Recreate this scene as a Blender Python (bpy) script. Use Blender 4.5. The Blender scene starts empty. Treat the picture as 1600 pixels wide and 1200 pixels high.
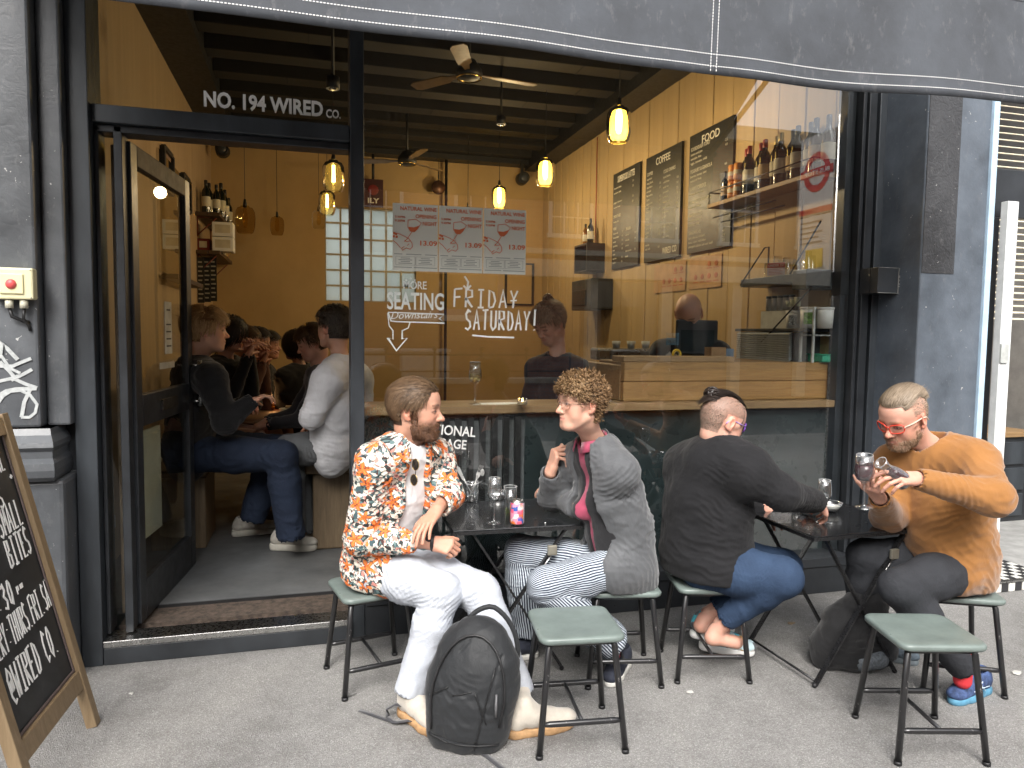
import bpy, bmesh, math, random
import numpy as np
from mathutils import Vector, Matrix, Euler
from math import radians as R, sin, cos, tan, pi

S = bpy.context.scene
C = S.collection
rnd = random.Random(7)

# ---------------------------------------------------------------- camera, world, sun, exposure
YAW, PITCH, ROLL = R(15.5), R(4.0), R(0.7)
FPX = 1140.0
CAM = Vector((0.0, -3.85, 1.6))
fwd = Vector((sin(YAW) * cos(PITCH), cos(YAW) * cos(PITCH), -sin(PITCH)))
rt0 = Vector((cos(YAW), -sin(YAW), 0))
up0 = rt0.cross(fwd)
RT = rt0 * cos(ROLL) + up0 * sin(ROLL)
UP = -rt0 * sin(ROLL) + up0 * cos(ROLL)
cd = bpy.data.cameras.new('camera')
cam = bpy.data.objects.new('camera', cd)
C.objects.link(cam)
cam.matrix_world = Matrix(((RT.x, UP.x, -fwd.x, CAM.x), (RT.y, UP.y, -fwd.y, CAM.y), (RT.z, UP.z, -fwd.z, CAM.z), (0, 0, 0, 1)))
cd.sensor_width = 36
cd.lens = 36 * FPX / 1600
cd.clip_end = 500
cd.clip_start = 0.05
S.camera = cam
S.view_settings.view_transform = 'Standard'
S.view_settings.look = 'None'
S.view_settings.exposure = 1.3
S.view_settings.gamma = 1
S.view_settings.use_curve_mapping = False

SUN_EL, SUN_AZ = R(46), R(198)      # high and behind the camera, a little to the left
w = bpy.data.worlds.new('World')
S.world = w
w.use_nodes = True
nt = w.node_tree
bg = nt.nodes['Background']
sky = nt.nodes.new('ShaderNodeTexSky')
sky.sky_type = 'NISHITA'
sky.sun_disc = False
sky.sun_elevation = SUN_EL
sky.sun_rotation = SUN_AZ
sky.air_density = 1.0
sky.dust_density = 6.0
sky.ozone_density = 1.0
hs = nt.nodes.new('ShaderNodeHueSaturation')
hs.inputs['Saturation'].default_value = 0.25
nt.links.new(sky.outputs[0], hs.inputs['Color'])
nt.links.new(hs.outputs[0], bg.inputs[0])
bg.inputs[1].default_value = 0.15
sd = bpy.data.lights.new('sun', 'SUN')
sd.energy = .95
sd.angle = R(28)
sd.color = (1, .96, .9)
sun = bpy.data.objects.new('sun', sd)
C.objects.link(sun)
sdir = Vector((sin(SUN_AZ) * cos(SUN_EL), cos(SUN_AZ) * cos(SUN_EL), sin(SUN_EL)))
sun.rotation_euler = sdir.to_track_quat('Z', 'Y').to_euler()
S.cycles.max_bounces = 8
S.cycles.transparent_max_bounces = 24
S.cycles.glossy_bounces = 4
S.cycles.transmission_bounces = 6
S.cycles.diffuse_bounces = 3
S.cycles.caustics_reflective = False
S.cycles.caustics_refractive = False
S.cycles.sample_clamp_indirect = 6

# ---------------------------------------------------------------- picture measurements -> places
def ray(px, py):
    return fwd + RT * ((px - 800) / FPX) + UP * ((600 - py) / FPX)
def P(px, py, d):                 # at camera depth d
    return CAM + ray(px, py) * d
def PY(px, py, y):                # on a plane parallel to the shop front
    r = ray(px, py); return CAM + r * ((y - CAM.y) / r.y)
def PX(px, py, x):
    r = ray(px, py); return CAM + r * ((x - CAM.x) / r.x)
def PZ(px, py, z=0.0):
    r = ray(px, py); return CAM + r * ((z - CAM.z) / r.z)
def V(*a): return Vector(a)

# ---------------------------------------------------------------- objects
def link(o, parent=None):
    C.objects.link(o)
    if parent is not None: o.parent = parent
    return o
def tag(o, label=None, cat=None, group=None, kind=None):
    if label: o['label'] = label
    if cat: o['category'] = cat
    if group: o['group'] = group
    if kind: o['kind'] = kind
    return o
def thing(name, label, cat, loc=(0, 0, 0), rz=0.0, group=None):
    o = bpy.data.objects.new(name, None)
    o.empty_display_size = .1
    o.location = loc; o.rotation_euler = (0, 0, rz)
    link(o)
    return tag(o, label, cat, group)
def dup(root, loc=None, rz=None, label=None, group=None):
    r = root.copy(); C.objects.link(r)
    if loc is not None: r.location = loc
    if rz is not None: r.rotation_euler = (0, 0, rz)
    if label: r['label'] = label
    if group: r['group'] = group
    for ch in list(root.children):
        c = ch.copy(); C.objects.link(c); c.parent = r
        for g in list(ch.children):
            d = g.copy(); C.objects.link(d); d.parent = c
    return r

class MB:
    """collects simple solids into one mesh"""
    def __init__(s): s.v = []; s.f = []; s.m = []; s.cur = 0; s.sm = []; s.smooth = False
    def add(s, vs, fs, smooth=None):
        b = len(s.v); s.v += [tuple(x) for x in vs]
        for f in fs:
            s.f.append([b + i for i in f]); s.m.append(s.cur); s.sm.append(s.smooth if smooth is None else smooth)
        return s
    def box(s, a, b, M=None):
        x0, x1 = sorted((a[0], b[0])); y0, y1 = sorted((a[1], b[1])); z0, z1 = sorted((a[2], b[2]))
        vs = [V(x, y, z) for x in (x0, x1) for y in (y0, y1) for z in (z0, z1)]
        if M is not None: vs = [M @ v for v in vs]
        return s.add(vs, [(0, 1, 3, 2), (4, 6, 7, 5), (0, 4, 5, 1), (2, 3, 7, 6), (0, 2, 6, 4), (1, 5, 7, 3)])
    def bbox(s, a, b, r=.01, M=None, seg=2):
        """box with rounded vertical and horizontal edges"""
        bm = bmesh.new()
        c = [(a[i] + b[i]) / 2 for i in range(3)]; d = [abs(b[i] - a[i]) for i in range(3)]
        bmesh.ops.create_cube(bm, size=1)
        for v in bm.verts: v.co = V(v.co.x * d[0] + c[0], v.co.y * d[1] + c[1], v.co.z * d[2] + c[2])
        bmesh.ops.bevel(bm, geom=list(bm.edges), offset=min(r, min(d) * .49), segments=seg, affect='EDGES', profile=.5)
        vs = [(M @ v.co) if M is not None else v.co.copy() for v in bm.verts]
        bm.verts.index_update()
        s.add(vs, [[v.index for v in f.verts] for f in bm.faces]); bm.free(); return s
    def beam(s, p, q, wx, wz, up=(0, 0, 1)):
        p, q = V(*p), V(*q); d = (q - p).normalized(); u = V(*up)
        sx = d.cross(u).normalized(); uz = sx.cross(d).normalized()
        vs = [pt + sx * (i * wx / 2) + uz * (j * wz / 2) for pt in (p, q) for i in (-1, 1) for j in (-1, 1)]
        return s.add(vs, [(0, 2, 3, 1), (4, 5, 7, 6), (0, 1, 5, 4), (2, 6, 7, 3), (0, 4, 6, 2), (1, 3, 7, 5)])
    def tube(s, pts, r, n=8, caps=True, closed=False):
        pts = [V(*p) for p in pts]; rs = r if isinstance(r, (list, tuple)) else [r] * len(pts)
        m = len(pts); vs = []; prev = None
        for i, p in enumerate(pts):
            if closed: d = (pts[(i + 1) % m] - pts[i - 1]).normalized()
            else: d = (pts[min(i + 1, m - 1)] - pts[max(i - 1, 0)]).normalized()
            if prev is None:
                a = d.orthogonal().normalized()
            else:
                a = (prev - d * prev.dot(d)); a = a.normalized() if a.length > 1e-6 else d.orthogonal().normalized()
            prev = a; b = d.cross(a)
            for k in range(n):
                t = 2 * pi * k / n; vs.append(p + (a * cos(t) + b * sin(t)) * rs[i])
        fs = []
        for i in range(m if closed else m - 1):
            j = (i + 1) % m
            for k in range(n):
                l = (k + 1) % n; fs.append((i * n + k, i * n + l, j * n + l, j * n + k))
        s.add(vs, fs, True)
        if caps and not closed:
            b0 = len(s.v) - m * n
            s.f.append([b0 + k for k in range(n)][::-1]); s.m.append(s.cur); s.sm.append(False)
            s.f.append([b0 + (m - 1) * n + k for k in range(n)]); s.m.append(s.cur); s.sm.append(False)
        return s
    def lathe(s, prof, c=(0, 0, 0), n=24, M=None, smooth=True):
        vs = []; c = V(*c)
        for r, z in prof:
            for k in range(n):
                t = 2 * pi * k / n; v = V(max(r, 1e-5) * cos(t), max(r, 1e-5) * sin(t), z)
                vs.append((M @ v if M is not None else v) + c)
        fs = [(i * n + k, i * n + (k + 1) % n, (i + 1) * n + (k + 1) % n, (i + 1) * n + k) for i in range(len(prof) - 1) for k in range(n)]
        return s.add(vs, fs, smooth)
    def ball(s, c, r, n=12, m=8):
        r = r if isinstance(r, (tuple, list)) else (r, r, r)
        vs = [V(c[0] + r[0] * sin(pi * j / m) * cos(2 * pi * k / n), c[1] + r[1] * sin(pi * j / m) * sin(2 * pi * k / n), c[2] + r[2] * cos(pi * j / m)) for j in range(m + 1) for k in range(n)]
        fs = [(j * n + k, (j + 1) * n + k, (j + 1) * n + (k + 1) % n, j * n + (k + 1) % n) for j in range(m) for k in range(n)]
        return s.add(vs, fs, True)
    def prism(s, poly, M, t):
        """flat outline (list of (x,y)) extruded by t along local z, placed by M"""
        n = len(poly)
        vs = [M @ V(x, y, 0) for x, y in poly] + [M @ V(x, y, t) for x, y in poly]
        return s.add(vs, [list(range(n))[::-1], list(range(n, 2 * n))] + [(i, (i + 1) % n, n + (i + 1) % n, n + i) for i in range(n)])
    def build(s, name, mat, parent=None, bevel=0.0, M=None):
        me = bpy.data.meshes.new(name)
        vs = s.v if M is None else [tuple(M @ V(*v)) for v in s.v]
        me.from_pydata(vs, [], s.f)
        mats = mat if isinstance(mat, (list, tuple)) else [mat]
        for m in mats: me.materials.append(m)
        me.polygons.foreach_set('material_index', [min(i, len(mats) - 1) for i in s.m])
        me.polygons.foreach_set('use_smooth', s.sm)
        me.update()
        o = bpy.data.objects.new(name, me)
        link(o, parent)
        if bevel:
            b = o.modifiers.new('b', 'BEVEL'); b.width = bevel; b.segments = 2; b.limit_method = 'ANGLE'; b.angle_limit = R(50)
        return o
def frame_M(o, x, y):
    """matrix with origin o, local x, local y"""
    x = V(*x).normalized(); y = V(*y); y = (y - x * y.dot(x)).normalized(); z = x.cross(y); o = V(*o)
    return Matrix(((x.x, y.x, z.x, o.x), (x.y, y.y, z.y, o.y), (x.z, y.z, z.z, o.z), (0, 0, 0, 1)))

# ---------------------------------------------------------------- lettering
def text_mesh(s, size=1.0, depth=0.0, bold=0.0, shear=0.0, align='LEFT', sx=1.0, space=1.0):
    cu = bpy.data.curves.new('t', 'FONT'); cu.body = s; cu.size = size; cu.extrude = depth; cu.offset = bold; cu.shear = shear
    cu.align_x = align; cu.resolution_u = 3; cu.space_character = space
    o = bpy.data.objects.new('t', cu); C.objects.link(o)
    me = bpy.data.meshes.new_from_object(o)
    bpy.data.objects.remove(o); bpy.data.curves.remove(cu)
    n = len(me.vertices); co = np.zeros(n * 3); me.vertices.foreach_get('co', co); co = co.reshape(-1, 3); co[:, 0] *= sx
    fs = [list(p.vertices) for p in me.polygons]
    bpy.data.meshes.remove(me)
    return co, fs
def put_text(mb, s, M, size, **k):
    wtot = k.pop('width', None); arc = k.pop('arc', 0.0)
    co, fs = text_mesh(s, size, **k)
    if len(co) == 0: return
    if wtot:
        w0 = co[:, 0].max() - co[:, 0].min(); co[:, 0] *= wtot / max(w0, 1e-6)
    if arc: co[:, 1] += arc * (co[:, 0]) ** 2
    mb.add([M @ V(*c) for c in co], fs, False)

# ---------------------------------------------------------------- materials
MATS = {}
def _mat(name):
    m = bpy.data.materials.new(name); m.use_nodes = True
    return m, m.node_tree, m.node_tree.nodes['Principled BSDF']
def N(nt, t, **k):
    n = nt.nodes.new(t)
    for a, b in k.items():
        if hasattr(n, a) and not a[0].isupper(): setattr(n, a, b)
    return n
def ramp(nt, fac, stops):
    r = nt.nodes.new('ShaderNodeValToRGB'); e = r.color_ramp.elements
    while len(e) < len(stops): e.new(.5)
    for i, (p, c) in enumerate(stops):
        e[i].position = p; e[i].color = tuple(c) + (1,) if len(c) == 3 else c
    nt.links.new(fac, r.inputs[0]); return r.outputs[0]
def mixc(nt, fac, a, b, mode='MIX'):
    m = nt.nodes.new('ShaderNodeMix'); m.data_type = 'RGBA'; m.blend_type = mode
    for i, x in ((0, fac), (6, a), (7, b)):
        if isinstance(x, (int, float)): m.inputs[i].default_value = x
        elif isinstance(x, tuple): m.inputs[i].default_value = x if len(x) == 4 else x + (1,)
        else: nt.links.new(x, m.inputs[i])
    return m.outputs[2]
def math_(nt, op, a, b=None, c=None):
    m = nt.nodes.new('ShaderNodeMath'); m.operation = op
    for i, x in enumerate((a, b, c)):
        if x is None: continue
        if isinstance(x, (int, float)): m.inputs[i].default_value = x
        else: nt.links.new(x, m.inputs[i])
    return m.outputs[0]
def coords(nt, scale=(1, 1, 1), kind='Object', rot=(0, 0, 0)):
    tc = nt.nodes.new('ShaderNodeTexCoord'); mp = nt.nodes.new('ShaderNodeMapping')
    mp.inputs['Scale'].default_value = scale; mp.inputs['Rotation'].default_value = rot
    nt.links.new(tc.outputs[kind], mp.inputs[0]); return mp.outputs[0]
def noise(nt, vec, scale, detail=4, rough=.6, dist=0):
    n = nt.nodes.new('ShaderNodeTexNoise'); n.inputs['Scale'].default_value = scale; n.inputs['Detail'].default_value = detail
    n.inputs['Roughness'].default_value = rough; n.inputs['Distortion'].default_value = dist
    nt.links.new(vec, n.inputs['Vector']); return n.outputs['Fac']
def bump(nt, b, h, strength=.3, dist=.01):
    n = nt.nodes.new('ShaderNodeBump'); n.inputs['Strength'].default_value = strength; n.inputs['Distance'].default_value = dist
    nt.links.new(h, n.inputs['Height']); nt.links.new(n.outputs[0], b.inputs['Normal'])
def mat(name, col, rough=.6, metal=0, var=.15, vscale=8, bmp=0, bscale=60, spec=.5, stretch=(1, 1, 1), col2=None, sheen=0, coat=0, alpha=1):
    """general painted / cloth / metal surface with uneven tone, roughness and fine relief"""
    if name in MATS: return MATS[name]
    m, nt, b = _mat(name)
    v = coords(nt, stretch)
    n1 = noise(nt, v, vscale, 5, .6)
    c2 = col2 if col2 else tuple(max(0, c * (1 - var * 2)) for c in col)
    c1 = tuple(min(1, c * (1 + var)) for c in col)
    nt.links.new(ramp(nt, n1, [(.3, c2), (.7, c1)]), b.inputs['Base Color'])
    n2 = noise(nt, v, vscale * 3.3, 3)
    nt.links.new(math_(nt, 'MULTIPLY_ADD', n2, .3, max(rough - .15, .02)), b.inputs['Roughness'])
    b.inputs['Metallic'].default_value = metal
    b.inputs['Specular IOR Level'].default_value = spec
    if sheen: b.inputs['Sheen Weight'].default_value = sheen
    if coat: b.inputs['Coat Weight'].default_value = coat
    if bmp: bump(nt, b, noise(nt, v, bscale, 4), bmp, .004)
    MATS[name] = m; return m
def plain(name, col, rough=.5, metal=0, emit=0, spec=.5):
    if name in MATS: return MATS[name]
    m, nt, b = _mat(name)
    b.inputs['Base Color'].default_value = tuple(col) + (1,); b.inputs['Roughness'].default_value = rough; b.inputs['Metallic'].default_value = metal
    b.inputs['Specular IOR Level'].default_value = spec
    if emit: b.inputs['Emission Color'].default_value = tuple(col) + (1,); b.inputs['Emission Strength'].default_value = emit
    MATS[name] = m; return m
def glass(name, tint=(1, 1, 1), refl=1.0, rough=.0, ior=1.5, haze=0):
    """thin glass: lets light straight through and mirrors by Fresnel"""
    if name in MATS: return MATS[name]
    m, nt, b = _mat(name); nt.nodes.remove(b)
    out = nt.nodes['Material Output']
    tr = nt.nodes.new('ShaderNodeBsdfTransparent'); tr.inputs[0].default_value = tint + (1,)
    gl = nt.nodes.new('ShaderNodeBsdfGlossy'); gl.inputs['Roughness'].default_value = rough
    fr = nt.nodes.new('ShaderNodeFresnel'); fr.inputs[0].default_value = ior
    mx = nt.nodes.new('ShaderNodeMixShader')
    geo = nt.nodes.new('ShaderNodeNewGeometry'); front = math_(nt, 'SUBTRACT', 1.0, geo.outputs['Backfacing'])
    nt.links.new(math_(nt, 'MULTIPLY', front, math_(nt, 'MINIMUM', math_(nt, 'MULTIPLY', fr.outputs[0], refl), 1.0)), mx.inputs[0])
    nt.links.new(tr.outputs[0], mx.inputs[1]); nt.links.new(gl.outputs[0], mx.inputs[2]); nt.links.new(mx.outputs[0], out.inputs[0])
    if haze:
        df = nt.nodes.new('ShaderNodeBsdfDiffuse'); df.inputs[0].default_value = (.85, .86, .86, 1); m3 = nt.nodes.new('ShaderNodeMixShader'); m3.inputs[0].default_value = haze
        nt.links.new(mx.outputs[0], m3.inputs[1]); nt.links.new(df.outputs[0], m3.inputs[2]); nt.links.new(m3.outputs[0], out.inputs[0])
    MATS[name] = m; return m
def wood(name, c1, c2, axis=0, scale=1.0, rough=.55, knots=True, bmp=.3):
    if name in MATS: return MATS[name]
    m, nt, b = _mat(name)
    st = [9, 9, 9]; st[axis] = .8
    v = coords(nt, tuple(x * scale for x in st))
    info = nt.nodes.new('ShaderNodeObjectInfo')
    add = nt.nodes.new('ShaderNodeVectorMath'); add.operation = 'ADD'
    cmb = nt.nodes.new('ShaderNodeCombineXYZ')
    for i in range(3): nt.links.new(math_(nt, 'MULTIPLY', info.outputs['Random'], 37.0), cmb.inputs[i])
    nt.links.new(v, add.inputs[0]); nt.links.new(cmb.outputs[0], add.inputs[1]); v = add.outputs[0]
    g = noise(nt, v, 3.0, 6, .65, 1.2)
    g2 = noise(nt, v, 14.0, 3, .7, .3)
    big = noise(nt, coords(nt, (1.3, 1.3, 1.3)), 1.5, 2)
    f = math_(nt, 'ADD', math_(nt, 'MULTIPLY', g, .65), math_(nt, 'MULTIPLY', g2, .35))
    col = ramp(nt, f, [(.3, c2), (.5, tuple((a + q) / 2 for a, q in zip(c1, c2))), (.68, c1)])
    col = mixc(nt, math_(nt, 'MULTIPLY', big, .35), col, tuple(x * .55 for x in c1))
    if knots:
        vo = nt.nodes.new('ShaderNodeTexVoronoi'); vo.inputs['Scale'].default_value = 2.6
        kst = [1.6, 1.6, 1.6]; kst[axis] = .7
        nt.links.new(coords(nt, tuple(kst)), vo.inputs['Vector'])
        col = mixc(nt, ramp(nt, vo.outputs['Distance'], [(.0, (1, 1, 1)), (.04, (.8, .8, .8)), (.07, (0, 0, 0))]), col, tuple(x * .25 for x in c2))
    tone = math_(nt, 'MULTIPLY_ADD', info.outputs['Random'], .35, .8)
    hsv = nt.nodes.new('ShaderNodeHueSaturation'); nt.links.new(tone, hsv.inputs['Value']); nt.links.new(col, hsv.inputs['Color'])
    nt.links.new(hsv.outputs[0], b.inputs['Base Color'])
    b.inputs['Roughness'].default_value = rough
    bump(nt, b, f, bmp, .004)
    MATS[name] = m; return m

# ---------------------------------------------------------------- implicit surfaces (bodies, clothes, bags)
class Fld:
    """smooth union of tapered limbs and ellipsoids, meshed by surface nets"""
    def __init__(s, res): s.res = res; s.p = []
    def cone(s, a, b, ra, rb, k=.02, flat=None, f=1.0, sub=False):
        s.p.append(('c', np.array(a, float), np.array(b, float), ra, rb, k, None if flat is None else np.array(V(*flat).normalized()), f, sub)); return s
    def ell(s, c, r, k=.02, rot=None, sub=False):
        s.p.append(('e', np.array(c, float), np.array(r, float), None if rot is None else np.array(rot)[:3, :3], 0, k, None, 1, sub)); return s
    def chain(s, pts, rs, k=.01, **kw):
        for i in range(len(pts) - 1): s.cone(pts[i], pts[i + 1], rs[i], rs[i + 1], k, **kw)
        return s
    def _b(s, q):
        if q[0] == 'c':
            r = max(q[3], q[4]) * max(1, q[7]); lo = np.minimum(q[1], q[2]) - r; hi = np.maximum(q[1], q[2]) + r
        else:
            r = q[2].max(); lo = q[1] - r; hi = q[1] + r
        return lo, hi
    def _d(s, q, X, Y, Z):
        if q[0] == 'c':
            a, b, ra, rb, k, n, f = q[1], q[2], q[3], q[4], q[5], q[6], q[7]
            ab = b - a; L = max(float(ab @ ab), 1e-9)
            px, py, pz = X - a[0], Y - a[1], Z - a[2]
            h = np.clip((px * ab[0] + py * ab[1] + pz * ab[2]) / L, 0, 1)
            vx, vy, vz = px - h * ab[0], py - h * ab[1], pz - h * ab[2]
            if n is not None:
                t = (vx * n[0] + vy * n[1] + vz * n[2]) * (1 / f - 1)
                vx = vx + n[0] * t; vy = vy + n[1] * t; vz = vz + n[2] * t
            d = np.sqrt(vx * vx + vy * vy + vz * vz) - (ra + h * (rb - ra))
            return d * min(1, f) if n is not None else d
        c, r, m = q[1], q[2], q[3]
        px, py, pz = X - c[0], Y - c[1], Z - c[2]
        if m is not None:
            px, py, pz = (m[0, 0] * px + m[1, 0] * py + m[2, 0] * pz, m[0, 1] * px + m[1, 1] * py + m[2, 1] * pz, m[0, 2] * px + m[1, 2] * py + m[2, 2] * pz)
        k0 = np.sqrt((px / r[0]) ** 2 + (py / r[1]) ** 2 + (pz / r[2]) ** 2)
        k1 = np.sqrt((px / r[0] ** 2) ** 2 + (py / r[1] ** 2) ** 2 + (pz / r[2] ** 2) ** 2)
        return k0 * (k0 - 1) / np.maximum(k1, 1e-6)
    def mesh(s, post=None):
        res = s.res
        bs = [s._b(q) for q in s.p if not q[8]]
        lo = np.min([b[0] for b in bs], 0) - 4 * res - .01; hi = np.max([b[1] for b in bs], 0) + 4 * res + .01
        ax = [np.arange(lo[i], hi[i], res).astype(np.float32) for i in range(3)]
        D = np.full([len(a) for a in ax], 1.0, np.float32)
        for q in s.p:
            k = q[5]; l, h = s._b(q); m = k + 3 * res + .006
            sl = []
            for i in range(3):
                i0 = max(0, int((l[i] - m - lo[i]) / res)); i1 = min(len(ax[i]), int((h[i] + m - lo[i]) / res) + 2); sl.append(slice(i0, max(i1, i0 + 1)))
            sl = tuple(sl)
            d = s._d(q, ax[0][sl[0]][:, None, None], ax[1][sl[1]][None, :, None], ax[2][sl[2]][None, None, :]).astype(np.float32)
            o = D[sl]
            if q[8]: d = -d; hh = np.maximum(k - np.abs(o - d), 0) / k; D[sl] = np.maximum(o, d) + hh * hh * k * .25
            else: hh = np.maximum(k - np.abs(o - d), 0) / k; D[sl] = np.minimum(o, d) - hh * hh * k * .25
        if post is not None: D = post(D, ax[0][:, None, None], ax[1][None, :, None], ax[2][None, None, :]).astype(np.float32)
        return nets(D, lo, res)
def nets(D, lo, res):
    ins = D < 0
    nx, ny, nz = D.shape
    cnt = np.zeros((nx - 1, ny - 1, nz - 1), np.int8)
    for i in (0, 1):
        for j in (0, 1):
            for k in (0, 1): cnt += ins[i:nx - 1 + i, j:ny - 1 + j, k:nz - 1 + k]
    mixed = (cnt > 0) & (cnt < 8)
    idx = np.argwhere(mixed); n = len(idx)
    ids = np.full(mixed.shape, -1, np.int64); ids[mixed] = np.arange(n)
    acc = np.zeros((n, 3)); num = np.zeros(n)
    corners = [(i, j, k) for i in (0, 1) for j in (0, 1) for k in (0, 1)]
    vals = {c: D[idx[:, 0] + c[0], idx[:, 1] + c[1], idx[:, 2] + c[2]] for c in corners}
    for a in corners:
        for axis in range(3):
            if a[axis] == 0:
                b = list(a); b[axis] = 1; b = tuple(b)
                va, vb = vals[a], vals[b]; m = (va < 0) != (vb < 0)
                t = np.where(m, va / np.where(m, va - vb, 1), 0)
                p = np.zeros((n, 3)) + np.array(a); p[:, axis] += t
                acc += np.where(m[:, None], p, 0); num += m
    v = (idx + acc / np.maximum(num, 1)[:, None]) * res + lo
    quads = []
    for axis in range(3):
        o1, o2 = [(1, 2), (2, 0), (0, 1)][axis]
        sa = [slice(1, -1)] * 3; sb = [slice(1, -1)] * 3
        sa[axis] = slice(0, -1); sb[axis] = slice(1, None)
        a, b = ins[tuple(sa)], ins[tuple(sb)]
        e = np.argwhere(a != b)
        if not len(e): continue
        flip = a[e[:, 0], e[:, 1], e[:, 2]]
        g = e.copy(); g[:, o1] += 1; g[:, o2] += 1       # grid index of the edge's lower end
        def cell(d1, d2):
            q = g.copy(); q[:, o1] -= d1; q[:, o2] -= d2; return ids[q[:, 0], q[:, 1], q[:, 2]]
        qd = np.stack([cell(1, 1), cell(0, 1), cell(0, 0), cell(1, 0)], 1)
        qd[~flip] = qd[~flip][:, ::-1]
        quads.append(qd)
    q = np.concatenate(quads); q = q[(q >= 0).all(1)]
    return v, q
def normals(v, q):
    n = np.cross(v[q[:, 2]] - v[q[:, 0]], v[q[:, 3]] - v[q[:, 1]])
    out = np.zeros_like(v)
    for i in range(4): np.add.at(out, q[:, i], n)
    return out / np.maximum(np.linalg.norm(out, axis=1, keepdims=True), 1e-12)
def relax(v, q, it=1, lam=.5):
    for _ in range(it):
        a = np.zeros_like(v); c = np.zeros(len(v))
        for i in range(4):
            for j in (1, 3):
                np.add.at(a, q[:, i], v[q[:, (i + j) % 4]]); np.add.at(c, q[:, i], 1)
        v = v + lam * (a / np.maximum(c, 1)[:, None] - v)
    return v
def vnoise(p, seed=0):
    """cheap smooth value noise in -1..1 for arrays of points"""
    p = np.asarray(p, float); i = np.floor(p).astype(np.int64); f = p - i; f = f * f * (3 - 2 * f)
    out = np.zeros(len(p))
    for a in (0, 1):
        for b in (0, 1):
            for c in (0, 1):
                h = ((i[:, 0] + a) * 73856093) ^ ((i[:, 1] + b) * 19349663) ^ ((i[:, 2] + c) * 83492791) ^ (seed * 2654435)
                h = (h ^ (h >> 13)) * 1274126177 & 0xffffffff; h = ((h ^ (h >> 16)) & 0xffff) / 32767.5 - 1
                out += h * (f[:, 0] if a else 1 - f[:, 0]) * (f[:, 1] if b else 1 - f[:, 1]) * (f[:, 2] if c else 1 - f[:, 2])
    return out
def mesh_obj(name, v, q, m, parent=None, smooth=True, cols=None, uv=None):
    me = bpy.data.meshes.new(name); q = np.asarray(q)
    me.vertices.add(len(v)); me.vertices.foreach_set('co', np.asarray(v, np.float32).ravel())
    k = q.shape[1]
    me.loops.add(q.size); me.loops.foreach_set('vertex_index', q.ravel().astype(np.int32))
    me.polygons.add(len(q)); me.polygons.foreach_set('loop_start', np.arange(0, q.size, k, dtype=np.int32))
    me.polygons.foreach_set('loop_total', np.full(len(q), k, np.int32))
    me.update(calc_edges=True); me.validate()
    for x in (m if isinstance(m, (list, tuple)) else [m]): me.materials.append(x)
    if smooth: me.polygons.foreach_set('use_smooth', [True] * len(me.polygons))
    if cols is not None:
        a = me.color_attributes.new('Col', 'FLOAT_COLOR', 'POINT')
        c = np.ones((len(v), 4), np.float32); c[:, :3] = cols; a.data.foreach_set('color', c.ravel())
    if uv is not None:
        a = me.attributes.new('P', 'FLOAT_VECTOR', 'POINT'); u = np.zeros((len(v), 3), np.float32); u[:, :uv.shape[1]] = uv; a.data.foreach_set('vector', u.ravel())
    o = bpy.data.objects.new(name, me); link(o, parent); return o
def joinq(parts):
    vs, qs, b = [], [], 0
    for v, q in parts: vs.append(v); qs.append(q + b); b += len(v)
    return np.concatenate(vs), np.concatenate(qs)
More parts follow.
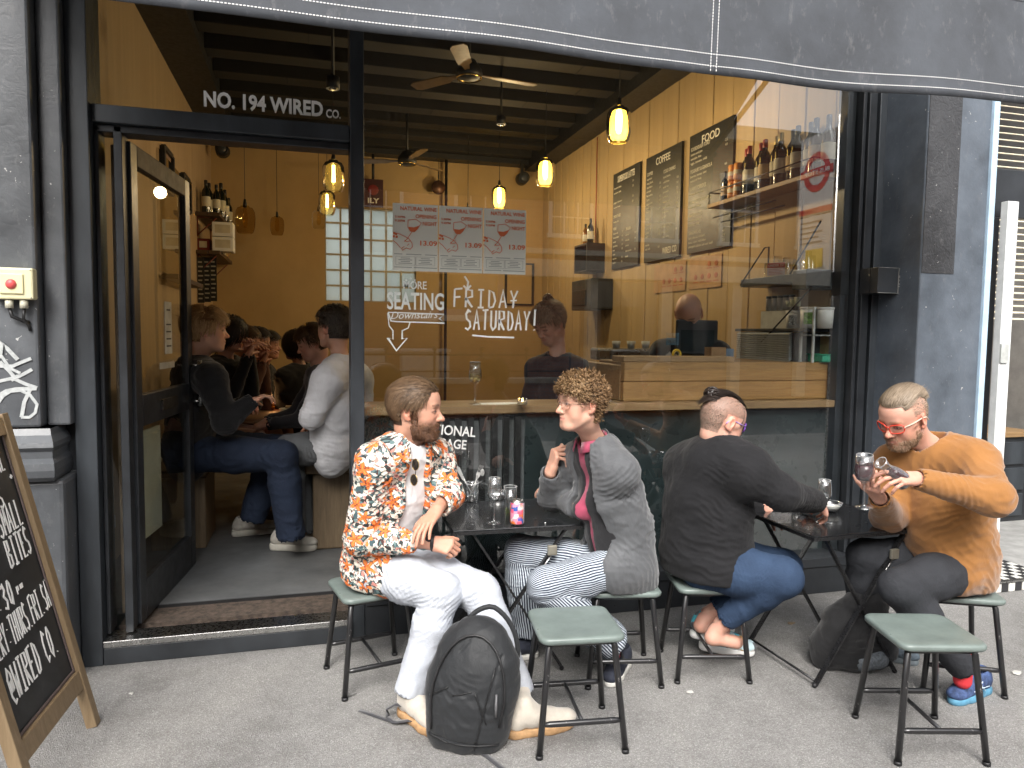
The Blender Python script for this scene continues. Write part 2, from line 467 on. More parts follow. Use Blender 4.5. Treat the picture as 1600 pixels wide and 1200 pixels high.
# ================================================================ MATERIALS OF THE PLACE
def asphalt():
    m, nt, b = _mat('pavement_asphalt')
    v = coords(nt)
    big = noise(nt, v, .9, 4, .6); mid = noise(nt, v, 9, 4, .7)
    vo = nt.nodes.new('ShaderNodeTexVoronoi'); vo.inputs['Scale'].default_value = 260; nt.links.new(v, vo.inputs['Vector'])
    sp = nt.nodes.new('ShaderNodeSeparateColor'); nt.links.new(vo.outputs['Color'], sp.inputs[0])
    grain = ramp(nt, sp.outputs[0], [(0, (.175, .170, .164)), (.55, (.235, .229, .221)), (.88, (.275, .27, .26)), (.96, (.36, .355, .34))])
    tone = ramp(nt, math_(nt, 'ADD', math_(nt, 'MULTIPLY', big, .7), math_(nt, 'MULTIPLY', mid, .3)), [(.34, (.62, .61, .60)), (.5, (1.0, 1.0, 1.0)), (.66, (1.28, 1.28, 1.27))])
    col = mixc(nt, 1.0, grain, tone, 'MULTIPLY')
    # gum and paint spots
    v2 = nt.nodes.new('ShaderNodeTexVoronoi'); v2.inputs['Scale'].default_value = 5.5; nt.links.new(v, v2.inputs['Vector'])
    s2 = nt.nodes.new('ShaderNodeSeparateColor'); nt.links.new(v2.outputs['Color'], s2.inputs[0])
    spot = math_(nt, 'LESS_THAN', v2.outputs['Distance'], math_(nt, 'MULTIPLY', s2.outputs[1], .05))
    col = mixc(nt, math_(nt, 'MULTIPLY', spot, .55), col, (.055, .053, .052))
    vc = nt.nodes.new('ShaderNodeTexVoronoi'); vc.feature = 'DISTANCE_TO_EDGE'; vc.inputs['Scale'].default_value = .62
    wv = nt.nodes.new('ShaderNodeVectorMath'); wv.operation = 'MULTIPLY_ADD'; nz = nt.nodes.new('ShaderNodeTexNoise'); nz.inputs['Scale'].default_value = 5; nz.inputs['Detail'].default_value = 6; nt.links.new(v, nz.inputs['Vector']); nt.links.new(nz.outputs['Color'], wv.inputs[0]); wv.inputs[1].default_value = (.16, .16, 0); nt.links.new(v, wv.inputs[2]); nt.links.new(wv.outputs[0], vc.inputs['Vector'])
    crack = math_(nt, 'MULTIPLY', math_(nt, 'LESS_THAN', vc.outputs['Distance'], .0035), math_(nt, 'GREATER_THAN', big, .63))
    col = mixc(nt, math_(nt, 'MULTIPLY', crack, .6), col, (.03, .03, .03))
    sy = nt.nodes.new('ShaderNodeSeparateXYZ'); nt.links.new(v, sy.inputs[0])
    grime = math_(nt, 'MULTIPLY', ramp(nt, math_(nt, 'ADD', sy.outputs[1], math_(nt, 'MULTIPLY', mid, .35)), [(.0, (0, 0, 0)), (.16, (1, 1, 1))]), .55)
    col = mixc(nt, grime, col, (.05, .047, .043))
    nt.links.new(col, b.inputs['Base Color'])
    b.inputs['Roughness'].default_value = .85
    bump(nt, b, math_(nt, 'ADD', vo.outputs['Distance'], math_(nt, 'MULTIPLY', mid, 1.2)), .8, .006)
    return m
M_ASPH = asphalt()
def rough_paint(name, col, lump=.5, scale=14, gloss=.32, chips=True, streak=False):
    """thick old gloss paint over render: runs, lumps, chips, dust"""
    m, nt, b = _mat(name)
    v = coords(nt, (1, 1, .35) if streak else (1, 1, 1))
    n1 = noise(nt, v, 3.5, 6, .65); n2 = noise(nt, v, scale, 3, .6, .6); n3 = noise(nt, v, 70, 3)
    base = ramp(nt, n1, [(.3, tuple(c * .7 for c in col)), (.7, tuple(min(1, c * 1.35) for c in col))])
    dust = ramp(nt, noise(nt, coords(nt, (1, 1, .5)), 26, 6, .75), [(.56, (0, 0, 0)), (.74, (.35, .35, .35))])
    col2 = mixc(nt, dust, base, (.22, .22, .22))
    if chips:
        ch = ramp(nt, noise(nt, coords(nt), 42, 2, .5, 1), [(.735, (0, 0, 0)), (.75, (1, 1, 1))])
        col2 = mixc(nt, ch, col2, (.42, .42, .41))
    nt.links.new(col2, b.inputs['Base Color'])
    nt.links.new(math_(nt, 'MULTIPLY_ADD', n1, .5, gloss - .18), b.inputs['Roughness'])
    b.inputs['Specular IOR Level'].default_value = .5
    ridg = math_(nt, 'POWER', math_(nt, 'ABSOLUTE', math_(nt, 'SUBTRACT', n2, .5)), .6)
    bump(nt, b, math_(nt, 'ADD', math_(nt, 'MULTIPLY', ridg, .8), math_(nt, 'MULTIPLY', n3, .35)), lump, .012)
    MATS[name] = m; return m
M_PIL = rough_paint('pilaster_paint', (.078, .084, .092), .12)
M_PILB = rough_paint('pilaster_blue_paint', (.095, .112, .135), .12)
M_FRAME = mat('frame_black', (.024, .027, .031), .36, var=.2, vscale=5, bmp=.08, bscale=40)
M_FRAME2 = mat('frame_slate', (.035, .041, .048), .42, var=.25, vscale=6, bmp=.1, stretch=(1, 1, .3))
M_WORNWHITE = mat('worn_white_paint', (.72, .74, .74), .5, var=.08, vscale=9, bmp=.25)
M_BLUEW = mat('pale_blue_paint', (.45, .60, .74), .45, var=.1, vscale=6, bmp=.2)
M_GREYW = mat('grey_white_paint', (.52, .54, .52), .55, var=.15, vscale=9, bmp=.2)
M_GLASS = glass('window_glass', (.97, .985, .98), 4.3, .0, 1.5)
M_GLASS2 = glass('door_glass', (.90, .92, .91), .9, .0, 1.5)
M_STEEL = mat('steel', (.55, .55, .54), .28, 1, .12, 20)
M_WHITE = plain('white_vinyl', (.82, .83, .81), .5)
M_BLACK = mat('matt_black', (.012, .012, .013), .5, var=.3)
M_OAK = wood('ledge_oak', (.42, .27, .13), (.20, .115, .05), 0, 1.0)
M_OAKY = wood('counter_oak', (.52, .30, .11), (.22, .115, .04), 0, .8, bmp=.7)
M_OAKV = wood('weathered_timber', (.25, .18, .105), (.10, .07, .04), 2, 1.0, bmp=.6)
M_DARKW = wood('dark_shelf_wood', (.11, .065, .035), (.045, .027, .015), 1, 1)
M_BEAM = wood('ceiling_beam_wood', (.015, .011, .008), (.006, .005, .004), 0, 1, .7, False)
M_SOFF = plain('ceiling_black', (.006, .006, .006), .8)
def ochre(name, c1, c2, st):
    m, nt, b = _mat(name)
    n1 = noise(nt, coords(nt, st), 2.2, 6, .65); n2 = noise(nt, coords(nt), 60, 3)
    nt.links.new(ramp(nt, n1, [(.3, c2), (.7, c1)]), b.inputs['Base Color']); b.inputs['Roughness'].default_value = .7
    bump(nt, b, n2, .12, .004); return m
M_OCH = ochre('ochre_board', (.50, .36, .185), (.40, .28, .135), (3, 3, .25))
M_OCHP = ochre('ochre_plaster', (.47, .32, .145), (.39, .26, .11), (.8, .8, .6))
M_FLOOR = mat('shop_floor_grey', (.10, .105, .108), .55, var=.2, vscale=3, bmp=.1)
M_ROAD = mat('road_asphalt', (.10, .10, .10), .85, var=.2, vscale=2, bmp=.4, bscale=90)

# ================================================================ GROUND
def sheet(name, a, b, z, m, kind='structure', t=0):
    mb = MB(); mb.add([V(a[0], a[1], z), V(b[0], a[1], z), V(b[0], b[1], z), V(a[0], b[1], z)], [(0, 1, 2, 3)])
    return tag(mb.build(name, m), kind=kind)
sheet('pavement', (-30, -6.2), (30, 6.29), 0, M_ASPH)
sheet('road', (-220, -220), (220, -6.2), -.12, M_ROAD)
sheet('ground', (-220, 6.3), (220, 220), -.05, M_ROAD)
sheet('pavement', (-220, -6.2), (-30.01, 6.29), -.002, M_ROAD)
sheet('pavement', (30.01, -6.2), (220, 6.29), -.002, M_ROAD)
kb = MB(); kb.box((-30, -6.35, -.2), (30, -6.2, .004)); tag(kb.build('kerb', mat('kerb_stone', (.3, .29, .28), .8, var=.15, bmp=.3)), kind='structure')
fl = MB(); fl.box((-1.2, .32, .01), (3.25, 6.3, .13)); tag(fl.build('shop_floor', M_FLOOR), kind='structure')

# ================================================================ ROOM
CE = 4.15
lw = MB(); lw.box((-1.35, .12, 0), (-1.2, 6.45, CE)); LW = tag(lw.build('left_wall', ochre('tan_board', (.44, .32, .19), (.35, .245, .14), (3, 3, .25))), kind='structure')
bw = MB()
wx0, wx1, wz0, wz1 = .205, 1.42, 2.0, 3.255
bw.box((-1.35, 6.3, 0), (3.45, 6.5, wz0)); bw.box((-1.35, 6.3, wz1), (3.45, 6.5, CE)); bw.box((-1.35, 6.3, wz0), (wx0, 6.5, wz1)); bw.box((wx1, 6.3, wz0), (3.45, 6.5, wz1))
BWALL = tag(bw.build('back_wall', M_OCHP), kind='structure')
rw = MB(); rw.box((3.262, .1, 0), (3.45, 6.45, CE)); RW = tag(rw.build('right_wall', M_OCH), kind='structure')
y = 6.3; bme = None; i = 0
while y > .12:                       # upright boards, each its own piece
    wd = .132 if y > 3.9 else .30
    y0 = max(y - wd, .12)
    m = MB(); m.bbox((3.245 - .004 * (i % 2), -(y - y0) / 2 + .004, 0.14), (3.262, (y - y0) / 2 - .004, CE - .02), .004, seg=1)
    o = m.build('board', M_OCH, RW); o.location = (0, (y + y0) / 2, 0)
    y = y0; i += 1
cl = MB(); cl.box((-1.35, .02, CE), (3.45, 6.5, CE + .2)); CEIL = tag(cl.build('ceiling', M_SOFF), kind='structure')
bm_mesh = None
for k in range(11):
    m = MB(); m.box((-.86, -.11, -.13), (2.96, .11, 0)); o = m.build('beam', M_BEAM, CEIL, .006); o.location = (0, .35 + k * .57, CE - .004)
    bd = MB()
    for j, xx in enumerate((-.2, 1.1, 2.2)): bd.box((xx + (k % 3) * .2, -.112, -.134), (xx + (k % 3) * .2 + .012, .112, -.128))
    o2 = bd.build('joint', M_SOFF, o)
m = MB(); m.box((-1.2, .12, 3.93), (-.86, 6.3, CE - .002)); m.build('trunking', M_BLACK, CEIL)
m = MB(); m.box((2.96, .12, 3.9), (3.244, 6.3, CE - .002)); m.build('trunking', M_BLACK, CEIL)
m = MB(); m.box((-.858, 6.08, 3.94), (2.958, 6.298, CE - .14)); m.build('trunking', M_BLACK, CEIL)

# glass block window in the back wall
gbw = thing('glass_block_window', 'square glass block window letting daylight into the ochre back wall', 'window', (wx0, 6.3, wz0))
gm, gnt, gb = _mat('glass_block'); 
gb.inputs['Base Color'].default_value = (.80, .86, .84, 1); gb.inputs['Roughness'].default_value = .25
gb.inputs['Transmission Weight'].default_value = .3
vb = coords(gnt, (1, 1, 1)); wv = gnt.nodes.new('ShaderNodeTexWave'); wv.inputs['Scale'].default_value = 28; wv.bands_direction = 'Z'; gnt.links.new(vb, wv.inputs['Vector'])
bump(gnt, gb, wv.outputs['Fac'], .6, .01)
tl = gnt.nodes.new('ShaderNodeBsdfTranslucent'); tl.inputs[0].default_value = (.97, 1, .93, 1)
mxs = gnt.nodes.new('ShaderNodeMixShader'); mxs.inputs[0].default_value = .92
gnt.links.new(gb.outputs[0], mxs.inputs[1]); gnt.links.new(tl.outputs[0], mxs.inputs[2]); tp_ = gnt.nodes.new('ShaderNodeBsdfTransparent'); tp_.inputs[0].default_value = (.93, .97, .92, 1); m3 = gnt.nodes.new('ShaderNodeMixShader'); m3.inputs[0].default_value = .42; gnt.links.new(mxs.outputs[0], m3.inputs[1]); gnt.links.new(tp_.outputs[0], m3.inputs[2]); gnt.links.new(m3.outputs[0], gnt.nodes['Material Output'].inputs[0])
nb = 6; cw = (wx1 - wx0) / nb; chh = (wz1 - wz0) / nb
blk = MB(); blk.bbox((-cw / 2 + .012, -.03, -chh / 2 + .012), (cw / 2 - .012, .03, chh / 2 - .012), .012)
b0 = None
for i in range(nb):
    for j in range(nb):
        if b0 is None: b0 = blk.build('glass_block', gm, gbw); o = b0
        else: o = b0.copy(); C.objects.link(o); o.parent = gbw
        o.location = (cw * (i + .5), .06, chh * (j + .5))
gr = MB()
for i in range(nb + 1): gr.box((cw * i - .012, .045, 0), (cw * i + .012, .075, wz1 - wz0))
for j in range(nb + 1): gr.box((0, .047, chh * j - .012), (wx1 - wx0, .073, chh * j + .012))
gr.build('mortar_grid', mat('mortar', (.42, .37, .26), .8), gbw)

# ================================================================ SHOP FRONT
sf = thing('shopfront', 'black framed glass shopfront with white lettering over the open doorway', 'shopfront', (0, 0, 0))
def part(name, a, b, m, bev=.004, parent=None):
    c = [(a[i] + b[i]) / 2 for i in range(3)]
    q = MB(); q.box([a[i] - c[i] for i in range(3)], [b[i] - c[i] for i in range(3)])
    o = q.build(name, m, sf if parent is None else parent, bev); o.location = c; return o
part('post', (-1.045, -.10, 0), (-.955, .12, 4.3), M_FRAME2)
part('post', (-1.30, -.02, 0), (-1.047, .10, 4.3), M_FRAME)
part('jamb', (-.872, -.03, .125), (-.835, .09, 2.535), M_FRAME)
part('jamb', (-.953, -.03, .125), (-.935, .09, 2.535), M_FRAME)
tr = part('transom', (-.953, -.06, 2.54), (.197, .10, 2.62), M_FRAME2)
part('transom_rebate', (-.953, -.03, 2.505), (.197, .09, 2.538), M_FRAME)
part('mullion', (.199, -.07, 0), (.267, .11, 4.3), M_FRAME2)
st_ = part('threshold', (-.953, -.10, .0), (.197, .12, .085), M_FRAME)
part('threshold_strip', (-.953, -.105, .087), (.197, .03, .118), M_STEEL, .003)
part('fascia', (-1.4, -.12, 3.62), (3.5, .02, 4.6), M_FRAME)
M_STALL = mat('stallriser_green_black', (.022, .032, .034), .3, var=.2, vscale=3)
part('stallriser', (.269, .10, .0), (3.285, .16, 1.14), M_STALL)
part('window_sill', (.269, -.08, .17), (3.285, .098, .23), M_FRAME)
part('plinth', (.269, -.07, 0), (3.285, .098, .168), M_FRAME)
part('window_bead', (3.262, -.03, .232), (3.288, .09, 3.6), M_FRAME)
part('end_board', (3.2, .03, .232), (3.2605, .118, 3.6), M_FRAME)
part('post', (3.29, -.05, 0), (3.345, .12, 4.3), M_FRAME)
g = MB(); g.box((.269, .018, .232), (3.261, .026, 3.6)); pane = g.build('pane', M_GLASS, sf)
g = MB(); g.box((-.953, .02, 2.622), (.197, .027, 3.6)); fan = g.build('pane', M_GLASS2, sf)
g = MB(); g.box((-.934, .02, .2), (-.873, .027, 2.5)); g.build('pane', M_GLASS2, sf)
part('side_lining', (-.938, .2, .14), (-.90, .26, 2.5), wood('pale_door_lining', (.5, .36, .24), (.33, .23, .15), 2))

def txM(x, y, z, sc=1.0, rot=0.0, sh=0):   # lettering plane facing the street
    return frame_M((x, y, z), (cos(rot), 0, sin(rot)), (-sin(rot), 0, cos(rot)))
# number over the door
tm = MB(); put_text(tm, 'NO. 194 WIRED', txM(-.487, .012, 2.672), .10, bold=.0032, width=.555, depth=.0015)
put_text(tm, 'CO.', txM(.085, .012, 2.668), .058, bold=.0014, width=.072, depth=.0015)
tm.build('lettering', plain('letter_white', (.9, .9, .88), .4), fan)
# seating decal
M_DEC = plain('decal_white', (.80, .84, .81), .5)
dm = MB()
for k in range(3): dm.ball((.49 + .022 * k, .012, 1.875 - (.004 if k != 1 else -.004)), (.006, .001, .006), 6, 4)
put_text(dm, 'MORE', txM(.472, .012, 1.825), .058, bold=.0008, width=.122, depth=.001)
put_text(dm, 'SEATING', txM(.388, .012, 1.718), .125, bold=.0022, width=.30, depth=.001)
put_text(dm, 'Downstairs', txM(.405, .012, 1.665, rot=.04), .055, shear=.35, width=.25, depth=.001)
YOFF = [0]
def ribbon(mb, pts, w, y0=.012):
    """a mitred flat stroke in an x-z plane; each stroke lies a hair in front of the last"""
    pts = [V(p[0], p[1]) for p in pts]; cl = (pts[0] - pts[-1]).length < 1e-6 and len(pts) > 3
    n = len(pts); YOFF[0] = (YOFF[0] + 1) % 40; y0 = y0 - YOFF[0] * .00006; L = []
    for i in range(n):
        d = pts[min(i + 1, n - 1)] - pts[max(i - 1, 0)]
        if d.length < 1e-7: d = V(1, 0)
        d.normalize(); k = 1.0
        if 0 < i < n - 1:
            a = (pts[i] - pts[i - 1]).normalized(); k = 1 / max(.55, abs(a.dot(d)))
        L.append((pts[i] + V(-d.y, d.x) * w / 2 * k, pts[i] - V(-d.y, d.x) * w / 2 * k))
    vs = []
    for a, b in L: vs += [V(a.x, y0 - .0008, a.y), V(b.x, y0 - .0008, b.y), V(a.x, y0 + .0008, a.y), V(b.x, y0 + .0008, b.y)]
    fs = [(0, 2, 3, 1)]; 
    for i in range(n - 1):
        p = 4 * i; r_ = p + 4; fs += [(p, p + 1, r_ + 1, r_), (p + 2, r_ + 2, r_ + 3, p + 3), (p, r_, r_ + 2, p + 2), (p + 1, p + 3, r_ + 3, r_ + 1)]
    e = 4 * (n - 1); fs.append((e, e + 1, e + 3, e + 2)); mb.add(vs, fs)
rb = [(.395, 1.70), (.69, 1.695), (.665, 1.672), (.695, 1.648), (.44, 1.652), (.41, 1.655), (.395, 1.70)]
ribbon(dm, rb, .006)
ar = [(.393, 1.695), (.40, 1.63), (.42, 1.605), (.42, 1.56), (.392, 1.567), (.438, 1.50), (.495, 1.567), (.468, 1.562), (.468, 1.605), (.50, 1.62), (.51, 1.652)]
ribbon(dm, ar, .006)
dm.build('seating_decal', M_DEC, pane)
# hand painted FRIDAY + SATURDAY!
M_PEN = plain('paint_pen_white', (.86, .87, .83), .5)
fm = MB()
def stroke_text(mb, s, x, z, h, wd, gap, w, slant=.06):
    G = {'F': [[(0, 0), (0, 1)], [(0, 1), (.9, 1.05)], [(0, .55), (.7, .58)]], 'R': [[(0, 0), (0, 1), (.7, .95), (.75, .6), (0, .5), (.8, 0)]], 'I': [[(.45, 0), (.45, 1)], [(.1, 1), (.8, 1)], [(.1, 0), (.8, 0)]],
         'D': [[(.1, 0), (.1, 1), (.6, .85), (.85, .4), (.6, .05), (.1, 0)]], 'A': [[(0, 0), (.42, 1), (.85, 0)], [(.15, .35), (.75, .38)]], 'Y': [[(0, 1), (.4, .5), (.85, 1)], [(.4, .5), (.35, 0)]],
         '+': [[(.45, .25), (.45, .8)], [(.1, .5), (.8, .55)]], 'S': [[(.8, .9), (.45, 1), (.1, .8), (.2, .55), (.7, .4), (.8, .15), (.4, 0), (0, .1)]], 'T': [[(0, 1), (.9, 1.03)], [(.45, 1), (.42, 0)]],
         'U': [[(.05, 1), (.05, .2), (.35, 0), (.75, .15), (.8, 1)]], '!': [[(.4, 1.1), (.35, .25)], [(.33, .05), (.36, 0)]], 'M': [[(0, 0), (.05, 1), (.42, .4), (.8, 1), (.9, 0)]], 'L': [[(.1, 1), (.08, 0), (.75, .03)]],
         'B': [[(.05, 0), (.05, 1), (.6, .95), (.65, .6), (.05, .52), (.75, .4), (.75, .08), (.05, 0)]], 'E': [[(.8, 1), (.05, .98), (.05, 0), (.8, .02)], [(.05, .5), (.6, .52)]], 'N': [[(.02, 0), (.05, 1), (.75, 0), (.8, 1)]],
         'W': [[(0, 1), (.2, 0), (.45, .6), (.65, 0), (.9, 1)]], 'V': [[(0, 1), (.42, 0), (.85, 1)]], 'H': [[(.05, 0), (.05, 1)], [(.75, 0), (.78, 1)], [(.05, .5), (.76, .5)]], 'C': [[(.75, .85), (.4, 1), (.08, .7), (.08, .25), (.4, 0), (.78, .15)]],
         'O': [[(.4, 1), (.08, .7), (.1, .2), (.42, 0), (.75, .3), (.74, .75), (.4, 1)]], '@': [[(.65, .35), (.45, .3), (.4, .6), (.65, .65), (.68, .3), (.85, .35), (.85, .8), (.45, 1), (.08, .7), (.1, .2), (.5, -.05), (.85, .05)]],
         '.': [[(.2, 0), (.26, .03)]], ':': [[(.3, .2), (.33, .23)], [(.3, .65), (.33, .68)]], '3': [[(.1, .9), (.5, 1), (.7, .75), (.3, .55), (.75, .3), (.5, 0), (.05, .1)]], '0': [[(.4, 1), (.08, .6), (.15, .1), (.45, 0), (.72, .4), (.68, .85), (.4, 1)]],
         '1': [[(.2, .8), (.45, 1), (.45, 0)]], '4': [[(.5, 1), (.05, .35), (.8, .35)], [(.6, .7), (.6, 0)]], 'P': [[(.05, 0), (.05, 1), (.6, .95), (.65, .6), (.05, .5)]], 'p': [[(.05, -.3), (.05, .6), (.5, .55), (.5, .15), (.05, .1)]], 'm': [[(0, 0), (.02, .5), (.3, .5), (.32, 0)], [(.32, .4), (.6, .5), (.62, 0)]], 'K': [[(.05, 0), (.05, 1)], [(.7, 1), (.08, .45), (.75, 0)]], 'G': [[(.75, .85), (.4, 1), (.08, .7), (.08, .25), (.4, 0), (.75, .2), (.75, .45), (.5, .45)]]}
    for ch in s:
        for pl in G.get(ch, []):
            pts = [(x + (px + slant * py) * wd, z + py * h) for px, py in pl]
            mb(pts, w)
        x += (wd + gap) if ch != ' ' else wd * .7
    return x
stroke_text(lambda p, w: ribbon(fm, p, w), 'FRIDAY', .745, 1.735, .095, .046, .016, .010)
stroke_text(lambda p, w: ribbon(fm, p, w), '+', 1.02 + .13 - .10, 1.745, .06, .05, 0, .008)
stroke_text(lambda p, w: ribbon(fm, p, w), 'SATURDAY!', .805, 1.615, .105, .036, .011, .010)
ribbon(fm, [(.845, 1.585), (.93, 1.578), (1.08, 1.575)], .009)
ribbon(fm, [(.80, 1.90), (.82, 1.87), (.815, 1.835)], .010); ribbon(fm, [(.795, 1.85), (.815, 1.83), (.835, 1.852)], .010)
fm.build('painted_lettering', M_PEN, pane)
# black board lettering below the ledge
em = MB()
put_text(em, 'EMOTIONAL', frame_M((.50, -.004, 1.07), (1, 0, -.10), (0.1, 0, 1)), .075, bold=.001, width=.36, depth=.0008)
put_text(em, 'BAGGAGE', frame_M((.54, -.004, .995), (1, 0, -.10), (0.1, 0, 1)), .07, bold=.001, width=.27, depth=.0008)
em.build('lettering', plain('letter_grey', (.7, .7, .68), .5), pane)

# three posters stuck behind the glass
M_POST = mat('poster_paper', (.86, .88, .80), .8, var=.02)
tlp = M_POST.node_tree.nodes.new('ShaderNodeBsdfTranslucent'); tlp.inputs[0].default_value = (.80, .82, .76, 1); mxp = M_POST.node_tree.nodes.new('ShaderNodeMixShader'); mxp.inputs[0].default_value = .1
M_POST.node_tree.links.new(M_POST.node_tree.nodes['Principled BSDF'].outputs[0], mxp.inputs[1]); M_POST.node_tree.links.new(tlp.outputs[0], mxp.inputs[2]); M_POST.node_tree.links.new(mxp.outputs[0], M_POST.node_tree.nodes['Material Output'].inputs[0])
M_ORNG = plain('poster_orange', (.74, .19, .07), .7)
M_PGREY = plain('poster_grey', (.38, .40, .37), .8)
ph = (2.265 - 1.918); pw = .24
def poster(x, z, label):
    t = thing('poster', label, 'poster', (x, -.0195, z), 0, 'natural wine posters on the glass')
    sh = MB(); sh.box((0, .030, 0), (pw - .003, .0312, ph)); sh.build('sheet', M_POST, t)
    q = MB(); Y = .029
    def tx(s, px, pz, size, w=None, **k): put_text(q, s, frame_M((px, Y, pz), (1, 0, 0), (0, 0, 1)), size, width=w, depth=.0004, **k)
    tx('NATURAL WINE', .038, ph - .034, .027, .19, bold=.0006); tx('OPENING', .118, ph - .072, .027, .11, bold=.0006); tx('NIGHT', .155, ph - .108, .027, .075, bold=.0006)
    tx('13.09', .135, ph - .212, .034, .09, bold=.0008); tx('5.30PM-', .012, ph - .075, .015, .055, bold=.0003); tx('9.30PM', .012, ph - .095, .015, .05, bold=.0003)
    # glass of wine and hand in outline
    def rib(pts, wd=.0028): ribbon(q, pts, wd, Y)
    cup = [(.105, .258), (.079, .25), (.078, .225), (.092, .205), (.112, .203), (.128, .218), (.148, .25)]
    rib([(.079, .262)] + cup[2:] + [(.12, .268), (.079, .262)])
    q.add([V(x_, Y - .0004, z_) for x_, z_ in [(.080, .228), (.092, .205), (.112, .203), (.128, .218), (.142, .238), (.11, .226)]], [(0, 1, 2, 3, 4, 5)])
    rib([(.1, .204), (.075, .165), (.06, .15)], .003)
    rib([(.0, .195), (.03, .19), (.06, .178), (.085, .165), (.1, .145), (.102, .125), (.09, .112), (.07, .118), (.05, .105), (.045, .115), (.06, .125)])
    rib([(.0, .155), (.02, .14), (.04, .118)]); rib([(.085, .14), (.075, .13)]); rib([(.09, .155), (.07, .15), (.062, .158)])
    for a, b in ((0, .17), (.012, .182), (.002, .186), (.015, .168)): q.box((a, Y - .0003, b), (a + .011, Y + .0002, b + .011))
    q.build('print', M_ORNG, t)
    g2 = MB()
    for k in range(2):
        x0 = .016 + k * .105
        for a, b in (((x0, .03), (x0 + .1, .03)), ((x0, .074), (x0 + .1, .074)), ((x0, .03), (x0, .074)), ((x0 + .1, .03), (x0 + .1, .074))): ribbon(g2, [a, b], .0013, Y)
        for r_ in range(4):
            a = .012 * (r_ % 2) + .014; g2.box((x0 + a, Y - .0003, .037 + r_ * .009), (x0 + .1 - a, Y + .0002, .0405 + r_ * .009))
    for x0, x1, zz in ((.008, .05, .084), (.07, .15, .084), (.17, .232, .084), (.008, .10, .016), (.11, .232, .016)): g2.box((x0, Y - .0003, zz), (x1, Y + .0002, zz + .004))
    g2.build('small_print', M_PGREY, t)
poster(.418, 1.918, 'left one of the three natural wine opening night posters on the window')
poster(.660, 1.918, 'middle one of the three natural wine opening night posters on the window')
poster(.902, 1.918, 'right one of the three natural wine opening night posters on the window')

# ================================================================ OPEN DOOR
dr = thing('glazed_door', 'black glazed door standing open inwards at the left jamb', 'door', (-.84, .06, .13))
dr.rotation_euler = (0, 0, R(-7))
DW, DH = .97, 2.36
def dpart(name, y0, y1, z0, z1, m=M_FRAME, t=.045, parent=dr):
    q = MB(); q.box((-t / 2, y0, z0), (t / 2, y1, z1)); return q.build(name, m, parent, .004)
dpart('stile', 0, .085, 0, DH); dpart('stile', DW - .09, DW, 0, DH)
dpart('top_rail', .087, DW - .092, DH - .10, DH, mat('door_rail_brown', (.045, .032, .022), .6, var=.2, spec=.25)); dpart('bottom_rail', .087, DW - .092, 0, .2)
mr = dpart('mid_rail', .087, DW - .092, .98, 1.14)
lb = MB(); lb.box((.024, .36, 1.03), (.034, .62, 1.09)); lb.build('letter_box', mat('dark_bronze', (.05, .045, .04), .4, .6), mr)
dpart('pane', .087, DW - .092, 1.142, DH - .102, M_GLASS2, .008); dpart('pane', .087, DW - .092, .202, .978, M_GLASS2, .008)
hb = MB(); hb.tube([(.075, DW - .045, 1.0), (.075, DW - .045, 1.28)], .014, 10); hb.tube([(.02, DW - .045, 1.03), (.078, DW - .045, 1.03)], .008); hb.tube([(.02, DW - .045, 1.25), (.078, DW - .045, 1.25)], .008)
hb.build('handle', M_STEEL, dr)
nt_ = MB(); nt_.box((.006, .50, 1.33), (.009, .62, 1.62)); no = nt_.build('notice', mat('notice_paper', (.5, .5, .46), .8), dr)
nl = MB()
for k in range(4): nl.box((.0095, .52, 1.37 + .04 * k), (.0102, .60, 1.378 + .04 * k))
nl.box((.0095, .53, 1.57), (.0102, .59, 1.58)); nl.build('print', M_BLACK, no)
nl = MB(); nl.box((.0065, .40, 1.25), (.008, .66, 1.285)); nl.build('sticker', mat('sticker_grey', (.4, .39, .35), .7), dr)
bd = MB(); bd.box((-.03, .12, .38), (-.012, .45, .94)); bd.build('cream_panel', mat('cream_board', (.50, .49, .38), .6, var=.05), dr)

# electrics behind the door
so = thing('socket_box', 'white socket box with cables seen through the lower door glass', 'socket', (-1.198, .75, .42))
q = MB(); q.bbox((0, -.05, 0), (.04, .10, .12), .008); q.build('box', M_GREYW, so)
q = MB(); q.bbox((.04, -.02, .02), (.10, .05, .10), .008); q.build('plug', M_GREYW, so)
q = MB(); q.tube([(.03, 0, .12), (.035, .01, .25), (.03, -.02, .36)], .008); q.tube([(.05, .02, .02), (.07, .05, -.1), (.05, .0, -.2)], .006); q.build('cable', M_GREYW, so)

# door mat
dm_ = thing('door_mat', 'dark brown coir mat filling the doorway step', 'mat', (-.35, .2, .0))
q = MB(); q.box((-.58, -.095, .0), (.54, .11, .112)); q.build('coir', mat('coir', (.075, .055, .042), .95, var=.35, vscale=30, bmp=1, bscale=220), dm_)
q = MB()
q.box((-.58, .112, .0), (.54, .125, .128)); q.build('edge_strip', M_BLACK, dm_)

